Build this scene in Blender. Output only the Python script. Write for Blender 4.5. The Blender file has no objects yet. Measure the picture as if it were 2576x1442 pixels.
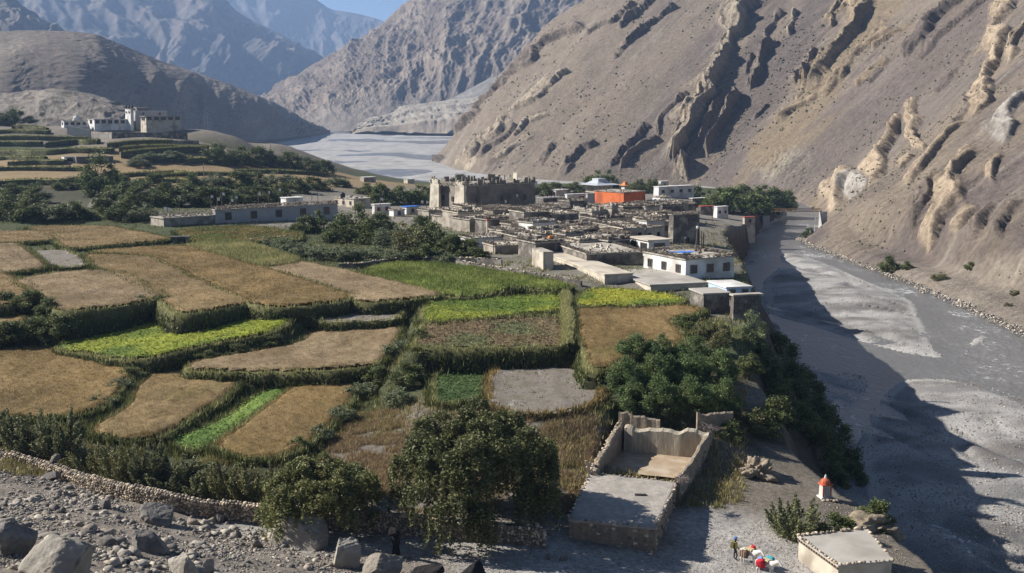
import bpy, math, random
import numpy as np
from mathutils import Vector, Matrix

scene = bpy.context.scene
C = scene.collection

# ------------------------------------------------------------------ camera, sky, sun, exposure
FPX, CX, CY, HOR = 2761.0, 1287.5, 721.0, 300.0        # photo measured on a 2575 x 1442 raster
PITCH = math.atan((CY - HOR) / FPX)
cam_d = bpy.data.cameras.new('camera'); cam = bpy.data.objects.new('camera', cam_d); C.objects.link(cam)
cam.location = (0, 0, 0); cam.rotation_euler = (math.pi / 2 - PITCH, 0, 0)
cam_d.sensor_width = 36.0; cam_d.lens = 36.0 * FPX / 2575.0
cam_d.clip_start = 0.5; cam_d.clip_end = 60000.0
scene.camera = cam

SUN_EL, SUN_AZ = math.radians(34), math.radians(14)    # azimuth: from -X towards +Y
S = np.array([-math.cos(SUN_EL) * math.cos(SUN_AZ), math.cos(SUN_EL) * math.sin(SUN_AZ), math.sin(SUN_EL)])
world = bpy.data.worlds.new('World'); scene.world = world; world.use_nodes = True
wn = world.node_tree; wn.nodes.clear()
w_out = wn.nodes.new('ShaderNodeOutputWorld'); w_bg = wn.nodes.new('ShaderNodeBackground'); w_sky = wn.nodes.new('ShaderNodeTexSky')
w_sky.sky_type = 'NISHITA'; w_sky.sun_disc = False
w_sky.sun_elevation = SUN_EL; w_sky.sun_rotation = math.atan2(S[0], S[1])
w_sky.altitude = 2800; w_sky.air_density = 0.7; w_sky.dust_density = 0.9; w_sky.ozone_density = 1.0
w_bg.inputs['Strength'].default_value = 0.05
wn.links.new(w_sky.outputs[0], w_bg.inputs[0]); wn.links.new(w_bg.outputs[0], w_out.inputs[0])
sun_d = bpy.data.lights.new('sun', 'SUN'); sun = bpy.data.objects.new('sun', sun_d); C.objects.link(sun)
sun_d.energy = 5.0; sun_d.angle = math.radians(0.5); sun_d.color = (1.0, 0.95, 0.88)
sun.rotation_euler = Vector(S).to_track_quat('Z', 'Y').to_euler()
vs = scene.view_settings
vs.view_transform = 'Standard'; vs.look = 'None'; vs.exposure = 1.1; vs.gamma = 1.0; vs.use_curve_mapping = False
scene.render.engine = 'CYCLES'
scene.cycles.max_bounces = 5; scene.cycles.diffuse_bounces = 2; scene.cycles.volume_bounces = 0
scene.cycles.transparent_max_bounces = 6; scene.cycles.use_denoising = True

# ------------------------------------------------------------------ helpers
RNG = np.random.default_rng(7); rnd = random.Random(5)
sp, cp = math.sin(PITCH), math.cos(PITCH)
def ray(u, v):
    x = (np.asarray(u, float) - CX) / FPX; y = -(np.asarray(v, float) - CY) / FPX
    return x, cp + y * sp, -sp + y * cp
def at(u, v, z):                       # point where the sight line through a photo point meets height z
    dx, dy, dz = ray(u, v); t = z / dz
    return np.array([dx * t, dy * t, z], float)
def atY(u, v, Y):
    dx, dy, dz = ray(u, v); t = Y / dy
    return np.array([dx * t, Y, dz * t], float)
def proj(P):
    P = np.asarray(P, float); X, Y, Z = P[..., 0], P[..., 1], P[..., 2]
    dep = Y * cp - Z * sp; up = Y * sp + Z * cp
    return CX + FPX * X / dep, CY - FPX * up / dep
def bed_z(Y):
    return -48.0 + np.clip(np.asarray(Y, float) - 600, 0, 1e9) * 0.012
def at_bed(u, v):
    dx, dy, dz = ray(u, v)
    t = np.where(-48.0 / dz * dy < 600, -48.0 / dz, (-48.0 - 7.2) / (dz - 0.012 * dy))
    return np.stack([dx * t, dy * t, dz * t], -1)

def _h(ix, iy, seed):
    n = (ix.astype(np.int64) * 374761393 + iy.astype(np.int64) * 668265263 + seed * 1442695041) & 0xFFFFFFFF
    n = ((n ^ (n >> 13)) * 1274126177) & 0xFFFFFFFF
    n = ((n ^ (n >> 16)) * 2246822519) & 0xFFFFFFFF
    return ((n ^ (n >> 15)) & 0xFFFFFF) / float(0xFFFFFF) * 2 - 1
def vn(x, y, seed=0):
    x = np.asarray(x, float); y = np.asarray(y, float)
    ix = np.floor(x); iy = np.floor(y); fx = x - ix; fy = y - iy
    fx = fx * fx * fx * (fx * (fx * 6 - 15) + 10); fy = fy * fy * fy * (fy * (fy * 6 - 15) + 10)
    a = _h(ix, iy, seed); b = _h(ix + 1, iy, seed); c = _h(ix, iy + 1, seed); d = _h(ix + 1, iy + 1, seed)
    return (a + (b - a) * fx) * (1 - fy) + (c + (d - c) * fx) * fy
def fbm(x, y, oct=5, seed=0, gain=0.5, ridged=False):
    s = 0; a = 1.0; tot = 0; ca, sa = math.cos(.6), math.sin(.6)
    for i in range(oct):
        n = vn(x, y, seed + i * 17)
        s = s + a * ((1 - 2 * np.abs(n)) if ridged else n); tot += a
        a *= gain; x, y = (x * ca - y * sa) * 2.03 + 5.3, (x * sa + y * ca) * 2.03 + 1.7
    return s / tot

def tag(o, label=None, cat=None, group=None, kind=None):
    if label: o['label'] = label
    if cat: o['category'] = cat
    if group: o['group'] = group
    if kind: o['kind'] = kind
    return o
def empty(name, loc=(0, 0, 0), rz=0.0, parent=None):
    o = bpy.data.objects.new(name, None); C.objects.link(o); o.location = tuple(float(c) for c in loc)
    o.rotation_euler = (0, 0, rz); o.parent = parent; o.empty_display_size = 0.3
    return o
def arr_mesh(name, V, F, mat=None, col=None, smooth=False):
    V = np.ascontiguousarray(V, dtype=np.float32); me = bpy.data.meshes.new(name)
    Fs = F if isinstance(F, (list, tuple)) else [F]
    Fs = [np.ascontiguousarray(f, dtype=np.int32) for f in Fs if len(f)]
    me.vertices.add(len(V)); me.vertices.foreach_set('co', V.ravel())
    nl = sum(f.size for f in Fs); nf = sum(len(f) for f in Fs)
    me.loops.add(nl); me.loops.foreach_set('vertex_index', np.concatenate([f.ravel() for f in Fs]))
    me.polygons.add(nf)
    tot = np.concatenate([np.full(len(f), f.shape[1], np.int32) for f in Fs])
    me.polygons.foreach_set('loop_start', np.concatenate([[0], np.cumsum(tot)[:-1]]).astype(np.int32))
    me.polygons.foreach_set('loop_total', tot)
    if smooth: me.polygons.foreach_set('use_smooth', np.ones(nf, bool))
    if col is not None:
        a = me.color_attributes.new('Col', 'FLOAT_COLOR', 'POINT')
        c = np.ones((len(V), 4), np.float32); c[:, :3] = col; a.data.foreach_set('color', c.ravel())
    me.update(calc_edges=True)
    if mat: me.materials.append(mat)
    return me
def obj(name, me, parent=None, loc=None, rz=None):
    o = bpy.data.objects.new(name, me); C.objects.link(o); o.parent = parent
    if loc is not None: o.location = tuple(float(c) for c in loc)
    if rz is not None: o.rotation_euler = (0, 0, rz)
    return o
def grid_faces(nr, nc, keep=None):
    i = np.arange(nr * nc).reshape(nr, nc)
    f = np.stack([i[:-1, :-1], i[:-1, 1:], i[1:, 1:], i[1:, :-1]], -1).reshape(-1, 4)
    return f if keep is None else f[keep.reshape(-1)]
def grid_clean(V, F, col=None):
    used = np.zeros(len(V), bool); used[F.ravel()] = True
    m = np.cumsum(used) - 1
    return V[used], m[F], (col[used] if col is not None else None)

class MB:
    """collects boxes, bars and prisms as one mesh"""
    def __init__(s): s.v = []; s.f = []
    def add(s, vs, fs):
        n = len(s.v); s.v += [tuple(float(c) for c in p) for p in vs]; s.f += [tuple(i + n for i in f) for f in fs]
    def box(s, x0, x1, y0, y1, z0, z1, tx=0, ty=0):
        s.add([(x0, y0, z0), (x1, y0, z0), (x1, y1, z0), (x0, y1, z0), (x0 + tx, y0 + ty, z1), (x1 - tx, y0 + ty, z1), (x1 - tx, y1 - ty, z1), (x0 + tx, y1 - ty, z1)],
              [(0, 3, 2, 1), (4, 5, 6, 7), (0, 1, 5, 4), (1, 2, 6, 5), (2, 3, 7, 6), (3, 0, 4, 7)])
    def bar(s, a, b, r0, r1=None, n=6):
        r1 = r0 if r1 is None else r1; a = Vector(a); b = Vector(b); d = (b - a).normalized()
        e = d.orthogonal().normalized(); g = d.cross(e); vs = []
        for p, r in ((a, r0), (b, r1)):
            for k in range(n):
                t = 2 * math.pi * k / n; vs.append(p + e * (r * math.cos(t)) + g * (r * math.sin(t)))
        fs = [(k, (k + 1) % n, n + (k + 1) % n, n + k) for k in range(n)] + [tuple(range(n))[::-1], tuple(range(n, 2 * n))]
        s.add(vs, fs)
    def prism(s, poly, z0, z1, inset=0.0):
        n = len(poly); c = np.mean(np.array(poly), 0)
        top = [(p[0] + (c[0] - p[0]) * inset, p[1] + (c[1] - p[1]) * inset) for p in poly]
        s.add([(p[0], p[1], z0) for p in poly] + [(p[0], p[1], z1) for p in top],
              [(k, (k + 1) % n, n + (k + 1) % n, n + k) for k in range(n)] + [tuple(range(n))[::-1], tuple(range(n, 2 * n))])
    def lathe(s, prof, n=12, cx=0, cy=0):
        vs = []; fs = []
        for (r, z) in prof:
            for k in range(n):
                t = 2 * math.pi * k / n; vs.append((cx + r * math.cos(t), cy + r * math.sin(t), z))
        for i in range(len(prof) - 1):
            for k in range(n): fs.append((i * n + k, i * n + (k + 1) % n, (i + 1) * n + (k + 1) % n, (i + 1) * n + k))
        fs.append(tuple(range(n))[::-1]); fs.append(tuple(range((len(prof) - 1) * n, len(prof) * n))); s.add(vs, fs)
    def mesh(s, name, mat):
        me = bpy.data.meshes.new(name); me.from_pydata(s.v, [], s.f); me.update()
        if mat: me.materials.append(mat)
        return me
    def build(s, name, mat, parent=None, loc=None, rz=None):
        return obj(name, s.mesh(name, mat), parent, loc, rz)

MATS = {}
def mat(name, c1, c2=None, scale=1.0, rough=0.9, bump=0.0, bscale=None, attr=False, detail=6, amt=1.0, spec=0.2, trans=0.0, stretch=None, c3=None, s3=0.1, objc=False):
    """procedural material: noise mix of two colours (or tint of the mesh's own colour attribute), slow third tone, noise bump"""
    if name in MATS: return MATS[name]
    m = bpy.data.materials.new(name); m.use_nodes = True; nt = m.node_tree; N = nt.nodes; L = nt.links
    b = N['Principled BSDF']; b.inputs['Roughness'].default_value = rough
    b.inputs['Specular IOR Level'].default_value = spec
    if objc:
        tc = N.new('ShaderNodeTexCoord'); pos = tc.outputs['Object']
    else:
        geo = N.new('ShaderNodeNewGeometry'); pos = geo.outputs['Position']
    if stretch:
        mp = N.new('ShaderNodeMapping'); mp.inputs['Scale'].default_value = stretch; L.new(pos, mp.inputs['Vector']); pos = mp.outputs[0]
    nz = N.new('ShaderNodeTexNoise'); nz.inputs['Scale'].default_value = scale; nz.inputs['Detail'].default_value = detail
    nz.inputs['Roughness'].default_value = 0.65; L.new(pos, nz.inputs['Vector'])
    rp = N.new('ShaderNodeMapRange'); rp.inputs['From Min'].default_value = 0.33; rp.inputs['From Max'].default_value = 0.67
    L.new(nz.outputs['Fac'], rp.inputs['Value'])
    if attr:
        at_ = N.new('ShaderNodeAttribute'); at_.attribute_name = 'Col'
        mx = N.new('ShaderNodeMix'); mx.data_type = 'RGBA'; mx.blend_type = 'MULTIPLY'; mx.inputs[0].default_value = 1.0
        rr = N.new('ShaderNodeMapRange'); rr.inputs['To Min'].default_value = 1 - 0.45 * amt; rr.inputs['To Max'].default_value = 1 + 0.45 * amt
        L.new(rp.outputs[0], rr.inputs['Value']); L.new(at_.outputs['Color'], mx.inputs[6]); L.new(rr.outputs[0], mx.inputs[7])
        out = mx.outputs[2]
    else:
        mx = N.new('ShaderNodeMix'); mx.data_type = 'RGBA'
        mx.inputs[6].default_value = (*c1, 1); mx.inputs[7].default_value = (*(c2 or tuple(c * 0.6 for c in c1)), 1)
        L.new(rp.outputs[0], mx.inputs[0]); out = mx.outputs[2]
    if c3:
        n3 = N.new('ShaderNodeTexNoise'); n3.inputs['Scale'].default_value = s3; n3.inputs['Detail'].default_value = 4; L.new(pos, n3.inputs['Vector'])
        r3 = N.new('ShaderNodeMapRange'); r3.inputs['From Min'].default_value = 0.48; r3.inputs['From Max'].default_value = 0.66
        L.new(n3.outputs['Fac'], r3.inputs['Value'])
        m3 = N.new('ShaderNodeMix'); m3.data_type = 'RGBA'; m3.inputs[7].default_value = (*c3, 1)
        L.new(r3.outputs[0], m3.inputs[0]); L.new(out, m3.inputs[6]); out = m3.outputs[2]
    L.new(out, b.inputs['Base Color'])
    if bump:
        bz = N.new('ShaderNodeTexNoise'); bz.inputs['Scale'].default_value = bscale or scale * 2; bz.inputs['Detail'].default_value = 8
        bz.inputs['Roughness'].default_value = 0.7; L.new(pos, bz.inputs['Vector'])
        bp = N.new('ShaderNodeBump'); bp.inputs['Strength'].default_value = 1.0; bp.inputs['Distance'].default_value = bump
        L.new(bz.outputs['Fac'], bp.inputs['Height']); L.new(bp.outputs[0], b.inputs['Normal'])
    if trans:
        tr = N.new('ShaderNodeBsdfTranslucent'); L.new(out, tr.inputs['Color']); ms = N.new('ShaderNodeMixShader')
        ms.inputs[0].default_value = trans; o_ = N['Material Output']
        L.new(b.outputs[0], ms.inputs[1]); L.new(tr.outputs[0], ms.inputs[2]); L.new(ms.outputs[0], o_.inputs['Surface'])
    MATS[name] = m
    return m

def poly_smooth(P, it=2):
    P = np.asarray(P, float)
    for _ in range(it):
        Q = np.roll(P, -1, 0); P = np.stack([0.75 * P + 0.25 * Q, 0.25 * P + 0.75 * Q], 1).reshape(-1, P.shape[1])
    return P
def in_poly(x, y, P):
    x = np.asarray(x); y = np.asarray(y); r = np.zeros(x.shape, bool); n = len(P)
    for i in range(n):
        x0, y0 = P[i][0], P[i][1]; x1, y1 = P[(i + 1) % n][0], P[(i + 1) % n][1]
        if y0 == y1: continue
        c = ((y0 > y) != (y1 > y)) & (x < (x1 - x0) * (y - y0) / (y1 - y0) + x0); r ^= c
    return r
def seg_dist(x, y, P, closed=True):
    """distance to a polyline, with the signed side and the arc parameter of the nearest point"""
    best = np.full(np.shape(x), 1e18); side = np.zeros(np.shape(x)); par = np.zeros(np.shape(x)); n = len(P)
    for i in range(n if closed else n - 1):
        ax, ay = P[i][0], P[i][1]; bx, by = P[(i + 1) % n][0], P[(i + 1) % n][1]
        dx, dy = bx - ax, by - ay; l2 = dx * dx + dy * dy + 1e-12
        t = np.clip(((x - ax) * dx + (y - ay) * dy) / l2, 0, 1)
        ex = x - ax - t * dx; ey = y - ay - t * dy; d = ex * ex + ey * ey; m = d < best
        best = np.where(m, d, best); side = np.where(m, dx * ey - dy * ex, side); par = np.where(m, i + t, par)
    return np.sqrt(best), np.sign(side), par
def smooth01(t):
    t = np.clip(t, 0, 1); return t * t * (3 - 2 * t)
ORD = ['first', 'second', 'third', 'fourth', 'fifth', 'sixth', 'seventh', 'eighth', 'ninth', 'tenth', 'eleventh', 'twelfth', 'thirteenth', 'fourteenth', 'fifteenth', 'sixteenth', 'seventeenth', 'eighteenth', 'nineteenth', 'twentieth', 'twenty-first', 'twenty-second', 'twenty-third', 'twenty-fourth', 'twenty-fifth', 'twenty-sixth', 'twenty-seventh', 'twenty-eighth', 'twenty-ninth', 'thirtieth', 'thirty-first', 'thirty-second', 'thirty-third', 'thirty-fourth', 'thirty-fifth', 'thirty-sixth', 'thirty-seventh', 'thirty-eighth', 'thirty-ninth', 'fortieth']
# ------------------------------------------------------------------ field outlines (photo points) and heights below the camera
FIELDS = {   # key: (crop, height samples (u,v,z), outline (u,v))
 'U0': ('barley', [(50, 590, -25)], [(-60, 582), (0, 579), (105, 580), (137, 599), (34, 606), (-60, 610)]),
 'U1': ('barley', [(250, 600, -25)], [(78, 569), (160, 566), (270, 567), (350, 582), (424, 598), (300, 611), (190, 620), (166, 615), (136, 592)]),
 'U2': ('barley_pink', [(40, 640, -25)], [(-80, 609), (34, 610), (72, 638), (105, 665), (100, 670), (7, 681), (-80, 676)]),
 'U3': ('fallow', [(150, 650, -25.5)], [(95, 632), (153, 629), (214, 666), (180, 673), (136, 670)]),
 'U4': ('barley_pink', [(250, 720, -25)], [(47, 702), (112, 687), (180, 681), (244, 678), (289, 683), (345, 709), (390, 731), (394, 741), (305, 759), (156, 772), (112, 734), (71, 712)]),
 'U5': ('barley', [(20, 720, -25.2)], [(-90, 680), (0, 683), (41, 704), (88, 738), (85, 749), (0, 757), (-90, 760)]),
 'U6': ('barley', [(400, 700, -25)], [(221, 637), (300, 638), (388, 645), (450, 674), (506, 701), (628, 752), (540, 767), (468, 778), (451, 775), (384, 720), (295, 683), (258, 670), (234, 650)]),
 'U7': ('barley_gold', [(600, 690, -24.9)], [(232, 629), (350, 621), (465, 615), (527, 633), (676, 677), (780, 708), (868, 739), (860, 748), (770, 758), (690, 763), (642, 752), (504, 694), (454, 667), (392, 641), (300, 633)]),
 'U8': ('millet', [(600, 640, -24.9)], [(477, 615), (530, 607), (597, 605), (680, 627), (747, 649), (730, 657), (664, 667), (600, 650), (532, 632)]),
 'U9': ('greenbrown', [(600, 590, -25)], [(447, 580), (530, 571), (621, 568), (747, 583), (740, 602), (640, 604), (597, 603), (499, 606)]),
 'U10': ('barley_pink', [(880, 700, -25.1)], [(679, 671), (720, 661), (762, 656), (852, 676), (980, 704), (1100, 731), (1089, 738), (1000, 746), (916, 752), (864, 736), (780, 703)]),
 'U11': ('corn', [(1150, 700, -25.2)], [(918, 684), (950, 670), (987, 660), (1060, 661), (1147, 666), (1215, 677), (1289, 687), (1360, 700), (1429, 717), (1395, 723), (1306, 715), (1240, 728), (1178, 739), (1116, 735), (1000, 706)]),
 'S0': ('barley', [(20, 800, -27.2)], [(-90, 782), (0, 785), (50, 790), (56, 800), (30, 812), (-90, 830)]),
 'G1': ('beans', [(153, 861, -29.2), (706, 792, -26.9), (360, 894, -28.6), (577, 846, -27.3)], [(150, 862), (200, 842), (255, 823), (373, 803), (480, 795), (577, 790), (706, 791), (716, 806), (679, 829), (577, 847), (458, 870), (360, 894), (300, 890), (244, 882), (163, 874)]),
 'A1': ('barley_gold', [(200, 940, -29.9)], [(-90, 882), (0, 882), (58, 870), (150, 875), (244, 884), (330, 896), (360, 905), (366, 918), (330, 935), (296, 952), (284, 979), (255, 1010), (190, 1037), (80, 1038), (-90, 1036)]),
 'A2': ('barley', [(400, 1000, -30.5)], [(390, 929), (526, 933), (605, 939), (602, 955), (509, 1018), (400, 1086), (350, 1095), (290, 1092), (230, 1072), (292, 1045), (340, 1008), (358, 962)]),
 'A3': ('peas', [(600, 1040, -31.3)], [(700, 965), (738, 957), (735, 968), (662, 1021), (577, 1080), (509, 1124), (468, 1124), (436, 1100), (492, 1086), (577, 1045), (645, 997)]),
 'A4': ('barley_gold', [(750, 1050, -30.8)], [(764, 955), (830, 952), (903, 955), (884, 978), (852, 1022), (798, 1083), (740, 1125), (700, 1142), (628, 1142), (543, 1117), (562, 1098), (662, 1028), (715, 988)]),
 'B1': ('barley_pink', [(465, 921, -29.3), (1001, 809, -28.0), (953, 904, -28.5)], [(467, 921), (509, 901), (640, 880), (777, 854), (795, 828), (870, 810), (1001, 809), (992, 835), (984, 862), (953, 905), (852, 918), (640, 922)]),
 'G2': ('fallow', [(900, 795, -27.3)], [(776, 791), (850, 786), (1008, 782), (990, 804), (852, 809), (795, 806)]),
 'C1': ('beans', [(1250, 780, -25.9)], [(1069, 776), (1096, 755), (1170, 750), (1242, 748), (1330, 742), (1405, 737), (1403, 775), (1310, 783), (1240, 792), (1157, 800), (1082, 805)]),
 'C2': ('potato', [(1250, 840, -26.3)], [(1086, 809), (1240, 803), (1402, 796), (1408, 830), (1412, 868), (1240, 871), (1055, 869), (1046, 872), (1066, 830)]),
 'D1': ('beans_yellow', [(1600, 745, -25.8)], [(1452, 755), (1470, 735), (1497, 722), (1540, 723), (1598, 727), (1700, 741), (1714, 757), (1600, 762), (1473, 763)]),
 'D2': ('barley_gold', [(1600, 830, -26.2)], [(1459, 769), (1600, 768), (1714, 765), (1762, 772), (1742, 785), (1680, 792), (1676, 806), (1692, 822), (1714, 853), (1640, 868), (1560, 895), (1500, 922), (1485, 900), (1470, 850)]),
 'E1': ('clover', [(1160, 970, -29.2)], [(1104, 940), (1215, 926), (1216, 1000), (1098, 1012)]),
 'E2': ('fallow_pale', [(1380, 980, -28.8)], [(1252, 934), (1290, 924), (1370, 922), (1435, 926), (1478, 943), (1500, 975), (1494, 1008), (1445, 1030), (1345, 1041), (1262, 1033), (1242, 1005)]),
}
def fit_plane(samples):
    P = np.array([at(*s) for s in samples])
    if len(P) < 3: return np.array([0.0, 0.0, P[:, 2].mean()])
    A = np.c_[P[:, 0], P[:, 1], np.ones(len(P))]
    return np.linalg.lstsq(A, P[:, 2], rcond=None)[0]
def on_plane(u, v, pl):
    dx, dy, dz = ray(u, v); t = pl[2] / (dz - pl[0] * dx - pl[1] * dy)
    return np.array([dx * t, dy * t, dz * t])
FW = {}
for k, (crop, sm, out) in FIELDS.items():
    pl = fit_plane(sm); P0 = np.array([on_plane(u, v, pl) for u, v in out]); dn = {'millet': .6, 'greenbrown': .35, 'potato': .15, 'clover': .2, 'fallow': 0, 'fallow_pale': 0}.get(crop, .55)
    pl[2] -= dn; P0[:, 2] -= dn; FW[k] = (crop, pl, P0)

# ------------------------------------------------------------------ the ground: heights from surveyed points, smooth in between
GP = [  # u, v, z, surface  (d dry soil, g grass, p grey path, r rubble slope, v village dust, k bank turf darkened for shade)
 (-120, 1120, -30.2, 'r'), (0, 1137, -30.6, 'r'), (200, 1205, -31.6, 'r'), (500, 1280, -32.6, 'r'), (650, 1335, -33, 'p'), (800, 1340, -33, 'p'), (1100, 1355, -33.1, 'p'),
 (1350, 1378, -33.4, 'p'), (1600, 1412, -33.7, 'p'), (1850, 1432, -34.1, 'p'), (2000, 1385, -34.4, 'p'), (1800, 1330, -34.0, 'p'), (1900, 1250, -33.6, 'd'), (1780, 1230, -33.2, 'd'),
 (-120, 1442, -23.5, 'r'), (0, 1442, -24.3, 'r'), (0, 1290, -27.6, 'r'), (250, 1442, -26.3, 'r'), (500, 1442, -28.8, 'r'), (750, 1442, -31, 'r'), (1000, 1442, -32.6, 'r'), (300, 1300, -29.7, 'r'), (550, 1360, -31.6, 'r'),
 (1300, 1442, -33.4, 'p'), (1800, 1442, -34.1, 'p'), (2100, 1442, -34.6, 'p'), (2250, 1420, -35.2, 'd'), (0, 1750, -17, 'r'), (1000, 1750, -26, 'r'), (1900, 1750, -32, 'r'), (600, 2200, -14, 'r'), (1900, 2200, -24, 'r'),
 (2075, 1258, -34.0, 'd'), (2000, 1235, -33.8, 'd'), (2150, 1290, -34.6, 'd'), (1950, 1130, -32.8, 'd'), (1880, 1100, -32.5, 'd'), (1880, 1180, -33.3, 'd'),
 # slopes between the fields and the path
 (900, 1130, -31.8, 'd'), (950, 1210, -32.2, 'd'), (800, 1215, -32.4, 'k'), (600, 1180, -32.2, 'k'), (300, 1130, -31.6, 'k'), (60, 1085, -30.8, 'k'), (1030, 1060, -31.2, 'd'), (1040, 950, -31.0, 'k'), (1030, 870, -29.6, 'k'),
 (1150, 1080, -31.0, 'd'), (1150, 1180, -32.0, 'd'), (1300, 1100, -30.4, 'd'), (1440, 1070, -29.9, 'd'), (1420, 1200, -31.6, 'd'), (1300, 1280, -32.6, 'd'), (1150, 1280, -32.7, 'd'), (1500, 1150, -31.4, 'd'), (1540, 1030, -29.5, 'g'), (1520, 960, -28.6, 'g'),
 (1650, 1030, -29.0, 'g'), (1800, 1010, -29.3, 'g'), (1700, 930, -27.6, 'g'), (1830, 900, -27.6, 'g'), (1860, 990, -29.5, 'd'), (1600, 1110, -32.3, 'd'), (1720, 1160, -32.5, 'd'), (1600, 1230, -33.0, 'd'), (1560, 1340, -33.5, 'd'), (1830, 1075, -30.2, 'd'), (1900, 1060, -30.4, 'k'), (1850, 1130, -32.9, 'k'), (1920, 1120, -33.0, 'k'),
 # village
 (400, 575, -25.3, 'g'), (700, 560, -25.6, 'v'), (850, 640, -25.8, 'g'), (1000, 610, -26, 'g'), (1150, 640, -26, 'v'), (1300, 680, -25.8, 'v'), (1450, 705, -25.9, 'v'), (1600, 722, -26.2, 'v'), (1800, 768, -26.8, 'v'), (1880, 800, -27.5, 'v'), (1780, 830, -27, 'g'),
 (1100, 560, -27, 'v'), (1300, 560, -27, 'v'), (1500, 600, -26.5, 'v'), (1700, 640, -26.6, 'v'), (1550, 545, -28, 'v'), (1700, 545, -30, 'v'), (1790, 560, -33, 'v'), (1870, 572, -36.5, 'v'), (1920, 573, -39.5, 'v'), (1000, 525, -28, 'v'), (800, 505, -26.3, 'v'),
 (1300, 505, -31, 'v'), (1500, 492, -33, 'v'), (1650, 492, -34, 'v'), (1850, 512, -38, 'v'), (1980, 514, -43, 'd'), (1400, 470, -36, 'g'), (1200, 467, -36, 'g'), (1000, 464, -36, 'g'), (900, 452, -34, 'g'), (1600, 468, -38, 'g'), (1800, 480, -41, 'g'),
 # tree belt and hill at the left
 (-150, 560, -25, 'g'), (0, 560, -25, 'g'), (200, 562, -25.2, 'g'), (0, 485, -24.8, 'k'), (300, 485, -24.8, 'k'), (600, 492, -25, 'k'), (-150, 450, -22, 'b'), (0, 452, -22, 'b'), (350, 452, -22, 'b'), (650, 447, -23.5, 'b'), (840, 442, -28, 'b'),
 (-150, 420, -21.5, 'b'), (0, 422, -21.3, 'b'), (350, 420, -21.5, 'b'), (640, 420, -22.8, 'b'), (750, 424, -27, 'g'), (-150, 380, -16, 'g'), (0, 382, -16.5, 'g'), (300, 382, -17, 'g'), (580, 384, -18, 'g'), (660, 380, -18.5, 'd'), (720, 405, -27, 'd'),
 (-150, 318, -4, 'd'), (0, 322, -5, 'd'), (150, 335, -7.5, 'd'), (300, 348, -9.6, 'd'), (480, 352, -10.5, 'd'), (600, 345, -10, 'd'), (670, 356, -13, 'd'), (690, 375, -18, 'd'), (720, 382, -24, 'd'),
]
SURF = {'d': (.175, .15, .12), 'g': (.06, .07, .028), 'p': (.36, .338, .31), 'r': (.245, .21, .172), 'v': (.20, .18, .15), 'k': (.05, .05, .028), 'b': (.24, .17, .085)}
ctl = [(*at(u, v, z), s) for u, v, z, s in GP]
ctl += [(-250, 640, -4, 'd'), (-170, 640, -7, 'd'), (-130, 660, -16, 'd'), (-118, 600, -22, 'd'), (-60, 690, -37, 'g'), (60, 680, -39, 'g'), (150, 680, -44, 'g'), (60, 45, -36, 'd'), (60, 120, -36, 'd'), (90, 250, -36, 'd'), (-250, 400, -20, 'g'), (-150, 150, -26, 'g'), (-110, 90, -28, 'r'), (-250, 250, -23, 'g')]
for k, (crop, pl, P) in FW.items():
    c = P.mean(0)
    for p in list(P[::2] * 0.8 + c * 0.2) + [c]: ctl.append((p[0], p[1], p[2] - 0.75, 'g'))
CXY = np.array([[c[0], c[1]] for c in ctl]) / 60.0; CZ = np.array([c[2] for c in ctl]); CCOL = np.array([SURF[c[3]] for c in ctl])
def _tps(r2): return 0.5 * r2 * np.log(r2 + 1e-9)
NCT = len(ctl); K_ = _tps(((CXY[:, None] - CXY[None]) ** 2).sum(-1)) + np.eye(NCT) * 0.004
P_ = np.c_[np.ones(NCT), CXY]; A_ = np.block([[K_, P_], [P_.T, np.zeros((3, 3))]])
W_TPS = np.linalg.solve(A_, np.r_[CZ, np.zeros(3)])
def tps(x, y):
    sh = np.shape(x); q = np.c_[np.ravel(x), np.ravel(y)] / 60.0; out = np.empty(len(q))
    for i in range(0, len(q), 20000):
        b = q[i:i + 20000]; out[i:i + 20000] = _tps(((b[:, None] - CXY[None]) ** 2).sum(-1)) @ W_TPS[:NCT] + W_TPS[NCT] + b @ W_TPS[NCT + 1:]
    return out.reshape(sh)
def surf_col(x, y, pw=2.2):
    q = np.c_[np.ravel(x), np.ravel(y)] / 60.0; out = np.empty((len(q), 3))
    for i in range(0, len(q), 20000):
        b = q[i:i + 20000]; w = (((b[:, None] - CXY[None]) ** 2).sum(-1) + 1e-4) ** -pw; out[i:i + 20000] = (w @ CCOL) / w.sum(1, keepdims=True)
    return out
class Fan:
    # a table over bearing and distance, read back by linear interpolation
    def __init__(s, f=None, R=170, K=190, t0=-.8, t1=.75, y0=30.0, y1=900.0, val=None):
        s.R, s.K, s.t0, s.t1, s.y0, s.y1 = R, K, t0, t1, y0, y1
        if val is None:
            T, Y = np.meshgrid(np.linspace(t0, t1, K), y0 * (y1 / y0) ** np.linspace(0, 1, R)); val = f(T * Y, Y)
        s.val = np.asarray(val).reshape(R, K, -1)
    def __call__(s, x, y):
        x = np.asarray(x, float); y = np.asarray(y, float); sh = x.shape; x = x.ravel(); y = np.clip(y.ravel(), s.y0, s.y1)
        a = np.clip((x / y - s.t0) / (s.t1 - s.t0) * (s.K - 1), 0, s.K - 1.001); b = np.clip(np.log(y / s.y0) / math.log(s.y1 / s.y0) * (s.R - 1), 0, s.R - 1.001)
        i = a.astype(int); j = b.astype(int); f = (a - i)[:, None]; g = (b - j)[:, None]; v = s.val
        r = (v[j, i] * (1 - f) + v[j, i + 1] * f) * (1 - g) + (v[j + 1, i] * (1 - f) + v[j + 1, i + 1] * f) * g
        return r.reshape(sh) if v.shape[2] == 1 else r
tps_exact, surf_exact = tps, surf_col
tps = Fan(tps_exact); surf_col = Fan(surf_exact)
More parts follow.
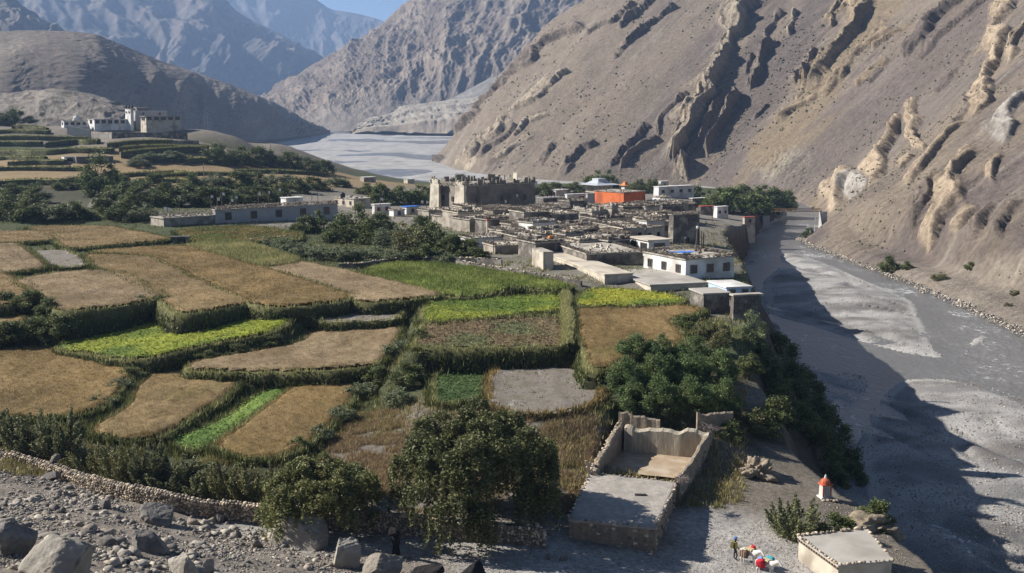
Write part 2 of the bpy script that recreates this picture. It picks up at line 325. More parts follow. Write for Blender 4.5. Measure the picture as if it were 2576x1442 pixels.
# edge of the terrace above the river, and foot of that slope
YT = np.array([30, 60, 78, 86, 93, 98, 104, 110, 118, 124, 133, 143, 160, 184, 248, 300, 382, 470, 620, 900]); XT = np.array([34, 34, 32.5, 33, 33.5, 30.5, 29, 28.5, 27.8, 27, 27.2, 31, 34.5, 39.5, 50, 58, 80, 103, 150, 200.])
YB = np.array([30, 80, 100, 116, 142, 177, 232, 301, 368, 420, 482, 560, 631, 900]); XB = np.array([37, 37.5, 38.5, 40.6, 46, 53, 60, 68, 76, 92, 112, 140, 161, 210.])
def x_top(Y): return np.interp(Y, YT, XT) + 1.2 * vn(np.asarray(Y) / 6.0, 0.5, 3)
def x_bot(Y): return np.interp(Y, YB, XB) + 1.5 * vn(np.asarray(Y) / 11.0, 8.5, 4)
def y_end(X): return 668 + 14 * vn(np.asarray(X) / 40.0, 2.5, 9)
YARD = np.array([at(u_, v_, -32.9)[:2] for u_, v_ in [(1488, 1192), (1712, 1216), (1790, 1120), (1552, 1100)]])
FOUT = [(pl, P[:, :2]) for (c_, pl, P) in FW.values()]
def near_fields(x, y, z):
    # terraces: close to a field the ground takes that field's level, half way between two it steps from one to the other
    sw = np.full(x.shape, 3.2 ** -4.0); sz_ = z * sw; hit = np.zeros(x.shape, bool)
    for pl, P in FOUT:
        lo = P.min(0) - 14; hi = P.max(0) + 14; m = (x > lo[0]) & (x < hi[0]) & (y > lo[1]) & (y < hi[1])
        if not m.any(): continue
        xx, yy = x[m], y[m]; d, _, _ = seg_dist(xx, yy, P); d = np.where(in_poly(xx, yy, P), 0, d); w = (d + .25) ** -4.0
        sw[m] += w; sz_[m] += w * (pl[0] * xx + pl[1] * yy + pl[2] - .45)
    return sz_ / sw
def gz(x, y, rough=True):
    x = np.asarray(x, float); y = np.asarray(y, float)
    xt = x_top(y); xb = np.maximum(x_bot(y), xt + 2); z = tps(np.minimum(x, xt + 0.3 * (x - xt).clip(0, 3)), np.minimum(y, 700))
    if np.size(z):
        m = (y > 92) & (y < 290) & (x < 34) & (x > -150)
        if m.any(): z = np.array(z, float); z[m] = near_fields(x[m], y[m], z[m])
    t = np.clip((x - xt) / (xb - xt), 0, 1)
    prof = np.where(t < .3, t * 1.35, .405 + (t - .3) * .85)
    zb = -50.5
    z = z + (zb - z) * prof
    ic = in_poly(x, y, YARD); z = np.where(ic, np.minimum(z, -33.1), z)
    if rough: z = z + np.where((t > 0.02) & (t < 1), 1, 0) * (1.6 * fbm(x / 5, y / 5, 4, 21)) * smooth01(t * 6) * smooth01((1 - t) * 6)
    te = smooth01((y - y_end(x)) / 18.0)
    return z + (-52.5 - z) * te

R_, K2 = 460, 460
tg = np.linspace(-0.72, 0.62, K2); yy = 38 * (760 / 38.0) ** np.linspace(0, 1, R_)
TG, YY = np.meshgrid(tg, yy); XX = TG * YY
ZZ = gz(XX, YY)
fine = 0.16 * fbm(XX / 1.3, YY / 1.3, 4, 31) + 0.25 * fbm(XX / 6, YY / 6, 3, 33)
rub = surf_col(XX, YY)
rubm = np.clip((YY < 105) * (XX < 10) * 1.0, 0, 1) * smooth01((tps(XX, YY) + 33.1) / 2)
ZZ = ZZ + fine * (0.35 + 0.9 * rubm)
_fan = Fan(R=R_, K=K2, t0=-.72, t1=.62, y0=38.0, y1=760.0, val=ZZ.copy())
def gz(x, y, rough=True): return _fan(x, y)
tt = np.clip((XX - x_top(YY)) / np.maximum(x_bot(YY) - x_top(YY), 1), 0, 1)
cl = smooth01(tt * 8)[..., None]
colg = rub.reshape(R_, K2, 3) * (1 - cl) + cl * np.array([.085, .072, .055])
colg = colg * (1 + 0.22 * fbm(XX / 3, YY / 3, 4, 41))[..., None]
V = np.stack([XX, YY, ZZ], -1).reshape(-1, 3)
ctr = (XX[:-1, :-1] + XX[1:, 1:]) / 2; cy_ = (YY[:-1, :-1] + YY[1:, 1:]) / 2
keep = (ctr < x_bot(cy_) + 8) & (cy_ < 720)
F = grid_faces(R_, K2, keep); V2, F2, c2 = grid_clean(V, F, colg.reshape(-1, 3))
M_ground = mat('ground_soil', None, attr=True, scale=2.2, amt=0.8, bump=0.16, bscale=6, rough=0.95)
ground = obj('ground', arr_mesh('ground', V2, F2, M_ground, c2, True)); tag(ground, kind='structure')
def pick(u, v):
    """ground point seen at a photo point"""
    dx, dy, dz = ray(u, v); ys = 40 * (700 / 40.0) ** np.linspace(0, 1, 900); t = ys / dy
    d = dz * t - gz(dx * t, ys, False); i = int(np.argmax(d < 0)) if (d < 0).any() else int(np.argmin(d))
    i = max(i, 1); f = min(max(d[i - 1] / (d[i - 1] - d[i] + 1e-9), 0.0), 1.0); y = ys[i - 1] + (ys[i] - ys[i - 1]) * f; t = y / dy
    return np.array([dx * t, y, dz * t])
def gzs(x, y): return float(gz(np.array([x]), np.array([y]), False)[0])

# ------------------------------------------------------------------ river bed with gravel bars, and the water
def uv2(off, pts): return [(off[0] + x / 2.946, off[1] + y / 2.946) for x, y in pts]
o3 = (1703.2, 469.4); o4 = (1703.2, 952.2)
BARS = [
 uv2(o3, [(760, 500), (880, 495), (1080, 560), (1260, 640), (1420, 705), (1600, 780), (1760, 855), (1785, 950), (1835, 1030), (1885, 1195), (1995, 1275), (1850, 1262), (1640, 1225), (1400, 1160), (1150, 1090), (980, 1020), (800, 985), (680, 940), (640, 800), (632, 720), (660, 670), (720, 640), (760, 570)]),
 uv2(o3, [(490, 540), (580, 475), (650, 495), (630, 570), (500, 590)]),
 uv2(o3, [(2150, 1165), (2230, 1110), (2290, 1095), (2270, 1150), (2190, 1190)]),
 uv2(o4, [(1690, 0), (2080, 10), (2300, 60), (2568, 150), (2900, 260), (2900, 1700), (1700, 1700), (1480, 1100), (1330, 640), (1345, 420), (1440, 260), (1500, 160), (1600, 60)]),
 uv2(o4, [(900, -130), (1100, -60), (1450, -20), (1350, 180), (1240, 250), (1150, 130), (1020, 10)]),
]
BW = [poly_smooth(at_bed(np.array([p[0] for p in b]), np.array([p[1] for p in b]))[:, :2], 2) for b in BARS]
R_, K2 = 560, 520
tg = np.linspace(-0.62, 0.72, K2); yy = 70 * (3200 / 70.0) ** np.linspace(0, 1, R_)
TG, YY = np.meshgrid(tg, yy); XX = TG * YY
h = np.full(XX.shape, -0.8); rimc = np.zeros(XX.shape)
near = YY < 500
for b in BW:
    sub = near; d, _, _ = seg_dist(XX[sub], YY[sub], b); ins = in_poly(XX[sub], YY[sub], b)
    d = d + 0.8 * fbm(XX[sub] / 4, YY[sub] / 4, 3, 51)
    hh = np.where(ins, np.minimum(0.05 + d * 0.10, 0.75), -0.15 - np.minimum(d * 0.12, 0.6)); h[sub] = np.maximum(h[sub], hh); rimc[sub] = np.maximum(rimc[sub], np.where(ins, smooth01(1.4 - np.abs(d - 1.0) / 1.1), 0))
xs_ = XX * .94 + YY * .34; ys_ = YY * .94 - XX * .34; thr = fbm(xs_ / 11 + .7 * fbm(xs_ / 20, ys_ / 50, 2, 91), ys_ / 75, 3, 92, ridged=True); h = np.where((h > 0) & near, h - .75 * smooth01((thr - .52) / .22), h)
far = smooth01((YY - 640) / 120)
ang = 0.35; xr = XX * math.cos(ang) + YY * math.sin(ang); yr = -XX * math.sin(ang) + YY * math.cos(ang)
braid = fbm(XX / 110 + 0.9 * fbm(XX / 90, YY / 160, 2, 62), YY / 150, 4, 61) * 2.4 + 0.30
h = h * (1 - far) + far * np.clip(braid * 0.8, -0.8, 0.9)
fn = fbm(XX / 2.2, YY / 2.2, 4, 71); fn2 = fbm(XX / 14, YY / 14, 3, 73)
h = h + np.where(h > 0, 0.10 * fn + 0.12 * fn2, 0.03 * fn)
xb = x_bot(YY)
bank = smooth01((xb + 3.0 - XX) / 6.0) * (YY < 640); h = h * (1 - bank) + bank * 0.5
Z = bed_z(YY) + h
g0 = np.array([.215, .205, .195]); g1 = np.array([.375, .36, .335]); g2 = np.array([.125, .114, .103])
w1 = smooth01(0.5 + 1.5 * fbm(XX / 9, YY / 5, 4, 81))[..., None]; w2 = smooth01(0.1 + 1.6 * fbm(XX / 12 + 3, YY / 7, 4, 82))[..., None]
cb = (g0 * (1 - w1) + g1 * w1); cb = cb * (1 - .75 * w2) + g2 * .75 * w2
cb = cb * (1 - .7 * rimc[..., None]) + np.array([.40, .385, .355]) * .7 * rimc[..., None]; st_ = smooth01(-.3 + 2.2 * fbm((XX * .93 + YY * .36) / 3.5, (YY * .93 - XX * .36) / 26, 4, 85))[..., None]; cb = cb * (1 - .5 * st_) + np.array([.355, .34, .315]) * .5 * st_
fw = (far[..., None]); pale = np.array([.325, .315, .30]); cb = cb * (1 - fw) + fw * (pale * (0.82 + .3 * w1))
ctr = (XX[:-1, :-1] + XX[1:, 1:]) / 2; cy_ = (YY[:-1, :-1] + YY[1:, 1:]) / 2
keep = (ctr > x_bot(cy_) - 6) | (cy_ > 655)
V2, F2, c2 = grid_clean(np.stack([XX, YY, Z], -1).reshape(-1, 3), grid_faces(R_, K2, keep), cb.reshape(-1, 3))
M_gravel = mat('river_gravel', None, attr=True, scale=4.5, amt=0.95, bump=0.12, bscale=6, rough=0.9, detail=8)
bed = obj('river_bed', arr_mesh('river_bed', V2, F2, M_gravel, c2, True)); tag(bed, kind='structure')
# water sheet
R_, K2 = 260, 150
tg = np.linspace(-0.62, 0.72, K2); yy = 70 * (3150 / 70.0) ** np.linspace(0, 1, R_); TG, YY = np.meshgrid(tg, yy); XX = TG * YY
ctr = (XX[:-1, :-1] + XX[1:, 1:]) / 2; cy_ = (YY[:-1, :-1] + YY[1:, 1:]) / 2
keep = (ctr > x_bot(cy_) - 8) | (cy_ > 655)
V2, F2, _ = grid_clean(np.stack([XX, YY, bed_z(YY)], -1).reshape(-1, 3), grid_faces(R_, K2, keep))
def water_mat():
    m = bpy.data.materials.new('silty_water'); m.use_nodes = True; N = m.node_tree.nodes; L = m.node_tree.links; b = N['Principled BSDF']
    b.inputs['Roughness'].default_value = 0.32; b.inputs['Specular IOR Level'].default_value = 0.35
    g = N.new('ShaderNodeNewGeometry'); mp = N.new('ShaderNodeMapping'); mp.inputs['Scale'].default_value = (1, .55, 1); mp.inputs['Rotation'].default_value = (0, 0, .35); L.new(g.outputs['Position'], mp.inputs['Vector'])
    n1 = N.new('ShaderNodeTexNoise'); n1.inputs['Scale'].default_value = 0.9; n1.inputs['Detail'].default_value = 8; n1.inputs['Distortion'].default_value = 1.0; L.new(mp.outputs[0], n1.inputs['Vector'])
    n2 = N.new('ShaderNodeTexNoise'); n2.inputs['Scale'].default_value = 0.07; n2.inputs['Detail'].default_value = 6; L.new(mp.outputs[0], n2.inputs['Vector'])
    # white water where both the slow and the quick noise run high
    mu = N.new('ShaderNodeMath'); mu.operation = 'MULTIPLY'; L.new(n1.outputs['Fac'], mu.inputs[0]); L.new(n2.outputs['Fac'], mu.inputs[1])
    r = N.new('ShaderNodeValToRGB'); r.color_ramp.elements[0].position = .20; r.color_ramp.elements[0].color = (.135, .130, .120, 1)
    r.color_ramp.elements[1].position = .43; r.color_ramp.elements[1].color = (.62, .62, .61, 1)
    e = r.color_ramp.elements.new(.34); e.color = (.185, .178, .165, 1); L.new(mu.outputs[0], r.inputs[0]); L.new(r.outputs[0], b.inputs['Base Color'])
    bp = N.new('ShaderNodeBump'); bp.inputs['Distance'].default_value = 0.22; bp.inputs['Strength'].default_value = 1; L.new(n1.outputs['Fac'], bp.inputs['Height']); L.new(bp.outputs[0], b.inputs['Normal'])
    return m
M_water = water_mat()
river = obj('river', arr_mesh('river', V2, F2, M_water, None, True)); tag(river, kind='structure')

# ------------------------------------------------------------------ mountains: a sheet from foot line to skyline, carved and roughened
def lerp_curve(P, n, sm=0):
    P = np.asarray(P, float); s = np.r_[0, np.cumsum(np.linalg.norm(np.diff(P, axis=0), axis=1))]; s /= s[-1]
    return s, P
def patch(base, top, nu, nt, t1=1.0):
    base = np.array(base, float); top = np.array(top, float); k = np.linspace(0, len(base) - 1, nu)
    B = np.stack([np.interp(k, np.arange(len(base)), base[:, i]) for i in range(3)], -1)
    T = np.stack([np.interp(k, np.arange(len(top)), top[:, i]) for i in range(3)], -1)
    w = max(3, nu // (len(base) * 3)); ker = np.hanning(w * 2 + 1); ker /= ker.sum()
    def sm(A): return np.stack([np.convolve(np.pad(A[:, i], w, mode='reflect', reflect_type='odd'), ker, 'valid') for i in range(3)], -1)
    B = sm(B); T = sm(T); t = np.linspace(0, t1, nt)[:, None, None]
    P = B[None] * (1 - t) + T[None] * t
    a = np.r_[0, np.cumsum(np.linalg.norm(np.diff((B + T) / 2, axis=0), axis=1))][None] + 0 * t[..., 0]
    b = t[..., 0] * np.linalg.norm(T - B, axis=1)[None]
    return P, a, b, t[..., 0] + 0 * a
def normals(P):
    du = np.gradient(P, axis=1); dv = np.gradient(P, axis=0); n = np.cross(du, dv); n /= np.linalg.norm(n, axis=-1, keepdims=True) + 1e-9
    n[n[..., 2] < 0] *= -1
    return n
def sheet(name, P, col, m, kind='structure', smooth=True):
    nt, nu = P.shape[:2]
    o = obj(name, arr_mesh(name, P.reshape(-1, 3), grid_faces(nt, nu), m, col.reshape(-1, 3), smooth)); tag(o, kind=kind); return o
M_rock = mat('mountain_rock', None, attr=True, scale=0.5, amt=0.6, bump=1.3, bscale=0.55, rough=0.95, detail=8)
M_far = mat('far_mountain_rock', None, attr=True, scale=0.03, amt=0.5, bump=5.0, bscale=0.07, rough=0.95, detail=8)
def mix3(a, b, w): return a * (1 - w[..., None]) + np.array(b) * w[..., None]

# --- right valley side
Bs = [(1078, 406), (1110, 415), (1150, 428), (1200, 440), (1340, 455), (1500, 463), (1640, 465), (1750, 468), (1880, 484), (1990, 502), (2078, 540)]
base = [at_bed(u, v) for u, v in Bs]
top = [at_bed(1078, 405) + [3, 3, 1], atY(1180, 300, 1165), atY(1330, 140, 1165), atY(1590, 0, 1120), atY(1800, 0, 1035), atY(2000, 0, 950), atY(2130, 0, 900), atY(2250, 0, 850), atY(2370, 0, 770), atY(2480, 0, 700), atY(2650, 0, 610)]
base += [at(2085, 548, -47.5), at(2040, 592, -47.5), at(2020, 602, -47.5), at(2100, 640, -47.5), at(2200, 672, -47.5), at(2400, 752, -47.5), at(2575, 832, -47.5), at(2900, 1000, -47.5), at(3500, 1300, -47.5)]
top += [atY(2700, 0, 590), atY(2800, 0, 535), atY(2900, 0, 485), atY(3050, 0, 440), atY(3200, 0, 405), atY(3500, 0, 335), atY(3800, 0, 292), atY(4300, 0, 232), atY(5200, 0, 190)]
P, a, b, t = patch(base, top, 1350, 430, 1.4)
N0 = normals(P); u_, v_ = proj(P)
sl = (P[..., 2] - bed_z(P[..., 1]))
edge = smooth01(t * 9); spur = smooth01((u_ - 1120) / 120)
rocky = smooth01(1.6 - np.hypot((u_ - 2130) / 150, (v_ - 120) / 130) * 1.3) + smooth01(1.5 - np.hypot((u_ - 2440) / 170, (v_ - 520) / 130) * 1.2) + smooth01(1.4 - np.hypot((u_ - 1220) / 140, (v_ - 400) / 50) * 1.2)
rocky = np.clip(rocky, 0, 1)
rk = 6 * fbm(a / 90, b / 220, 3, 101) + 1.6 * fbm(a / 14, b / 120, 3, 102, ridged=True) * (.25 + rocky)
D = rk * edge * (0.3 + 0.5 * spur) + (.22 + 1.0 * rocky) * fbm(a / 8, b / 14, 4, 104, gain=.6) * edge
# bench with the trail and the crumbling bank below it at the lower right
bench = smooth01((u_ - 2090) / 100)
D = D - bench * 5.0 * np.exp(-((t - 0.06) / 0.045) ** 2) + bench * 1.5 * np.exp(-((t - 0.13) / 0.05) ** 2)
RIBS = [ # points, width px, height m, tone
 ([(1700, 415), (1723, 339), (1754, 271), (1788, 204), (1815, 146), (1849, 88), (1880, 44), (1912, -6)], 44, 15, 'c'),
 ([(1716, 462), (1730, 425), (1742, 405)], 30, 11, 'c'), ([(1784, 394), (1805, 339), (1832, 271), (1859, 232)], 20, 9, 'b'), ([(1738, 400), (1768, 330), (1800, 260), (1820, 222)], 14, 6, 'b'),
 ([(1888, 222), (1907, 163), (1922, 119), (1947, 108)], 22, 10, 'b'), ([(1925, 85), (1940, 62), (1961, 22)], 16, 6, 'b'), ([(1985, 82), (1994, 55), (2002, 25)], 16, 6, 'c'),
 ([(2030, 240), (2070, 180), (2124, 95), (2178, 22), (2200, -10)], 46, 10, 'o'), ([(2000, 215), (2030, 165), (2050, 120)], 18, 5, 'b'), ([(2010, 260), (2035, 205), (2048, 160)], 12, 4, 'o'), ([(2110, 210), (2150, 150), (2200, 95), (2240, 55)], 26, 6, 'o'), ([(2075, 250), (2120, 190)], 22, 6, 'o'), ([(2160, 230), (2200, 190), (2240, 155)], 16, 5, 'o'), ([(1960, 320), (2000, 280), (2060, 245)], 18, 4, 'o'), ([(2200, 130), (2240, 90), (2290, 60)], 18, 5, 'o'), ([(2080, 60), (2110, 20), (2125, -8)], 20, 5, 'o'),
 ([(2280, 155), (2348, 82), (2399, 22), (2430, -8)], 22, 7, 'd'), ([(2310, 150), (2370, 85), (2440, 30), (2480, -8)], 14, 5, 'd'), ([(2190, 215), (2230, 180)], 12, 4, 'd'),
 ([(2318, 382), (2305, 325), (2316, 238)], 34, 9, 'y'), ([(2180, 476), (2205, 425), (2232, 373), (2252, 325), (2266, 285)], 38, 10, 'y'), ([(2262, 440), (2285, 405), (2300, 385)], 22, 6, 'y'),
 ([(2445, 312), (2484, 221), (2511, 119), (2531, 48), (2545, -8)], 40, 9, 'y'), ([(2280, 480), (2341, 417), (2399, 339), (2430, 310)], 26, 7, 'y'), ([(2410, 484), (2443, 417), (2472, 386)], 40, 11, 'y'), ([(2500, 480), (2520, 430), (2540, 400)], 30, 8, 'y'), ([(2505, 380), (2552, 282), (2580, 220)], 40, 10, 'p'), ([(2545, 175), (2575, 110), (2600, 50)], 34, 8, 'y'), ([(2390, 320), (2420, 290), (2450, 262)], 12, 4, 'b'),
 ([(2084, 552), (2103, 497), (2135, 455), (2160, 430)], 46, 11, 'y'), ([(2125, 500), (2150, 470), (2180, 440)], 34, 8, 'p'), ([(2285, 600), (2314, 537), (2365, 486), (2400, 455)], 44, 9, 'b'), ([(2322, 636), (2365, 554), (2416, 503), (2443, 465)], 46, 11, 'y'), ([(2400, 610), (2430, 560), (2460, 520)], 34, 8, 'y'), ([(2470, 640), (2494, 571), (2520, 520)], 40, 9, 'b'), ([(2530, 640), (2555, 570), (2585, 520)], 40, 9, 'b'),
 ([(1150, 425), (1188, 397), (1235, 350), (1293, 295), (1344, 251), (1401, 214), (1436, 190)], 18, 5, 'c'), ([(1252, 402), (1293, 373), (1345, 336)], 14, 4, 'c'), ([(1210, 400), (1250, 365), (1300, 320)], 12, 3.5, 'b'),
 ([(1150, 345), (1191, 299), (1235, 248), (1286, 204), (1337, 160), (1371, 122), (1429, 85), (1473, 68)], 22, 6, 'b'), ([(1480, 100), (1547, 60), (1600, 12)], 16, 4, 'b'), ([(1547, 152), (1591, 105), (1642, 61), (1700, 20)], 14, 5, 'b'), ([(1560, 75), (1620, 25), (1650, -6)], 14, 5, 'b'),
 ([(1425, 424), (1463, 372), (1502, 356)], 26, 8, 'b'), ([(1410, 446), (1432, 430), (1452, 420)], 22, 7, 'b'), ([(1360, 420), (1385, 370), (1400, 355)], 22, 5, 'b'), ([(1537, 420), (1581, 367), (1629, 314)], 10, 5, 'd'), ([(1564, 426), (1615, 367), (1652, 340)], 18, 6, 'b'), ([(1649, 340), (1666, 288), (1693, 258), (1726, 230)], 10, 4, 'b'),
 ([(1085, 410), (1105, 400), (1122, 392)], 16, 4, 'd'), ([(1165, 432), (1195, 412), (1215, 405)], 20, 6, 'c'), ([(1215, 440), (1245, 420), (1262, 412)], 18, 5, 'b'), ([(1290, 345), (1330, 310), (1380, 285)], 12, 4, 'c'), ([(1720, 320), (1745, 262), (1770, 215)], 14, 5, 'y'), ([(2350, 230), (2400, 180), (2440, 130)], 10, 3, 'd'), ([(1900, 300), (1935, 262)], 12, 3, 'd'), ([(1870, 180), (1890, 130)], 10, 3, 'd'),
]
TONE = {'c': (.40, .345, .27), 'b': (.225, .19, .16), 'o': (.31, .25, .175), 'd': (.165, .14, .125), 'y': (.44, .36, .265), 'p': (.42, .395, .36)}
# slope colours: scree stripes down the fall line
nA = fbm(a / 40, b / 300, 4, 111); nB = fbm(a / 9, b / 120, 4, 112); nC = fbm(a / 60, b / 60, 4, 113)
col = np.zeros(P.shape) + np.array([.255, .215, .172])
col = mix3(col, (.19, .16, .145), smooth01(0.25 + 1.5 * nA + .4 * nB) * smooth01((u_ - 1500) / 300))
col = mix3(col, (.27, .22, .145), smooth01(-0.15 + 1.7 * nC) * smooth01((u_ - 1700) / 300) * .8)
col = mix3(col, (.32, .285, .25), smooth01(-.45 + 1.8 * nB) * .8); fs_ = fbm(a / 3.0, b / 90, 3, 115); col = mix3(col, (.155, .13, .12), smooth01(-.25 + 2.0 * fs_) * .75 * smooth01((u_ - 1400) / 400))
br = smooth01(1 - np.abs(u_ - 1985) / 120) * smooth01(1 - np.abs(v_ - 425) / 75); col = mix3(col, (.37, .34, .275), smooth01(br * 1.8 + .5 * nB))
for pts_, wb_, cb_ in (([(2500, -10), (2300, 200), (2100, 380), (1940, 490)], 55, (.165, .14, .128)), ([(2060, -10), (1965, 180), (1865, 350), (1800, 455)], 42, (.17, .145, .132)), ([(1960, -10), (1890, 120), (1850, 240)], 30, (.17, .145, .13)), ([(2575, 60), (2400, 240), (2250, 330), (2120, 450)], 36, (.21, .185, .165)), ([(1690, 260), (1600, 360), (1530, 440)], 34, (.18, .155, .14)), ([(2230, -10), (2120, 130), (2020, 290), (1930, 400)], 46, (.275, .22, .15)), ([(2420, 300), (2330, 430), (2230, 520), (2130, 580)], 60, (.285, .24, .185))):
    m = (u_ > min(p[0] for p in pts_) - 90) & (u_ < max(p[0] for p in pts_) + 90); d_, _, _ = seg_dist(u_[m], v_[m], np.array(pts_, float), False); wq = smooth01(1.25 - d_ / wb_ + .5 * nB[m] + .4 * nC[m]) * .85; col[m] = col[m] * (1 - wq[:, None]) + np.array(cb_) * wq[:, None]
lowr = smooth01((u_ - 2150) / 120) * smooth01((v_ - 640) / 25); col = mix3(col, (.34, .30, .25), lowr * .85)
D = D + br * 2.2 * fbm(a / 3, b / 3, 3, 118, ridged=True)
jit2 = fbm(a / 9, b / 15, 4, 122, gain=.6)
jr = fbm(a / 30, b / 30, 5, 123, gain=.45); jt = fbm(a / 34 + 9, b / 34, 5, 124, gain=.6)
for ri, (pts, w, H, tone) in enumerate(RIBS):
    w = w * (1.35 if tone in 'yp' else 1.2); H = H * (.8 if tone in 'yp' else .95); pts = np.array(pts, float); m = (u_ > pts[:, 0].min() - 2.0 * w) & (u_ < pts[:, 0].max() + 2.0 * w) & (v_ > pts[:, 1].min() - 2.0 * w) & (v_ < pts[:, 1].max() + 2.0 * w)
    if not m.any(): continue
    d, sgn, par = seg_dist(u_[m], v_[m], pts, False); cum = np.r_[0, np.cumsum(np.linalg.norm(np.diff(pts, axis=0), axis=1))]; sl_ = np.interp(par, np.arange(len(pts)), cum); k1 = ri + .5
    w = w * (.85 + .4 * vn(sl_ / (w * 2.6), k1, 1)); q = d * np.where(sgn > 0, 1, -1) + w * .75 * jr[m] + 3.0 * jit2[m]
    endf = smooth01((sl_ + 4) / (w * .9)) * smooth01((cum[-1] - sl_ + 4) / (w * .9)) * np.where((par <= 0) | (par >= len(pts) - 1), smooth01(1 - d / (w * .7)), 1)
    top = np.clip(.9 + .8 * jt[m], .2, 1.6)
    hgt = np.where(q < 0, np.clip(1 + q / w, 0, 1) ** 1.15, np.clip(1 - q / (0.16 * w), 0, 1)) * endf * top
    ks = np.clip(P[..., 1][m] / 850, .3, 1.3); strata = np.tanh(2.5 * vn(q / (w * .16) + .8 * jr[m], sl_ / (w * 2.2), ri + 50)) + .6 * np.tanh(2.5 * vn(q / (w * .07) + jr[m], sl_ / (w * 1.2), ri + 70))
    D[m] = D[m] + (hgt * H + np.minimum(hgt * 3, 1) * (.17 * H * strata + 2.4 * jit2[m])) * ks
    wgt = smooth01((hgt - 0.10) * 3.2); c = col[m]; tn = np.array(TONE[tone]) * (1 + .22 * np.clip(strata, -1, 1))[:, None]; col[m] = c * (1 - wgt[:, None]) + tn * wgt[:, None]
D = D * edge
P = P + N0 * D[..., None]
col = col * (.80 + .15 * fbm(a / 2.5, b / 4, 3, 131) + .14 * jit2)[..., None] * np.array([.86, .825, .79])
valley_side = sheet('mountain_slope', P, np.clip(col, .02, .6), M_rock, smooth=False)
r = np.random.default_rng(3); ii = r.integers(8, P.shape[0] - 1, 11000); jj = r.integers(2, P.shape[1] - 2, 11000); Q_ = P[ii, jj]; okk = (fbm(a[ii, jj] / 40, b[ii, jj] / 40, 3, 141) + .25 * r.normal(0, 1, 11000) > .08) & (proj(Q_)[1] > -60) & (proj(Q_)[0] > 1180) & (proj(Q_)[0] < 2700); SCRUB = Q_[okk]; SL_P = P; SL_U, SL_V = proj(P)

# --- centre mountain
top = [atY(640, 262, 3150), atY(692, 240, 3120), atY(760, 186, 3150), atY(830, 146, 3200), atY(900, 110, 3250), atY(960, 70, 3300), atY(1045, 2, 3350), atY(1120, -60, 3400), atY(1300, -120, 3450), atY(1500, -140, 3500), atY(1750, -150, 3500), atY(2000, -150, 3500)]
base = [atY(600, 333, 2500), atY(680, 331, 2420), atY(740, 331, 2400), atY(800, 332, 2350), atY(870, 332, 2300), atY(930, 325, 2300), atY(1020, 322, 2330), atY(1100, 318, 2350), atY(1200, 315, 2370), atY(1330, 320, 2370), atY(1500, 320, 2300), atY(1700, 320, 2300)]
P, a, b, t = patch(base, top, 680, 460, 1.05); N0 = normals(P); u_, v_ = proj(P)
g = fbm(a / 170 + .25 * fbm(b / 200, a / 300, 3, 7), b / 620, 5, 201, ridged=True); g2 = fbm(a / 55, b / 190, 4, 202, ridged=True)
fan = smooth01(1 - t / .34)
D = (30 * g + 9 * g2 + 9 * fbm(a / 30, b / 45, 5, 203, gain=.62)) * (1 - .82 * fan) * smooth01(t * 8 + .1) * smooth01((1.05 - t) * 6 + .25)
P = P + N0 * D[..., None]
col = np.zeros(P.shape) + np.array([.145, .115, .092]); nA = fbm(a / 60, b / 300, 4, 205)
col = mix3(col, (.235, .19, .15), smooth01(-.25 + 2.0 * g2 + .8 * nA) * .8); col = mix3(col, (.20, .175, .15), fan * .8)
col = mix3(col, (.11, .105, .085), smooth01(-.5 + 2.2 * fbm(a / 12, b / 12, 3, 206)) * .7)
sheet('rocky_mountain', P, col, M_far, smooth=False)

# --- pale river terrace below it, with its cliff
top = [atY(880, 336, 2210), atY(905, 308, 2200), atY(930, 295, 2220), atY(985, 285, 2260), atY(1010, 266, 2330), atY(1100, 256, 2380), atY(1180, 246, 2400), atY(1240, 236, 2400), atY(1400, 225, 2400)]
base = [atY(880, 338, 2200), atY(900, 337, 2150), atY(940, 337, 2120), atY(1000, 337, 2100), atY(1060, 336, 2060), atY(1120, 336, 2030), atY(1180, 338, 2020), atY(1260, 340, 2010), atY(1400, 340, 2000)]
P, a, b, t = patch(base, top, 420, 140, 1.0); u_, v_ = proj(P)
st = np.array([0, .06, .30, .36, .60, .66, .93, 1.0]); sz = np.array([0, .40, .46, .56, .68, .80, .97, 1.0])
tw = np.clip(t + .05 * fbm(a / 40, b / 90, 3, 211), 0, 1); zz = np.interp(tw, st, sz)
zb = P[0:1, :, 2]; zt = P[-1:, :, 2]; P[..., 2] = zb + (zt - zb) * zz + 2.2 * fbm(a / 14, b / 14, 4, 212) * smooth01(t * 8)
P[..., 1] += 14 * fbm(a / 25, t * 3, 4, 213, ridged=True) * smooth01(t * 6) * smooth01((1 - t) * 4)
cliff = np.interp(tw, [0, .05, .1, .3, .36, .4, .6, .66, .7, 1], [.9, 1, .2, .1, .8, .1, .1, .7, .1, 0])
col = np.zeros(P.shape) + np.array([.31, .275, .225]); col = mix3(col, (.24, .20, .16), cliff * .85); col = mix3(col, (.36, .32, .265), smooth01(1.4 * fbm(a / 50, b / 20, 4, 214)) * .6)
P = np.concatenate([P, P[-1:] + np.array([30, 260, -3.])]); col = np.concatenate([col, col[-1:]])
sheet('river_terrace', P, col, M_far)
top = [atY(1120, 256, 2430), atY(1180, 225, 2500), atY(1250, 185, 2600), atY(1400, 110, 2700)]; base = [atY(1080, 258, 2410), atY(1180, 252, 2400), atY(1300, 246, 2400), atY(1420, 240, 2400)]
P, a, b, t = patch(base, top, 120, 60, 1.0); P[..., 2] += 3 * fbm(a / 40, b / 40, 3, 215); sheet('scree_fan', P, np.zeros(P.shape) + np.array([.25, .23, .205]) * (1 + .1 * fbm(a / 30, b / 60, 3, 216))[..., None], M_far)

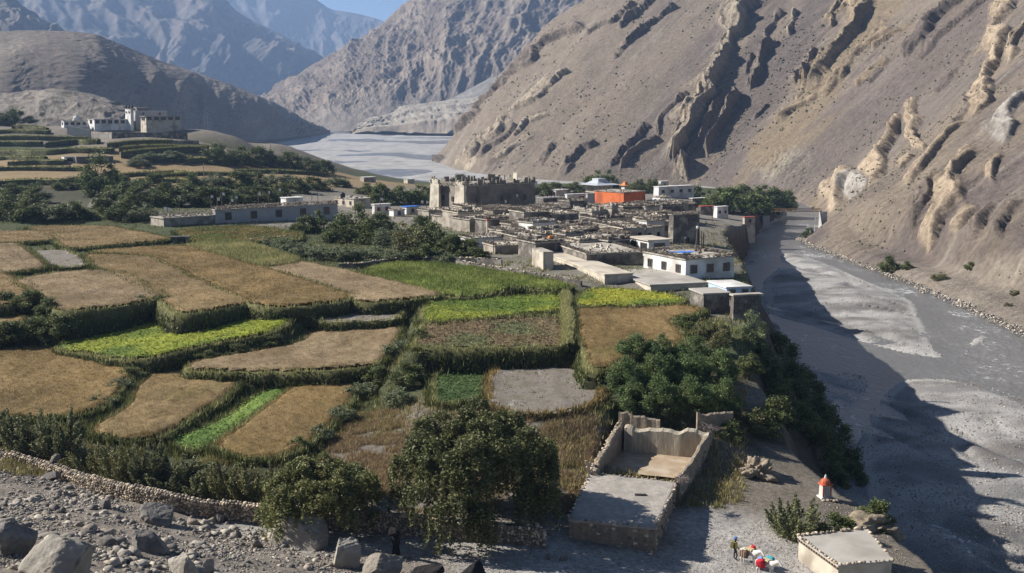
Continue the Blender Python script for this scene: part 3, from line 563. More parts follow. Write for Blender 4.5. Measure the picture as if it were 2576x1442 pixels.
# --- rounded brown hill on the left
top = [atY(-700, 60, 1250), atY(-300, 78, 1300), atY(0, 80, 1350), atY(60, 76, 1380), atY(180, 79, 1420), atY(240, 86, 1450), atY(300, 110, 1500), atY(400, 152, 1600), atY(520, 192, 1750), atY(620, 228, 1900), atY(700, 264, 2050), atY(765, 302, 2180), atY(828, 336, 2300)]
base = [atY(-700, 420, 760), atY(-300, 400, 800), atY(0, 385, 860), atY(60, 380, 900), atY(180, 375, 950), atY(240, 372, 1000), atY(300, 370, 1060), atY(400, 366, 1150), atY(520, 362, 1280), atY(620, 358, 1450), atY(700, 350, 1680), atY(765, 344, 1900), atY(825, 339, 2200)]
P, a, b, t = patch(base, top, 520, 320, 1.0); N0 = normals(P)
prof = np.sin(np.clip(t, 0, 1) * math.pi) ; D = 14 * prof + (11 * fbm(a / 230 + .3, b / 900, 3, 221, ridged=True) + 4 * fbm(a / 70, b / 300, 4, 222)) * prof + 0.9 * fbm(a / 12, b / 12, 4, 223) * smooth01(t * 6)
D = D + 12 * smooth01((a - a.max() * .72) / 100) * fbm(a / 35, b / 60, 4, 225, ridged=True) * prof * smooth01(1.3 - 2 * t)
P = P + N0 * D[..., None]
col = np.zeros(P.shape) + np.array([.19, .155, .125]); col = mix3(col, (.245, .205, .165), smooth01(.1 + 1.6 * fbm(a / 80, b / 120, 4, 226))); shr = smooth01(-.35 + 2.6 * fbm(a / 5, b / 5, 3, 227)); col = mix3(col, (.10, .095, .065), shr * .75)
P = np.concatenate([P, P[-1:] + np.array([-30, 160, -40.])]); col = np.concatenate([col, col[-1:]])
sheet('brown_hill', P, col, M_rock)
# small dark knoll in front of it
kt = [atY(-120, 258, 800), atY(0, 246, 800), atY(90, 238, 800), atY(140, 229, 800), atY(210, 243, 810), atY(260, 258, 820), atY(320, 288, 830), atY(400, 330, 840)]
kb = [atY(-120, 330, 690), atY(0, 330, 690), atY(90, 330, 690), atY(140, 330, 690), atY(210, 330, 690), atY(260, 335, 690), atY(320, 340, 700), atY(400, 345, 710)]
P, a, b, t = patch(kb, kt, 200, 120, 1.0); N0 = normals(P); D = (10 * np.sin(t * math.pi) + 2 * fbm(a / 18, b / 30, 4, 231, ridged=True) + .5 * fbm(a / 5, b / 5, 4, 232)) * smooth01(t * 8); P = P + N0 * D[..., None]
P = np.concatenate([P, P[-1:] + np.array([0, 90, -45.])]); col = np.zeros(P.shape) + np.array([.24, .21, .175]); A2 = np.concatenate([a, a[-1:]]); B2 = np.concatenate([b, b[-1:] + 60])
col = mix3(col, (.10, .09, .065), smooth01(-.2 + 2.4 * fbm(A2 / 7, B2 / 7, 4, 233)) * .8); sheet('dark_knoll', P, col, M_rock)

# --- far blue mountains
def far_mountain(name, top, base, seed, s, cdark, clite, amp=1.0):
    P, a, b, t = patch(base, top, 420, 300, 1.06); N0 = normals(P)
    g = fbm(a / (520 * s) + .3 * fbm(b / (700 * s), a / (900 * s), 3, seed), b / (1700 * s), 5, seed + 1, ridged=True); g2 = fbm(a / (160 * s), b / (420 * s), 4, seed + 2, ridged=True)
    D = (170 * g + 34 * g2 + 12 * fbm(a / (60 * s), b / (60 * s), 4, seed + 3)) * s * amp * smooth01((1.06 - t) * 5 + .12)
    P = P + N0 * D[..., None]; col = np.zeros(P.shape) + np.array(cdark); col = mix3(col, clite, smooth01(-.1 + 1.8 * g2 + .6 * fbm(a / (200 * s), b / (200 * s), 4, seed + 4)))
    sheet(name, P, col, M_far)
far_mountain('blue_mountain', [atY(-900, -160, 6400), atY(-300, -150, 6200), atY(60, -140, 6000), atY(330, -120, 6000), atY(520, -2, 6000), atY(620, 58, 6000), atY(700, 95, 6000), atY(800, 150, 6000), atY(900, 205, 6000), atY(1000, 260, 6000)],
             [atY(-900, 330, 4600), atY(-300, 330, 4500), atY(60, 330, 4400), atY(330, 330, 4300), atY(450, 330, 4200), atY(560, 330, 4300), atY(650, 330, 4500), atY(740, 330, 4800), atY(860, 330, 5200), atY(980, 330, 5500)], 301, 1.0, (.075, .07, .07), (.15, .12, .10))
far_mountain('distant_ridge', [atY(200, -110, 9000), atY(480, -110, 9000), atY(690, -60, 9000), atY(770, -2, 9000), atY(830, 38, 9000), atY(900, 49, 9000), atY(950, 62, 9000), atY(1020, 90, 9000), atY(1150, 110, 9000), atY(1400, 140, 9000)],
             [atY(200, 320, 7800), atY(480, 320, 7800), atY(690, 320, 7600), atY(770, 320, 7500), atY(830, 320, 7500), atY(900, 320, 7500), atY(950, 320, 7500), atY(1020, 320, 7500), atY(1150, 320, 7500), atY(1400, 320, 7500)], 321, 1.2, (.085, .08, .08), (.14, .12, .11), .55)
far_mountain('shadowed_ridge', [atY(-900, -120, 3600), atY(-300, -100, 3400), atY(-60, -40, 3300), atY(0, -8, 3300), atY(40, 20, 3300), atY(75, 42, 3300), atY(125, 76, 3300), atY(190, 110, 3300)],
             [atY(-900, 320, 2500), atY(-300, 320, 2500), atY(-60, 320, 2500), atY(0, 320, 2500), atY(40, 320, 2500), atY(75, 320, 2500), atY(125, 320, 2600), atY(190, 320, 2700)], 341, .4, (.10, .085, .07), (.17, .14, .115))

# ------------------------------------------------------------------ haze
hz = MB(); hz.box(-5200, 5200, -60, 9900, -80, 1700)
hm = bpy.data.materials.new('haze_air'); hm.use_nodes = True; N = hm.node_tree.nodes; N.clear()
ho = N.new('ShaderNodeOutputMaterial'); pv = N.new('ShaderNodeVolumePrincipled'); pv.inputs['Color'].default_value = (.42, .62, 1.0, 1); pv.inputs['Density'].default_value = 9.0e-5; pv.inputs['Anisotropy'].default_value = 0.1
hm.node_tree.links.new(pv.outputs[0], ho.inputs['Volume'])
haze = hz.build('haze', hm); tag(haze, kind='stuff')
# ------------------------------------------------------------------ crops
M_leafcrop = mat('crop_leaves', None, attr=True, scale=1.3, amt=0.35, rough=0.7, trans=0.18, spec=0.15)
M_bank = mat('bank_turf', None, attr=True, scale=2.5, amt=0.9, bump=0.08, bscale=6, rough=0.95)
M_tilled = mat('tilled_soil', (.27, .238, .20), (.145, .125, .102), scale=4.0, bump=0.15, bscale=7, rough=0.95, c3=(.17, .15, .11), s3=.5)
def tufts(Pt, hgt, wid, nb, col, spread=0.12, lean=0.35, seed=0, var=.30):
    r = np.random.default_rng(seed); n = len(Pt)
    if n == 0: return np.zeros((0, 3)), np.zeros((0, 3), int), np.zeros((0, 3))
    B = np.repeat(Pt, nb, 0); hg = np.repeat(np.broadcast_to(hgt, n), nb) * r.uniform(.65, 1.25, n * nb); wd = np.repeat(np.broadcast_to(wid, n), nb) * r.uniform(.7, 1.3, n * nb)
    B = B + np.c_[r.normal(0, spread, (n * nb, 2)), np.zeros(n * nb)]
    a = r.uniform(0, 2 * math.pi, n * nb); dx, dy = np.cos(a), np.sin(a); la = r.uniform(0, 2 * math.pi, n * nb); ll = r.uniform(0, lean, n * nb) * hg
    v0 = B - np.c_[dx, dy, 0 * dx] * wd[:, None]; v1 = B + np.c_[dx, dy, 0 * dx] * wd[:, None]; v2 = B + np.c_[np.cos(la) * ll, np.sin(la) * ll, hg]
    Vt = np.stack([v0, v1, v2], 1).reshape(-1, 3); Ft = np.arange(n * nb * 3).reshape(-1, 3)
    c = np.repeat(np.broadcast_to(col, (n, 3)), nb, 0) * r.uniform(1 - var, 1 + var, (n * nb, 1)); c = np.repeat(c, 3, 0)
    return Vt, Ft, c
def leaves(Pt, size, col, seed=0, up=0.4, var=.35, elong=1.5):
    """small rhombic leaves around given points"""
    r = np.random.default_rng(seed); n = len(Pt); nrm = r.normal(0, 1, (n, 3)); nrm[:, 2] += up * 2; nrm /= np.linalg.norm(nrm, axis=1, keepdims=True)
    t = np.cross(nrm, r.normal(0, 1, (n, 3))); t /= np.linalg.norm(t, axis=1, keepdims=True) + 1e-9; s = np.cross(nrm, t)
    L = (np.broadcast_to(size, n) * r.uniform(.6, 1.35, n))[:, None]
    Vt = np.stack([Pt - t * L * elong * .5, Pt + s * L * .5, Pt + t * L * elong * .5, Pt - s * L * .5], 1).reshape(-1, 3)
    c = np.repeat(np.broadcast_to(col, (n, 3)) * r.uniform(1 - var, 1 + var, (n, 1)), 4, 0)
    return Vt, np.arange(n * 4).reshape(-1, 4), c
def join(parts):
    Vs, Fs, Cs = [], {}, []; k = 0
    for Vt, Ft, c in parts:
        if len(Vt) == 0: continue
        Vs.append(Vt); Cs.append(c)
        for f in (Ft if isinstance(Ft, list) else [Ft]): Fs.setdefault(f.shape[1], []).append(f + k)
        k += len(Vt)
    return np.concatenate(Vs), [np.concatenate(f) for f in Fs.values()], np.concatenate(Cs)
CROP = { # colour a, colour b, tuft height, blade half width, canopy height
 'barley': ((.335, .242, .120), (.262, .186, .084), .26, .020, .45), 'barley_pink': ((.375, .280, .165), (.295, .215, .118), .24, .020, .45), 'barley_gold': ((.325, .226, .100), (.252, .174, .070), .28, .020, .45),
 'millet': ((.40, .36, .17), (.25, .25, .10), .6, .03, .5), 'greenbrown': ((.25, .19, .07), (.15, .165, .05), .3, .03, .3), 'corn': ((.27, .30, .085), (.17, .21, .055), .5, .035, .5),
 'beans': ((.27, .30, .040), (.12, .17, .028), .35, .1, .45), 'beans_yellow': ((.33, .33, .04), (.16, .21, .03), .35, .1, .45), 'peas': ((.24, .33, .075), (.13, .21, .045), .45, .09, .5),
 'potato': ((.15, .16, .07), (.20, .145, .08), .3, .07, .12), 'clover': ((.10, .15, .05), (.06, .10, .03), .25, .06, .15),
}
NAMES = {
 'U0': ('barley_field', 'small brown barley field cut by the left frame edge below the tree belt'), 'U1': ('barley_field', 'long brown barley strip nearest the left end of the long low house'),
 'U2': ('barley_field', 'pinkish tan field at the left edge beside the small grey fallow plot'), 'U3': ('fallow_field', 'small grey fallow plot wedged between tan fields on the left'),
 'U4': ('barley_field', 'pinkish tan rounded field above the dark bushy bank on the left'), 'U5': ('barley_field', 'brown barley field at left edge above the dark bank, left of pink field'),
 'U6': ('barley_field', 'brown barley field left of the pale grass line in the upper terrace'), 'U7': ('barley_field', 'longest golden brown barley strip, right of the pale grass line'),
 'U8': ('millet_field', 'pale yellow grain plot with tall loose heads beside the scrubby bushes'), 'U9': ('mixed_field', 'green and brown weedy field right below the long low house'),
 'U10': ('barley_field', 'pinkish brown barley strip bordering the green corn plot'), 'U11': ('corn_field', 'light green corn plot below the rubble wall at village edge'),
 'S0': ('barley_field', 'scrap of brown field in the dark bank at the left edge'), 'G1': ('bean_field', 'large bright green bean field curving below the dark bushy bank'),
 'A1': ('barley_field', 'golden brown field in the lower left above the willow shrubs'), 'A2': ('barley_field', 'brown barley field left of the narrow bright green strip'),
 'A3': ('pea_field', 'narrow bright green strip sunk between two brown barley fields'), 'A4': ('barley_field', 'golden barley field right of the narrow green strip, with pale grass rim'),
 'B1': ('barley_field', 'tan barley field right of the curved bean field, tapering to the left'), 'G2': ('fallow_field', 'thin grey fallow strip above the tapering tan barley field'),
 'C1': ('bean_field', 'bright green bean plot in the centre above the dull potato plot'), 'C2': ('potato_field', 'dull green and brown square plot below the central bean plot'),
 'D1': ('bean_field', 'yellow green bean plot directly below the flat mud roofs'), 'D2': ('barley_field', 'golden brown field between the grassy wall and the river cliff'),
 'E1': ('clover_field', 'small dark green plot left of the round grey fallow field'), 'E2': ('fallow_field', 'round pale grey tilled field ringed by orange grass'),
}
FIELD_POLYS = []
for fi, (k, (crop, pl, P)) in enumerate(FW.items()):
    r = np.random.default_rng(900 + fi); name, label = NAMES[k]
    Q = P.copy(); c0 = Q.mean(0); zf = lambda x, y: pl[0] * x + pl[1] * y + pl[2]
    Q[:, 2] = zf(Q[:, 0], Q[:, 1])
    # evenly spaced outline with a little wobble
    s = np.r_[0, np.cumsum(np.linalg.norm(np.diff(np.vstack([Q, Q[:1]]), axis=0), axis=1))]; per = s[-1]; n = max(24, int(per / 1.1))
    q = np.stack([np.interp(np.linspace(0, per, n, endpoint=False), s, np.r_[Q[:, i], Q[0, i]]) for i in range(3)], -1)
    tan = np.roll(q, -1, 0) - np.roll(q, 1, 0); nrm = np.c_[tan[:, 1], -tan[:, 0]]; nrm /= np.linalg.norm(nrm, axis=1, keepdims=True) + 1e-9
    area = 0.5 * np.sum(q[:, 0] * np.roll(q[:, 1], -1) - np.roll(q[:, 0], -1) * q[:, 1])
    if area < 0: nrm = -nrm
    for _ in range(2): q = .5 * q + .25 * np.roll(q, 1, 0) + .25 * np.roll(q, -1, 0)
    q[:, :2] += nrm * (r.normal(0, .10, (n, 1)) + (.85 if k[0] == 'U' else .45) + .30 * vn(np.arange(n) / 5.0, fi + .5, 3)[:, None])
    FIELD_POLYS.append(q[:, :2].copy())
    zt = zf(q[:, 0], q[:, 1]); root = empty(name, (c0[0], c0[1], zf(c0[0], c0[1]))); tag(root, label, 'field', 'terraced fields below the village'); o = np.array(root.location)
    # bank: rim, shoulder, foot
    drop = np.clip(zt - gz(q[:, 0] + nrm[:, 0] * 1.5, q[:, 1] + nrm[:, 1] * 1.5, False), .25, 6.0)
    off = .38 + .25 * drop; zf_ = zt - drop - .35
    rows = [np.c_[q[:, :2], zt], np.c_[q[:, :2] + nrm * (.35), zt + .06], np.c_[q[:, :2] + nrm * (off * .75)[:, None], zt - drop * .45], np.c_[q[:, :2] + nrm * (off + .15)[:, None], zf_]]
    rows = [rw + np.c_[np.zeros((n, 2)), r.normal(0, .04 + .05 * (i > 1), n)] for i, rw in enumerate(rows)]
    Vb = np.concatenate(rows + [np.array([[c0[0], c0[1], zf(c0[0], c0[1]) - .02]])]) - o; i0 = np.arange(n); i1 = np.roll(i0, -1)
    Fq = np.concatenate([np.c_[j * n + i0, j * n + i1, (j + 1) * n + i1, (j + 1) * n + i0] for j in range(3)]); Ftri = np.c_[i1, i0, np.full(n, 4 * n)]
    if area < 0: Fq = Fq[:, ::-1]; Ftri = Ftri[:, ::-1]
    Fq = Fq[:, ::-1]; Ftri = Ftri[:, ::-1]
    fal = crop.startswith('fallow')
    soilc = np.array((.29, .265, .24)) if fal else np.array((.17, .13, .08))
    cb = np.concatenate([np.tile(c, (n, 1)) for c in ((.13, .125, .045), (.12, .115, .045), (.045, .047, .02), (.03, .03, .016))] + [soilc[None]]); cb[:n] = soilc if fal else cb[:n]  # turf colour darkens towards the foot to paint in the bank's shade
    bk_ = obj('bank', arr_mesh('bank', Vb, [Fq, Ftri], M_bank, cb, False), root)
    dist = max(c0[1], 60.0); ds = (110.0 / dist) ** 1.25
    # grass on rim and bank
    m = int(per * 11.0 * ds * (1 + .6 * drop.mean())) + 20; w = r.uniform(0, n, m); j = w.astype(int) % n; f = (w % 1)[:, None]; e = q[j] * (1 - f) + q[(j + 1) % n] * f; nn = nrm[j]; dr = drop[j]
    side = r.uniform(0, 1, m) ** 1.5
    pos = np.c_[e[:, :2] + nn * ((.1 + side * (.55 + .22 * dr)))[:, None], zf(e[:, 0], e[:, 1]) - side * dr * .95]
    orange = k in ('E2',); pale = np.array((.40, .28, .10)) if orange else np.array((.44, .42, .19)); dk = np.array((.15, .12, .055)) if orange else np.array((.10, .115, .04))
    cc = pale * (1 - smooth01(side * 2.2)[:, None]) + dk * smooth01(side * 2.2)[:, None]  # pale rim grass brightened as sunlit, face tufts darkened for shade
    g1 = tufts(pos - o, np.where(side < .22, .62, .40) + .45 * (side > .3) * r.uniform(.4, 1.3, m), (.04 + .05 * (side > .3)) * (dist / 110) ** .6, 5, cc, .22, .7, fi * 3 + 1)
    big = np.where(drop > .7)[0]; pts_ = [g1]
    if len(big):
        m2 = int(len(big) * 34 * ds) + 8; j = big[r.integers(0, len(big), m2)]; f2 = r.uniform(0, 1, (m2, 1)); e = q[j] * (1 - f2) + q[(j + 1) % n] * f2; sd2 = r.uniform(.08, 1.05, m2); bulge = .25 + .35 * np.clip(fbm(e[:, 0] / 1.6, e[:, 1] / 1.6 + sd2 * 2, 3, 640 + fi) + .3, -.2, 1)
        lp = np.c_[e[:, :2] + nrm[j] * (.15 + sd2 * (.38 + .25 * drop[j]) + bulge)[:, None], zf(e[:, 0], e[:, 1]) - sd2 * drop[j] + r.normal(0, .12, m2)]; wl_ = r.uniform(0, 1, (m2, 1)) * (1 - .5 * sd2[:, None])
        pts_.append(leaves(lp - o, .15 * (dist / 110) ** .6, np.array((.085, .098, .035)) * (1 - wl_) + np.array((.21, .215, .08)) * wl_, fi + 90, .3, .35, 1.7))
    ga = join(pts_); gv = obj('grass_verge', arr_mesh('grass_verge', ga[0], ga[1], M_leafcrop, ga[2]), root); tag(gv, kind='stuff')
    if fal:
        # tilled surface
        lo = q[:, :2].min(0); hi = q[:, :2].max(0); st = .5; gx, gy = np.meshgrid(np.arange(lo[0], hi[0], st), np.arange(lo[1], hi[1], st)); ins = in_poly(gx, gy, q)
        h = .05 + .10 * fbm(gx / .9, gy / .9, 4, 5, gain=.7) + .09 * np.exp(-(((gx - c0[0] + 2.0 + .3 * np.sin(gy / 3)) % 6.5 - 3) / .5) ** 2)
        kp = ins[:-1, :-1] & ins[1:, 1:] & ins[1:, :-1] & ins[:-1, 1:]
        Vv, Ff, _ = grid_clean(np.stack([gx, gy, zf(gx, gy) + h], -1).reshape(-1, 3) - o, grid_faces(*gx.shape, kp)); so = obj('tilled_soil', arr_mesh('tilled_soil', Vv, Ff, M_tilled, None, False), root)
        xy = r.uniform(lo, hi, (int(abs(area) * 2.2) + 10, 2)); xy = xy[in_poly(xy[:, 0], xy[:, 1], q)]; g2 = tufts(np.c_[xy, zf(xy[:, 0], xy[:, 1]) + .02] - o, .16, .05, 3, np.array((.19, .17, .09)), .12, 1.0, fi + 40); so = obj('stubble', arr_mesh('stubble', g2[0], g2[1], M_leafcrop, g2[2]), root); tag(so, kind='stuff')
        continue
    ca, cb2, th, bw, ch = CROP[crop]; ca = np.array(ca); cb2 = np.array(cb2)
    lo = q[:, :2].min(0); hi = q[:, :2].max(0); inset = q[:, :2] - nrm * .05
    A = abs(area); leafy = crop in ('beans', 'beans_yellow', 'peas', 'clover', 'potato')
    dens = (17 if leafy else 26) * ds; N_ = int((hi - lo).prod() * dens); xy = r.uniform(lo, hi, (N_, 2)); xy = xy[in_poly(xy[:, 0], xy[:, 1], inset)]
    if len(xy) > 34000: xy = xy[:34000]
    def tone(x, y):
        w1 = smooth01(.5 + 1.3 * fbm(x / 5, y / 5, 4, 400 + fi)); w2 = smooth01(-.6 + 1.8 * fbm(x / 11 + 3, y / 11, 3, 430 + fi))
        c = ca * (1 - w1[..., None]) + cb2 * w1[..., None]
        w3 = fbm(x / 2.2, y / 7, 3, 460 + fi); c = c * (1 + .22 * w3 + .16 * fbm(x / 14, y / 14, 2, 470 + fi))[..., None]
        return c * (1 - .42 * w2[..., None]) + np.array((.13, .14, .04)) * .42 * w2[..., None]
    bump = lambda x, y: .14 * fbm(x / 1.1, y / 1.1, 3, 77) + .10 * fbm(x / .45, y / .45, 2, 78) + .08 * fbm(x / 5, y / 5, 2, 79)
    st = max(.32, .32 * dist / 120); gx, gy = np.meshgrid(np.arange(lo[0], hi[0], st), np.arange(lo[1], hi[1], st)); ins = in_poly(gx, gy, inset)
    dd, _, _ = seg_dist(gx, gy, inset[::3]); kp = ins[:-1, :-1] & ins[1:, 1:] & ins[1:, :-1] & ins[:-1, 1:]
    Vv, Ff, cg = grid_clean(np.stack([gx, gy, zf(gx, gy) + ch * smooth01(.35 + dd / .8) + bump(gx, gy) * .9], -1).reshape(-1, 3) - o, grid_faces(*gx.shape, kp), (tone(gx, gy) * .85).reshape(-1, 3))
    pz = np.c_[xy, zf(xy[:, 0], xy[:, 1]) + ch * .72 + bump(xy[:, 0], xy[:, 1])] - o; tc = tone(xy[:, 0], xy[:, 1])
    sz = (dist / 110) ** .55
    parts = [(Vv, Ff, cg)] if len(Ff) else []
    if leafy:
        pp = np.repeat(pz, 2, 0) + r.normal(0, .12, (len(pz) * 2, 3)) + [0, 0, .12]; parts.append(leaves(pp, .15 * sz, np.repeat(tc, 2, 0), fi, 1.0, .45, 1.3))
        if crop in ('potato',): pass
    else:
        parts.append(tufts(pz, th * (1 + .25 * (sz - 1)), bw * sz, 3, tc, .10, .5, fi, .5))
    V_, F_, c_ = join(parts); cr = obj('crop', arr_mesh('crop', V_, F_, M_leafcrop, c_), root); tag(cr, kind='stuff')

# ------------------------------------------------------------------ wild grass on everything that is neither field nor path
r = np.random.default_rng(77); parts = []
def scatter_grass(n, ubox, cols, hg, seed, dens_noise=True, yr=(92, 330)):
    rr = np.random.default_rng(seed); y = 1 / rr.uniform(1 / yr[1], 1 / yr[0], n); x = rr.uniform(*ubox, n) * y
    ok = x < x_top(y) + 1.0
    for q in FIELD_POLYS: 
        lo = q.min(0); hi = q.max(0); b = (x > lo[0]) & (x < hi[0]) & (y > lo[1]) & (y < hi[1])
        if b.any(): bi = np.where(b)[0]; ok[bi[in_poly(x[bi], y[bi], q)]] = False
    ok &= ~in_poly(x, y, YARD)
    if dens_noise: ok &= fbm(x / 4, y / 4, 3, seed) > -.12
    x, y = x[ok], y[ok]; z = gz(x, y, False); sc = surf_col(x, y); green = sc[:, 1] - sc[:, 0] * .82
    return x, y, z, green
x, y, z, gr = scatter_grass(52000, (-.62, .22), None, .4, 701)
m = (gr > -.012) ; x, y, z, gr = x[m], y[m], z[m], gr[m]; w = smooth01(gr / .03)[:, None]
cc = np.array((.30, .25, .11)) * (1 - w) + np.array((.165, .18, .062)) * w; cc = cc * (.8 + .5 * r.uniform(0, 1, (len(x), 1)))
V_, F_, c_ = tufts(np.c_[x, y, z], .5, .05 * (y / 110) ** .6, 4, cc, .22, .7, 71); wg = obj('wild_grass', arr_mesh('wild_grass', V_, F_, M_leafcrop, c_)); tag(wg, kind='stuff')
# dry tawny grass on the slope above the path
y = r.uniform(88, 116, 42000); x = r.uniform(-18, 10, 42000); ok = np.ones(len(x), bool); u_, v_ = proj(np.c_[x, y, gz(x, y, False)])
ok = ((u_ > 790) & (u_ < 1010) & (v_ > 1030) & (v_ < 1250)) | ((u_ > 1300) & (u_ < 1500) & (v_ > 1045) & (v_ < 1290)) | ((u_ > 1000) & (u_ < 1300) & (v_ > 1040) & (v_ < 1300) & (r.uniform(0, 1, len(x)) < .3))
ok &= fbm(x / 2, y / 2, 3, 15) > -.2
for q in FIELD_POLYS: ok &= ~in_poly(x, y, q)
ok &= ~in_poly(x, y, YARD * 1.0)
x, y = x[ok], y[ok]; cc = np.array((.36, .27, .155)) * r.uniform(.6, 1.25, (len(x), 1)); V_, F_, c_ = tufts(np.c_[x, y, gz(x, y, False)], .38, .03, 4, cc, .18, .9, 72)
dg = obj('dry_grass', arr_mesh('dry_grass', V_, F_, M_leafcrop, c_)); tag(dg, kind='stuff')
# ------------------------------------------------------------------ trees and bushes
M_leaf = mat('foliage', None, attr=True, scale=1.0, amt=0.25, rough=0.6, trans=0.22, spec=0.25, objc=True)
M_bark = mat('bark', (.13, .10, .075), (.07, .055, .045), scale=6, bump=.03, bscale=14, objc=True)
def blob_points(r, centers, radii, n, shell=.75, flat=1.0):
    w = radii ** 2; i = r.choice(len(centers), n, p=w / w.sum()); d = r.normal(0, 1, (n, 3)); d /= np.linalg.norm(d, axis=1, keepdims=True)
    rr = radii[i] * (shell + (1 - shell) * r.uniform(-1.2, 1, n)); p = centers[i] + d * rr[:, None] * [1, 1, flat]
    return p, d, i
def crown_mesh(name, seed, kind, n, size, ca, cb):
    """unit tree: height 1, crown about 1 wide"""
    r = np.random.default_rng(seed); parts = []; ca = np.array(ca); cb = np.array(cb)
    if kind == 'round':      # broad crown of clumps
        k = 26; th = r.uniform(0, 2 * math.pi, k); ph = r.uniform(-.55, 1, k); rad = .36 * np.sqrt(np.clip(1 - ph ** 2, .05, 1)) * r.uniform(.6, 1.05, k)
        ctr = np.c_[np.cos(th) * rad, np.sin(th) * rad, .60 + ph * .30]; rr = r.uniform(.09, .19, k)
    elif kind == 'bush':     # from the ground up, several lobes
        k = 40; th = r.uniform(0, 2 * math.pi, k); rad = .42 * np.sqrt(r.uniform(0, 1, k)); hz_ = r.uniform(.12, .86, k) * (1 - .75 * (rad / .45) ** 2)
        ctr = np.c_[np.cos(th) * rad, np.sin(th) * rad, hz_]; rr = r.uniform(.06, .19, k)
    elif kind == 'spray':    # many upright shoots
        k = 34; th = r.uniform(0, 2 * math.pi, k); rad = .10 + .36 * np.sqrt(r.uniform(0, 1, k)); tip = np.c_[np.cos(th) * rad * 1.25, np.sin(th) * rad * 1.25, r.uniform(.55, 1.0, k) * (1 - .5 * (rad / .5) ** 2)]
        basep = np.c_[np.cos(th) * rad * .5, np.sin(th) * rad * .5, np.zeros(k)]; i = r.integers(0, k, n); t = r.uniform(.05, 1, n) ** .8
        p = basep[i] * (1 - t[:, None]) + tip[i] * t[:, None] + r.normal(0, 1, (n, 3)) * (.055 * (1.15 - t))[:, None]; p[:, 2] = np.abs(p[:, 2])
        w = r.uniform(0, 1, k)[i] * .7 + r.uniform(0, .3, n); c = ca * (1 - w[:, None]) + cb * w[:, None]
        return join([leaves(p, size, c, seed + 1, .1, .3, 2.6)])
    elif kind == 'willow':   # drooping strands below domed clumps
        k = 84; th = r.uniform(0, 2 * math.pi, k); q = np.sqrt(r.uniform(0, 1, k)); rad = .48 * q; hz_ = .40 + .56 * np.sqrt(np.clip(1 - q ** 2, 0, 1)) * r.uniform(.55, 1, k)
        hz_ = np.where(r.uniform(0, 1, k) < .35, hz_ * r.uniform(.6, .9, k), hz_); ctr = np.c_[np.cos(th) * rad, np.sin(th) * rad, hz_]; rr = r.uniform(.05, .10, k); n1 = int(n * .4)
        p, d, i = blob_points(r, ctr, rr, n1, .7, .8); w = r.uniform(0, 1, k)[i] * .75 + r.uniform(0, .25, n1); parts.append(leaves(p, size, ca * (1 - w[:, None]) + cb * w[:, None], seed + 2, .2, .35, 2.2))
        ns = 900; si = r.integers(0, k, ns); a = r.uniform(0, 2 * math.pi, ns); q2 = np.sqrt(r.uniform(.2, 1, ns)); sp0 = ctr[si] + np.c_[np.cos(a) * rr[si] * q2, np.sin(a) * rr[si] * q2, rr[si] * .3]; ln = r.uniform(.10, .36, ns); ln = np.minimum(ln, sp0[:, 2] - .05)
        n2 = n - n1; j = r.integers(0, ns, n2); t = r.uniform(0, 1, n2); p = sp0[j] + np.c_[np.cos(a[j]) * .03 * t, np.sin(a[j]) * .03 * t, -ln[j] * t] + r.normal(0, .008, (n2, 3)); w = (r.uniform(0, 1, ns)[j] * .6 + .4 * t)
        Vt, Ft, c = leaves(p, size, ca * (1 - w[:, None]) + cb * w[:, None], seed + 3, 0, .3, 2.4); parts.append((Vt, Ft, c)); return join(parts)
    p, d, i = blob_points(r, ctr, rr, n, .55); p = p + r.normal(0, .022, p.shape); p[:, 2] = np.abs(p[:, 2])
    w = np.clip(r.uniform(0, 1, len(ctr))[i] * .7 + r.uniform(0, .3, n), 0, 1); return join([leaves(p, size, ca * (1 - w[:, None]) + cb * w[:, None], seed + 1, .35, .35, 1.6)])
def trunk_mesh(seed, r0, h, spread, nb=5):
    r = random.Random(seed); m = MB(); p = Vector((0, 0, -.06)); d = Vector((r.uniform(-.12, .12), r.uniform(-.12, .12), 1)); q = p + d * h; m.bar(p, q, r0, r0 * .7, 7)
    for k in range(nb):
        a = 2 * math.pi * k / nb + r.uniform(-.4, .4); e = q + Vector((math.cos(a) * spread, math.sin(a) * spread, r.uniform(.18, .36))); mid = q.lerp(e, .5) + Vector((0, 0, .05)); m.bar(q - Vector((0, 0, .02)), mid, r0 * .55, r0 * .4, 5); m.bar(mid, e, r0 * .4, r0 * .15, 5)
    return m.mesh('trunk', M_bark)
PROTO = {}
def proto(key, kind, n, size, ca, cb, nvar=3, trunk=None):
    L = []
    for k in range(nvar):
        V_, F_, c_ = crown_mesh(key, 1000 + 37 * len(PROTO) + k, kind, n, size, ca, cb)
        L.append((arr_mesh('crown', V_, F_, M_leaf, c_), trunk_mesh(50 + k, *trunk) if trunk else None))
    PROTO[key] = L
proto('dark_tree', 'bush', 9000, .028, (0.080, 0.104, 0.036), (0.165, 0.195, 0.062), 3, (.028, .38, .2))
proto('dark_bush', 'bush', 6500, .032, (0.080, 0.100, 0.036), (0.168, 0.190, 0.064), 4)
proto('grey_bush', 'bush', 5500, .032, (0.120, 0.142, 0.075), (0.205, 0.222, 0.115), 2)
proto('dry_bush', 'bush', 4500, .032, (0.178, 0.151, 0.069), (0.136, 0.164, 0.062), 2)
proto('far_tree', 'bush', 5000, .036, (0.095, 0.125, 0.042), (0.175, 0.210, 0.068), 2, (.03, .35, .18))
proto('orchard', 'bush', 14000, .023, (0.078, 0.118, 0.042), (0.172, 0.222, 0.078), 3, (.025, .42, .22))
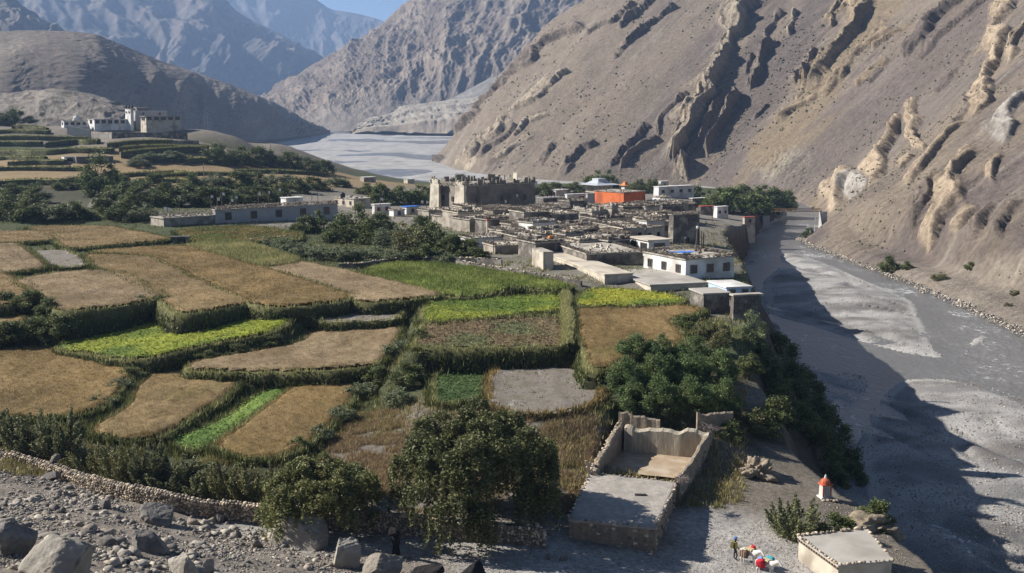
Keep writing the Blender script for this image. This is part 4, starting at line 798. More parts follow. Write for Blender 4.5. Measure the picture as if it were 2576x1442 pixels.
proto('willow_shrub', 'spray', 9000, .021, (0.125, 0.138, 0.066), (0.235, 0.240, 0.112), 3)
proto('willow_shrub_brown', 'spray', 6000, .021, (0.200, 0.172, 0.070), (0.190, 0.208, 0.082), 2)
proto('small_willow', 'willow', 32000, .0145, (0.115, 0.132, 0.046), (0.205, 0.198, 0.070), 1, (.022, .42, .2))
proto('big_willow', 'willow', 90000, .0105, (0.085, 0.098, 0.038), (0.168, 0.170, 0.064), 1, (.018, .36, .2))
proto('seabuckthorn', 'bush', 9000, .022, (0.151, 0.191, 0.096), (0.232, 0.260, 0.123), 1)
TREES = []   # u, base v, height px, width px, kind, description, group
def T(kind, u, v, h, w, desc, group, cat='tree', name=None): TREES.append((kind, u, v, h, w, desc, group, cat, name))
NM = {'dark_tree': 'leafy_tree', 'dark_bush': 'bush', 'grey_bush': 'bush', 'dry_bush': 'dry_bush', 'far_tree': 'leafy_tree', 'orchard': 'fruit_tree', 'willow_shrub': 'willow_shrub', 'willow_shrub_brown': 'willow_shrub', 'small_willow': 'willow_tree', 'big_willow': 'willow_tree', 'seabuckthorn': 'bush'}
# lower left shrubs behind the stone wall
for u, v, h, w, k in [(10, 1112, 90, 120, 0), (75, 1132, 118, 140, 0), (150, 1150, 120, 130, 0), (225, 1185, 125, 130, 1), (300, 1205, 130, 140, 1), (365, 1215, 120, 130, 0), (430, 1228, 125, 140, 0), (500, 1240, 120, 130, 0), (565, 1252, 122, 140, 1), (625, 1258, 110, 120, 1), (690, 1262, 120, 130, 0), (-50, 1100, 110, 130, 0)]:
    T(['willow_shrub', 'willow_shrub_brown'][k], u, v, h, w, 'feathery willow shrub in the row behind the stone wall', 'willow shrubs behind the stone wall', 'shrub')
T('small_willow', 808, 1340, 205, 300, 'small drooping willow tree planted in front of the stone wall', None)
T('big_willow', 1195, 1318, 318, 405, 'largest drooping willow tree, in the centre behind the stone wall', None)
T('dark_bush', 900, 1262, 110, 130, 'dark bush in the shade between the two drooping willows', None, 'bush')
T('dark_bush', 700, 1290, 70, 60, 'thin dark bush left of the small willow at the stone wall', None, 'bush')
# orchard
for u, v, h, w in [(1590, 905, 75, 110), (1660, 900, 70, 110), (1740, 905, 70, 110), (1575, 975, 95, 110), (1650, 960, 105, 120), (1735, 965, 100, 120), (1805, 960, 95, 110), (1590, 1025, 90, 100), (1665, 1028, 95, 110), (1745, 1030, 95, 110), (1815, 1025, 85, 100)]:
    T('orchard', u, v, h, w, 'bright green fruit tree in the walled orchard above the mud courtyard', 'fruit trees in the walled orchard')
# bushes on the dark bank between upper and lower fields
for u, v, h, w in [(20, 770, 42, 90), (75, 775, 50, 100), (120, 790, 46, 80), (20, 850, 50, 110), (90, 850, 60, 120), (150, 835, 55, 110), (205, 822, 52, 100), (260, 812, 52, 100), (315, 800, 52, 100), (365, 790, 50, 90), (410, 782, 46, 80), (440, 790, 34, 60)]:
    T('dark_bush', u, v, h, w, 'dark green bush on the shaded bank above the big bean field', 'bushes on the shaded terrace bank', 'bush')
for u, v, h, w in [(330, 955, 40, 80), (295, 985, 42, 80), (255, 1025, 38, 80), (905, 1000, 50, 90), (860, 1060, 50, 90), (800, 1110, 52, 90), (750, 1140, 50, 80), (950, 960, 46, 80), (1000, 900, 60, 90), (1030, 960, 60, 100), (1010, 1020, 60, 100), (1060, 860, 40, 70), (520, 905, 30, 70), (600, 890, 30, 70), (690, 870, 30, 70)]:
    T('dark_bush' if rnd.random() < .7 else 'grey_bush', u, v, h, w, 'low shrub on the shaded bank between the lower barley fields', 'low shrubs between the lower fields', 'bush')
# belt of trees behind the long low house
for u, v, h, w, k in [(250, 492, 100, 98, 0), (300, 478, 50, 60, 0), (20, 552, 62, 80, 1), (75, 556, 60, 84, 1), (130, 556, 58, 84, 2), (185, 552, 48, 70, 1), (95, 512, 48, 80, 1), (40, 505, 46, 80, 1), (265, 548, 52, 76, 1), (310, 552, 52, 80, 1), (355, 556, 50, 70, 2), (300, 512, 56, 84, 1), (350, 520, 60, 84, 1), (405, 520, 62, 88, 1), (460, 520, 56, 84, 1), (515, 520, 52, 80, 1), (565, 520, 50, 80, 1), (610, 515, 46, 76, 1), (660, 512, 46, 76, 1), (700, 505, 44, 70, 1), (480, 478, 40, 70, 1), (540, 470, 36, 70, 2), (600, 472, 42, 74, 1), (640, 466, 32, 64, 1), (700, 470, 40, 74, 2), (745, 486, 42, 64, 1), (790, 478, 34, 60, 1), (850, 470, 30, 56, 2), (170, 476, 30, 60, 1), (385, 470, 34, 70, 1)]:
    T(['dark_tree', 'dark_bush', 'grey_bush'][k], u, v, h, w, 'bushy green tree in the belt behind the long low house', 'trees in the belt behind the long house')
# hill with the monastery
for u, v, h, w, k in [(546, 414, 62, 66, 0), (600, 414, 48, 60, 1), (645, 414, 46, 60, 1), (680, 416, 40, 50, 1), (732, 430, 58, 62, 0), (780, 434, 40, 50, 1), (815, 436, 34, 50, 1), (40, 306, 38, 46, 0), (10, 306, 22, 50, 1), (75, 310, 18, 40, 1), (430, 402, 26, 60, 2), (380, 404, 24, 60, 2), (345, 420, 26, 50, 2)]:
    T(['dark_tree', 'dark_bush', 'grey_bush'][k], u, v, h, w, 'dark green tree on the terraced hill near the white monastery', 'trees on the monastery hill')
# thicket in front of the village
for u, v, h, w, k in [(765, 588, 46, 60, 1), (805, 586, 56, 62, 0), (890, 600, 84, 100, 0), (850, 610, 56, 74, 1), (935, 612, 64, 84, 1), (985, 620, 60, 80, 2), (1035, 640, 88, 96, 3), (1085, 638, 80, 84, 0), (1130, 648, 60, 80, 1), (1175, 650, 50, 70, 1), (1060, 590, 50, 60, 1), (1000, 660, 40, 80, 2), (1060, 658, 46, 80, 1), (940, 656, 40, 80, 2), (880, 655, 42, 80, 2), (820, 652, 40, 76, 2), (770, 645, 38, 74, 2), (720, 630, 34, 66, 2), (690, 618, 24, 50, 2), (1110, 660, 34, 60, 2), (1200, 655, 34, 60, 1), (960, 580, 46, 60, 1)]:
    T(['dark_tree', 'dark_bush', 'grey_bush', 'dry_bush'][k], u, v, h, w, 'green bush in the thicket in front of the mud fort', 'thicket in front of the village', 'bush')
# behind and right of the village
for u, v, h, w, k in [(960, 514, 52, 64, 0), (1000, 512, 46, 64, 1), (1045, 512, 46, 60, 0), (1075, 508, 40, 40, 1), (925, 490, 30, 50, 1), (1365, 492, 34, 50, 1), (1400, 490, 32, 50, 1), (1440, 485, 28, 50, 1), (1495, 474, 44, 54, 0), (1530, 474, 46, 50, 0), (1605, 486, 36, 46, 1), (1640, 486, 36, 50, 1), (1745, 498, 30, 50, 1), (1645, 470, 20, 30, 1), (1155, 462, 24, 40, 1), (1240, 462, 18, 50, 1)]:
    T(['far_tree', 'dark_bush'][k], u, v, h, w, 'green tree rising behind the flat village roofs', 'trees behind the village')
for u, v, h, w in [(1800, 532, 58, 66), (1845, 536, 66, 76), (1895, 538, 68, 80), (1945, 534, 62, 74), (1975, 528, 50, 50), (1870, 515, 50, 70), (1920, 512, 46, 70), (1820, 512, 36, 60), (1780, 520, 40, 50)]:
    T('far_tree', u, v, h, w, 'spreading green tree in the grove beside the bridge', 'grove beside the bridge')
# slope above the river
T('seabuckthorn', 1892, 872, 98, 88, 'pale olive bush at the cliff edge below the blue roofed house', None, 'bush')
for u, v, h, w, k in [(1770, 850, 60, 80, 1), (1730, 830, 44, 70, 0), (1800, 890, 56, 80, 1), (1820, 860, 50, 60, 1)]:
    T(['dark_bush', 'dry_bush'][k], u, v, h, w, 'tangled brown green bush between barley field and river cliff', 'bushes along the cliff edge', 'bush')
for u, v, h, w in [(1920, 930, 60, 80), (1960, 900, 60, 80), (1985, 960, 60, 80), (1940, 1000, 66, 90), (1990, 1020, 66, 90), (2030, 990, 60, 80), (2050, 1060, 70, 90), (2000, 1080, 70, 100), (1950, 1060, 60, 80), (2090, 1110, 70, 80), (2050, 1140, 76, 100), (2110, 1170, 76, 90), (2090, 1220, 60, 80), (2140, 1230, 70, 80), (1900, 880, 44, 60), (1880, 940, 50, 60), (2170, 1270, 60, 70), (2200, 1320, 60, 80), (1915, 1090, 50, 80)]:
    T('dark_bush', u, v, h, w, 'dark bush clinging to the shaded slope above the river', 'bushes on the shaded river slope', 'bush')
T('willow_shrub', 1995, 1346, 112, 150, 'rounded feathery bush right of the path below the painted shrine', None, 'bush'); T('dark_bush', 2110, 1345, 66, 110, 'low dark bush behind the small flat roofed hut', None, 'bush')
T('dry_bush', 1890, 1075, 66, 110, 'reddish brown thorn heap beside the orchard wall end', None, 'bush'); T('dark_bush', 1830, 1100, 50, 90, 'grey green bush hanging over the corner of the mud courtyard', None, 'bush')
rg = random.Random(12); by_desc = {}
for i, t_ in enumerate(TREES): by_desc.setdefault(t_[5], []).append(i)
for desc, L in by_desc.items(): L.sort(key=lambda i: TREES[i][1])
for i, (kind, u, v, h, w, desc, group, cat, name) in enumerate(TREES):
    p = pick(u, v); k_ = (p[1] * cp - p[2] * sp) / FPX; hm_ = h * k_ / cp; wm = w * k_
    if group and ('belt' in group or 'thicket' in group or 'hill' in group or 'behind the village' in group or 'grove' in group): wm *= 1.35; hm_ *= 1.12
    if group and 'river slope' in group: wm *= 1.3; hm_ *= 1.2
    if group and 'stone wall' in group: hm_ *= rg.uniform(.72, 1.22); wm *= rg.uniform(.8, 1.15)
    me, tr = PROTO[kind][rg.randrange(len(PROTO[kind]))]; L = by_desc[desc]
    if len(L) > 1:
        lab = desc.replace('bushy green tree', 'green tree').replace('feathery willow shrub', 'feathery shrub'); lab = lab + ', ' + ORD[min(L.index(i), 29)] + ' from left'
    else: lab = desc
    o = empty(NM[kind], (p[0], p[1], p[2] - .05 * hm_), rg.uniform(0, 6.28)); o.scale = (wm * .98, wm * .98, hm_ * 1.06); tag(o, lab, cat, group)
    obj('foliage' if tr is None else 'crown', me, o)
    if tr: obj('trunk', tr, o)

r = np.random.default_rng(9); n = len(SCRUB); V0_ = np.array([(0, 0, 1.1), (1, 0, .2), (0, 1, .2), (-1, 0, .2), (0, -1, .2), (0, 0, -.5)]); F0_ = np.array([(0, 1, 2), (0, 2, 3), (0, 3, 4), (0, 4, 1), (5, 2, 1), (5, 3, 2), (5, 4, 3), (5, 1, 4)])
s_ = (r.uniform(.35, 1.1, n) * np.clip(SCRUB[:, 1] / 700, .4, 1.3))[:, None, None]; V_ = (V0_[None] * s_ * r.uniform(.6, 1.3, (n, 6, 1)) + SCRUB[:, None]).reshape(-1, 3); F_ = (F0_[None] + (np.arange(n) * 6)[:, None, None]).reshape(-1, 3)
o = obj('hillside_scrub', arr_mesh('hillside_scrub', V_, F_, M_leaf, np.repeat(np.array((.12, .115, .07)) * r.uniform(.6, 1.4, (n, 1)), 6, 0))); tag(o, kind='stuff')
for u, v, h, w, k in [(2232, 684, 52, 72, 0), (2277, 678, 26, 40, 0), (2362, 704, 26, 50, 1), (2438, 676, 22, 44, 0), (2026, 584, 26, 34, 0), (2010, 600, 14, 20, 1), (2550, 740, 22, 30, 1), (2535, 770, 18, 26, 1)]:
    i = np.unravel_index(np.argmin((SL_U - u) ** 2 + (SL_V - v) ** 2), SL_U.shape); p = SL_P[i]; km = p[1] / FPX; o = empty('bank_bush', (p[0], p[1], p[2] - .3), rg.uniform(0, 6)); o.scale = (w * km, w * km, h * km); tag(o, ['green', 'yellow green'][k] + ' bush on the far river bank, about ' + ['largest', 'beside the largest', 'low and yellowish', 'above the trail', 'nearest the bridge', 'smallest near bridge', 'by the right frame edge', 'lowest by the right edge'][[2232, 2277, 2362, 2438, 2026, 2010, 2550, 2535].index(u)], 'bush', 'bushes on the far bank'); obj('foliage', PROTO[['dark_bush', 'dry_bush'][k]][0][0], o)
# ------------------------------------------------------------------ village
WALL = {
 'mud': mat('mud_plaster', (.40, .36, .30), (.29, .255, .205), scale=.7, bump=.05, bscale=2.5, c3=(.20, .17, .135), s3=.35), 'tan': mat('tan_plaster', (.55, .49, .395), (.43, .38, .30), scale=.6, bump=.03, c3=(.28, .24, .19), s3=.3),
 'white': mat('whitewash', (.74, .73, .70), (.60, .585, .555), scale=.5, bump=.02, c3=(.45, .425, .385), s3=.25), 'stone': mat('dark_stone_wall', (.17, .15, .13), (.075, .066, .057), scale=2.2, bump=.08, bscale=3, c3=(.30, .27, .23), s3=.5),
 'fort': mat('old_fort_mud', (.30, .265, .215), (.19, .165, .13), scale=.9, bump=.12, bscale=1.8, c3=(.15, .13, .105), s3=.3), 'red': mat('red_ochre_wall', (.72, .19, .065), (.60, .15, .05), scale=.6, bump=.02, c3=(.40, .11, .05), s3=.2), 'blue': mat('pale_blue_wash', (.45, .55, .68), (.35, .45, .58), scale=.8), 'grey': mat('grey_render', (.42, .41, .40), (.33, .32, .31), scale=.6),
}
ROOF = {'mud': mat('mud_roof', (.46, .42, .355), (.34, .305, .25), scale=.8, bump=.04, c3=(.20, .175, .145), s3=.4), 'cream': mat('cream_mud_roof', (.56, .50, .40), (.46, .405, .32), scale=.5, bump=.02, c3=(.36, .31, .25), s3=.25), 'grey': mat('grey_mud_roof', (.42, .39, .345), (.34, .315, .275), scale=.5, bump=.02, c3=(.28, .255, .22), s3=.3),
 'white': WALL['white'], 'redtin': mat('red_tin', (.52, .10, .07), (.42, .08, .06), scale=2, rough=.5, spec=.4), 'tin': mat('grey_tin', (.50, .52, .54), (.40, .41, .43), scale=1.2, rough=.45, spec=.4), 'orange': mat('orange_tin', (.62, .22, .06), (.5, .17, .05), scale=2, rough=.6), 'bluetin': mat('blue_tarp', (.06, .20, .60), (.05, .15, .48), scale=2, rough=.5)}
M_wood = mat('weathered_wood', (.20, .155, .115), (.11, .085, .065), scale=4, bump=.01); M_dark = mat('dark_opening', (.022, .019, .017), (.03, .026, .022), scale=3); M_glass = mat('window_glass', (.03, .032, .035), (.045, .045, .05), scale=1, rough=.15, spec=.5)
M_fire = mat('firewood', (.34, .29, .235), (.045, .036, .03), scale=4.5, rough=.95, bump=.02); M_cloth = mat('prayer_flag_cloth', (.72, .71, .70), (.60, .58, .56), scale=3); M_red = mat('maroon_paint', (.22, .045, .035), (.17, .035, .03), scale=2); M_black = mat('black_plastic', (.018, .018, .02), (.03, .03, .032), scale=2, rough=.45)
M_bluep = mat('blue_paint', (.10, .22, .48), (.08, .18, .40), scale=2)
HOUSES = []; FOOT = []
def solve_len(Cn, e, u, z):
    k = (u - CX) / FPX; return (k * (Cn[1] * cp - z * sp) - Cn[0]) / (e[0] - k * e[1] * cp)
def firewood_rim(m, w, d, z, seed, sides='FBLR', layers=2, dens=4.2):
    r = random.Random(seed)
    for s_ in sides:
        L = w if s_ in 'FB' else d
        for k in range(int(L * dens * layers)):
            t = r.uniform(.05, L - .05); zz = z + r.uniform(.02, .14 * layers); ln = r.uniform(.35, .75); rr = r.uniform(.035, .075); o = {'F': -.12, 'B': d - ln + .12, 'L': -.12, 'R': w - ln + .12}[s_] + r.uniform(-.12, .1); sk = r.uniform(-.25, .25)
            a, b = ((t, o, zz), (t + sk, o + ln, zz + r.uniform(-.06, .1))) if s_ in 'FB' else ((o, t, zz), (o + ln, t + sk, zz + r.uniform(-.06, .1)))
            m.bar(a, b, rr, rr * .8, 4)
def window(m_parent, face, t, zc, ww, hh, w, d, wood=None, pane=None, sub=True):
    """frame proud of the wall, dark pane set into it"""
    f = MB(); p = MB(); b = .09
    def bx(M, a0, a1, z0, z1, n0, n1):
        if face == 'F': M.box(a0, a1, -n1, -n0, z0, z1)
        elif face == 'L': M.box(-n1, -n0, a0, a1, z0, z1)
        elif face == 'R': M.box(w + n0, w + n1, a0, a1, z0, z1)
    for a0, a1, z0, z1 in ((t - ww / 2 - b, t + ww / 2 + b, zc + hh / 2, zc + hh / 2 + .12), (t - ww / 2 - b, t + ww / 2 + b, zc - hh / 2 - .10, zc - hh / 2), (t - ww / 2 - b, t - ww / 2, zc - hh / 2, zc + hh / 2), (t + ww / 2, t + ww / 2 + b, zc - hh / 2, zc + hh / 2), (t - .03, t + .03, zc - hh / 2, zc + hh / 2)): bx(f, a0, a1, z0, z1, -.05, .07)
    bx(p, t - ww / 2, t + ww / 2, zc - hh / 2, zc + hh / 2, -.05, .02)
    fo = f.build('window', wood or M_wood, m_parent)
    if sub: p.build('pane', pane or M_glass, fo)
    else: p.build('window_pane', pane or M_glass, m_parent)
def house(label, ul, uc, ur, vt, vb, rot=40, wall='mud', roof='mud', fire=2, wF=0, wL=0, ww=.8, wh=.95, name='village_house', cat='house', over=.22, taper=.025, sides='FBLR', door=None, Y=None, base_down=1.2, group='houses of the village', parent=None, pane=None, wz=.55, clutter=True, roof_t=.22, hmin=None, ragged=0.0):
    Cn = pick(uc, vb) if Y is None else atY(uc, vb, Y); r = math.radians(rot); ex = (math.cos(r), math.sin(r)); ey = (-math.sin(r), math.cos(r)); zt = atY(uc, vt, Cn[1])[2]
    w = max(1.2, solve_len(Cn, ex, ur, zt)); d = max(1.2, solve_len(Cn, ey, ul, zt)); w = min(w, 40); d = min(d, 40)
    far = [(Cn[0] + ex[0] * w * i + ey[0] * d * j, Cn[1] + ex[1] * w * i + ey[1] * d * j) for i in (0, 1) for j in (0, 1)]
    zb = min(min(gzs(*f) for f in far), Cn[2]) - .3; zb = max(zb, Cn[2] - 7)
    h = zt - zb; sd = len(HOUSES) * 7 + 3; HOUSES.append(label); FOOT.append((np.mean([f[0] for f in far]), np.mean([f[1] for f in far]), math.sqrt(w * d)))
    m = MB(); m.box(0, w, 0, d, 0, h - roof_t, taper * h, taper * h)
    if parent is None:
        root = empty(name, (Cn[0], Cn[1], zb), r); tag(root, label, cat, group); wl = m.build('wall', WALL[wall], root); holder = root
    else:
        root = m.build(name, WALL[wall], parent); pl_ = np.array(parent.location); root.location = tuple(np.array([Cn[0], Cn[1], zb]) - pl_); root.rotation_euler = (0, 0, r - parent.rotation_euler[2]); holder = root
    tp = taper * h
    rm = MB(); rm.box(tp - over, w - tp + over, tp - over, d - tp + over, h - roof_t, h); ro = rm.build('roof', ROOF[roof], holder)
    if fire:
        fm = MB(); firewood_rim(fm, w, d, h, sd, sides, fire); o = fm.build('firewood_stack', M_fire, holder if parent is None else holder); tag(o, kind='stuff')
    if ragged:
        pm = MB(); rr = random.Random(sd + 9)
        for s_ in 'FBLR':
            L_ = w if s_ in 'FB' else d; t = .05
            while t < L_ - .3:
                l_ = min(rr.uniform(.4, 1.6), L_ - t - .02); hh = ragged * rr.uniform(.1, 1.0)
                x0, x1, y0, y1 = {'F': (t, t + l_, tp, tp + .4), 'B': (t, t + l_, d - tp - .4, d - tp), 'L': (tp - .012, tp + .4, t, t + l_), 'R': (w - tp - .4, w - tp + .012, t, t + l_)}[s_]
                pm.box(x0, x1, y0, y1, h - .05, h + hh, .06, .06); t += l_ * rr.uniform(.9, 1.25)
        pm.build('broken_parapet', WALL[wall], holder)
    if clutter and w * d > 20:
        rr = random.Random(sd + 1); cm = MB()
        for _ in range(int(min(26, w * d / 4))):
            x, y = rr.uniform(.6, w - 1.2), rr.uniform(.6, d - 1.2); s_ = rr.uniform(.2, .7); cm.box(x, x + s_, y, y + s_ * rr.uniform(.5, 1.6), h - .02, h + rr.uniform(.1, .5), .05, .05)
        o = cm.build('roof_clutter', M_fire if rr.random() < .6 else WALL['tan'], holder); tag(o, kind='stuff')
    ztop = vt; hv = h - roof_t
    vis = min(hv, (atY(uc, vt, Cn[1])[2] - Cn[2])) if Y is None else min(hv, 3.2)
    zc = hv - vis * (1 - wz)
    for k in range(wF): window(holder, 'F', w * (k + .5) / wF, zc, min(ww, w / wF * .6), min(wh, vis * .55), w, d, sub=parent is None, pane=pane)
    for k in range(wL): window(holder, 'L', d * (k + .5) / wL, zc, min(ww, d / wL * .6), min(wh, vis * .55), w, d, sub=parent is None, pane=pane)
    if door is not None:
        dm = MB(); dm.box(w * door - .45, w * door + .45, -.06, .06, hv - vis + .0, hv - vis + min(1.9, vis * .8)); dm.build('door', M_red, holder)
    return root, Cn, w, d, h, zb
H = house
# --- long low house and its neighbours, left edge of the village
H('tan mud house at the left end of the long low row, lit end wall', 378, 412, 541, 549, 571, 42, 'mud', 'mud', 5, sides='FB')
H('long low whitewashed house in shade with one large dark doorway', 533, 542, 850, 528, 563, 38, 'grey', 'mud', 6, wF=5, ww=1.5, wh=1.7, sides='FB')  # whitewash coloured grey to darken the shaded front
H('small white cube room with maroon door on the long low roof', 705, 720, 763, 498, 524, 38, 'white', 'white', 0, wF=1, door=.85, clutter=False)
H('small white box beside the cube room on the long low roof', 765, 782, 811, 514, 534, 38, 'white', 'mud', 0, clutter=False)
H('cream house with three windows and a black water tank on its roof', 837, 890, 932, 500, 523, 42, 'tan', 'mud', 0, wL=3, wF=0)
H('small white house with maroon doors right of the cream house', 935, 942, 983, 514, 540, 38, 'white', 'white', 0, wF=2, pane=M_red)
H('small white house under a blue tin sheet left of the fort', 1010, 1022, 1054, 520, 540, 38, 'white', 'bluetin', 0, wF=1, pane=M_red)
H('grey white low house behind the thicket, left of the fort', 978, 990, 1018, 528, 545, 38, 'white', 'mud', 1, wF=1)
# --- the fort
fort, fC, fw, fd, fh, fz = H('tallest mud fort with lit left wall and dark front in the village', 1082, 1172, 1349, 467, 545, 36, 'fort', 'mud', 1, wL=4, wF=3, ww=.7, wh=1.3, name='mud_fort', cat='fort', group=None, taper=.035, over=.05, ragged=2.0)
H('square mud turret standing on the roof of the fort', 1284, 1299, 1306, 434, 470, 36, 'tan', 'mud', 0, name='roof_turret', cat='turret', group=None, Y=fC[1] + 12, clutter=False, taper=.05, over=0)
H('white upper room with two small windows on the fort roof', 1206, 1218, 1262, 460, 476, 36, 'white', 'mud', 1, wF=2, ww=.6, wh=.7, name='upper_room', Y=fC[1] + 5, group=None, clutter=False)
H('leaning mud tower forming the front left corner of the fort', 1138, 1166, 1178, 466, 552, 36, 'tan', 'mud', 0, name='mud_tower', cat='tower', group=None, taper=.06, over=.0, clutter=False, ragged=1.1)
H('broken mud block at the left end of the fort', 1078, 1103, 1110, 461, 540, 36, 'tan', 'mud', 0, name='mud_tower', cat='tower', group=None, taper=.04, over=.0, clutter=False, ragged=1.1)
H('low white rimmed house behind the right side of the fort', 1330, 1338, 1352, 456, 480, 36, 'white', 'white', 0, clutter=False)
# --- mud houses in front of the fort
H('low mud house with lit end wall directly below the fort', 1137, 1181, 1323, 552, 585, 36, 'mud', 'mud', 3, wF=3)
H('whitewashed house with grey front beside the thicket', 1157, 1185, 1266, 599, 625, 28, 'white', 'mud', 3)
H('mud house left of the fort tower with a stick heap', 1085, 1112, 1176, 543, 566, 36, 'mud', 'mud', 2)
H('narrow mud house squeezed against the left foot of the fort', 1050, 1078, 1130, 530, 556, 36, 'mud', 'mud', 2)
H('low mud house with pale roof left of the mud gable', 1215, 1245, 1330, 618, 640, 24, 'mud', 'cream', 2)
H('flat mud roof behind the gable wall with firewood all round', 1300, 1335, 1440, 610, 640, 24, 'mud', 'mud', 3)
H('dark stone house behind the cream roofed barn', 1395, 1475, 1618, 638, 668, 17, 'stone', 'mud', 3)
H('low house with orange boxes on the roof in mid village', 1330, 1362, 1450, 594, 622, 28, 'mud', 'mud', 3)
H('small mud house with small dark doorway in mid village', 1428, 1442, 1474, 622, 646, 24, 'tan', 'mud', 1, wF=1)
H('long flat roofed house in front of the ruined walls', 1440, 1480, 1590, 600, 630, 22, 'stone', 'mud', 3)
H('open fronted dark shed with pale side wall in mid village', 1404, 1431, 1500, 562, 590, 28, 'tan', 'mud', 2, wF=2, ww=3.0, wh=2.2, pane=M_dark)
H('roofless mud ruin left of the open shed', 1330, 1376, 1412, 540, 572, 34, 'mud', 'mud', 1, wL=2, ragged=1.1)
H('roofless mud ruin below the red monastery, two window holes', 1440, 1488, 1532, 532, 580, 30, 'mud', 'mud', 1, wL=2, pane=M_dark, ragged=1.1)
H('tall broken mud wall house below the red monastery', 1514, 1537, 1556, 522, 582, 30, 'mud', 'mud', 1, pane=M_dark, ragged=1.1)
H('mud house with tiny windows right of the broken wall', 1530, 1552, 1592, 546, 586, 30, 'tan', 'mud', 2, wL=2, ww=.5, wh=.5, pane=M_dark)
H('mud house with an orange awning right of mid village', 1584, 1602, 1692, 560, 596, 26, 'tan', 'mud', 2, wF=3)
H('tall dark stone house standing at the river edge of village', 1680, 1692, 1762, 540, 610, 30, 'stone', 'mud', 3)
H('mud house with piled roof between ruins and dark river house', 1600, 1630, 1690, 536, 566, 34, 'stone', 'mud', 3)
H('low mud house right below the red monastery corner', 1560, 1590, 1640, 526, 556, 40, 'mud', 'mud', 3)
H('low mud house left below the red monastery', 1450, 1478, 1510, 516, 546, 40, 'mud', 'mud', 2)
H('mud house between the fort and the red monastery', 1345, 1372, 1440, 516, 545, 36, 'mud', 'mud', 2, wF=2)
H('mud house with grey plank roof right of the fort', 1352, 1366, 1420, 498, 520, 36, 'stone', 'tin', 1)
# --- red monastery and behind
H('red ochre monastery hall, lit left wall and shaded right wall', 1494, 1568, 1624, 484, 526, 42, 'red', 'mud', 1, wL=0, name='red_monastery', cat='monastery', group=None, taper=.02, sides='FBLR')
H('small white house with two windows left of red monastery', 1382, 1398, 1430, 478, 496, 40, 'tan', 'white', 0, wL=2)
H('white roofed open shed left of the red monastery', 1420, 1426, 1474, 489, 514, 36, 'white', 'white', 0, wF=2, ww=2.5, wh=1.6, pane=M_dark, clutter=False)
H('grey block house touching the red monastery on the left', 1472, 1477, 1497, 487, 520, 36, 'grey', 'mud', 0, clutter=False)
H('long grey building with white end wall behind the village', 1643, 1656, 1746, 470, 496, 34, 'white', 'white', 0, wF=4, ww=1.6, wh=1.2, clutter=False)
H('small white house behind the long grey building', 1655, 1662, 1682, 456, 474, 34, 'white', 'white', 0, wF=1, clutter=False)
H('brown walled house with white flat roof near the grove', 1733, 1741, 1789, 499, 522, 34, 'stone', 'white', 0, wF=3, clutter=False)
H('low house with slanting pale boards right of the red monastery', 1626, 1650, 1702, 506, 532, 38, 'mud', 'tin', 1)
H('white wall house with a yellow painted box near grove', 1640, 1660, 1690, 496, 516, 38, 'white', 'mud', 1, wF=1)
H('mud house above the river with messy stick roof', 1690, 1708, 1752, 514, 545, 34, 'stone', 'mud', 3)
H('low red tin roofed house near the bridge grove', 1756, 1762, 1796, 519, 540, 34, 'stone', 'redtin', 0, clutter=False)
H('white box house with two blue windows near the bridge', 1794, 1803, 1832, 520, 549, 30, 'white', 'white', 0, wF=2, clutter=False)
H('small red roofed hut beside the bridge', 1866, 1872, 1901, 546, 566, 24, 'tan', 'redtin', 0, wF=1, pane=M_dark, clutter=False)
H('mud house behind the fort roof, white trim', 1190, 1205, 1235, 458, 478, 36, 'white', 'white', 0, Y=fC[1] + 26, clutter=False)
H('far low mud house on the river flat behind the tree belt', 905, 915, 945, 446, 458, 40, 'mud', 'white', 0, clutter=False)
H('far pale hut on the river flat left of the fort', 1015, 1025, 1042, 451, 462, 40, 'tan', 'white', 0, clutter=False)
# --- big houses at the near edge
H('barn with bright cream flat roof and lit left wall', 1350, 1520, 1592, 690, 716, 17, 'tan', 'cream', 0, over=.12, clutter=False)
H('low house with wide grey flat roof beside the cream barn', 1537, 1636, 1778, 716, 738, 16, 'tan', 'grey', 0, over=.25, clutter=False)
wh_ = H('large white house with three dark front windows above the river', 1618, 1723, 1848, 652, 702, 27, 'white', 'mud', 4, wF=3, wL=3, ww=1.15, wh=1.2, wz=.52)
H('white glazed rooftop room with flat roof behind the large white house', 1583, 1630, 1686, 604, 648, 24, 'white', 'cream', 0, wF=1, wL=2, ww=2.2, wh=2.0, over=.35, clutter=False)
H('white terrace house with pale blue rim above the river', 1780, 1826, 1890, 722, 752, 14, 'blue', 'white', 0, wF=2, clutter=False)
H('low mud house with dark rough wall at the cliff edge', 1735, 1768, 1836, 738, 790, 14, 'stone', 'grey', 0, clutter=False)
H('dark narrow house hanging on the cliff above the river', 1834, 1842, 1920, 742, 806, 14, 'stone', 'mud', 0, wF=1, clutter=False)
H('mud gable wall at the far end of the cream barn', 1338, 1366, 1392, 634, 680, 17, 'tan', 'mud', 0, name='gable_wall', cat='wall', group=None, clutter=False, over=0, taper=.0)
rf = random.Random(44); fill = []
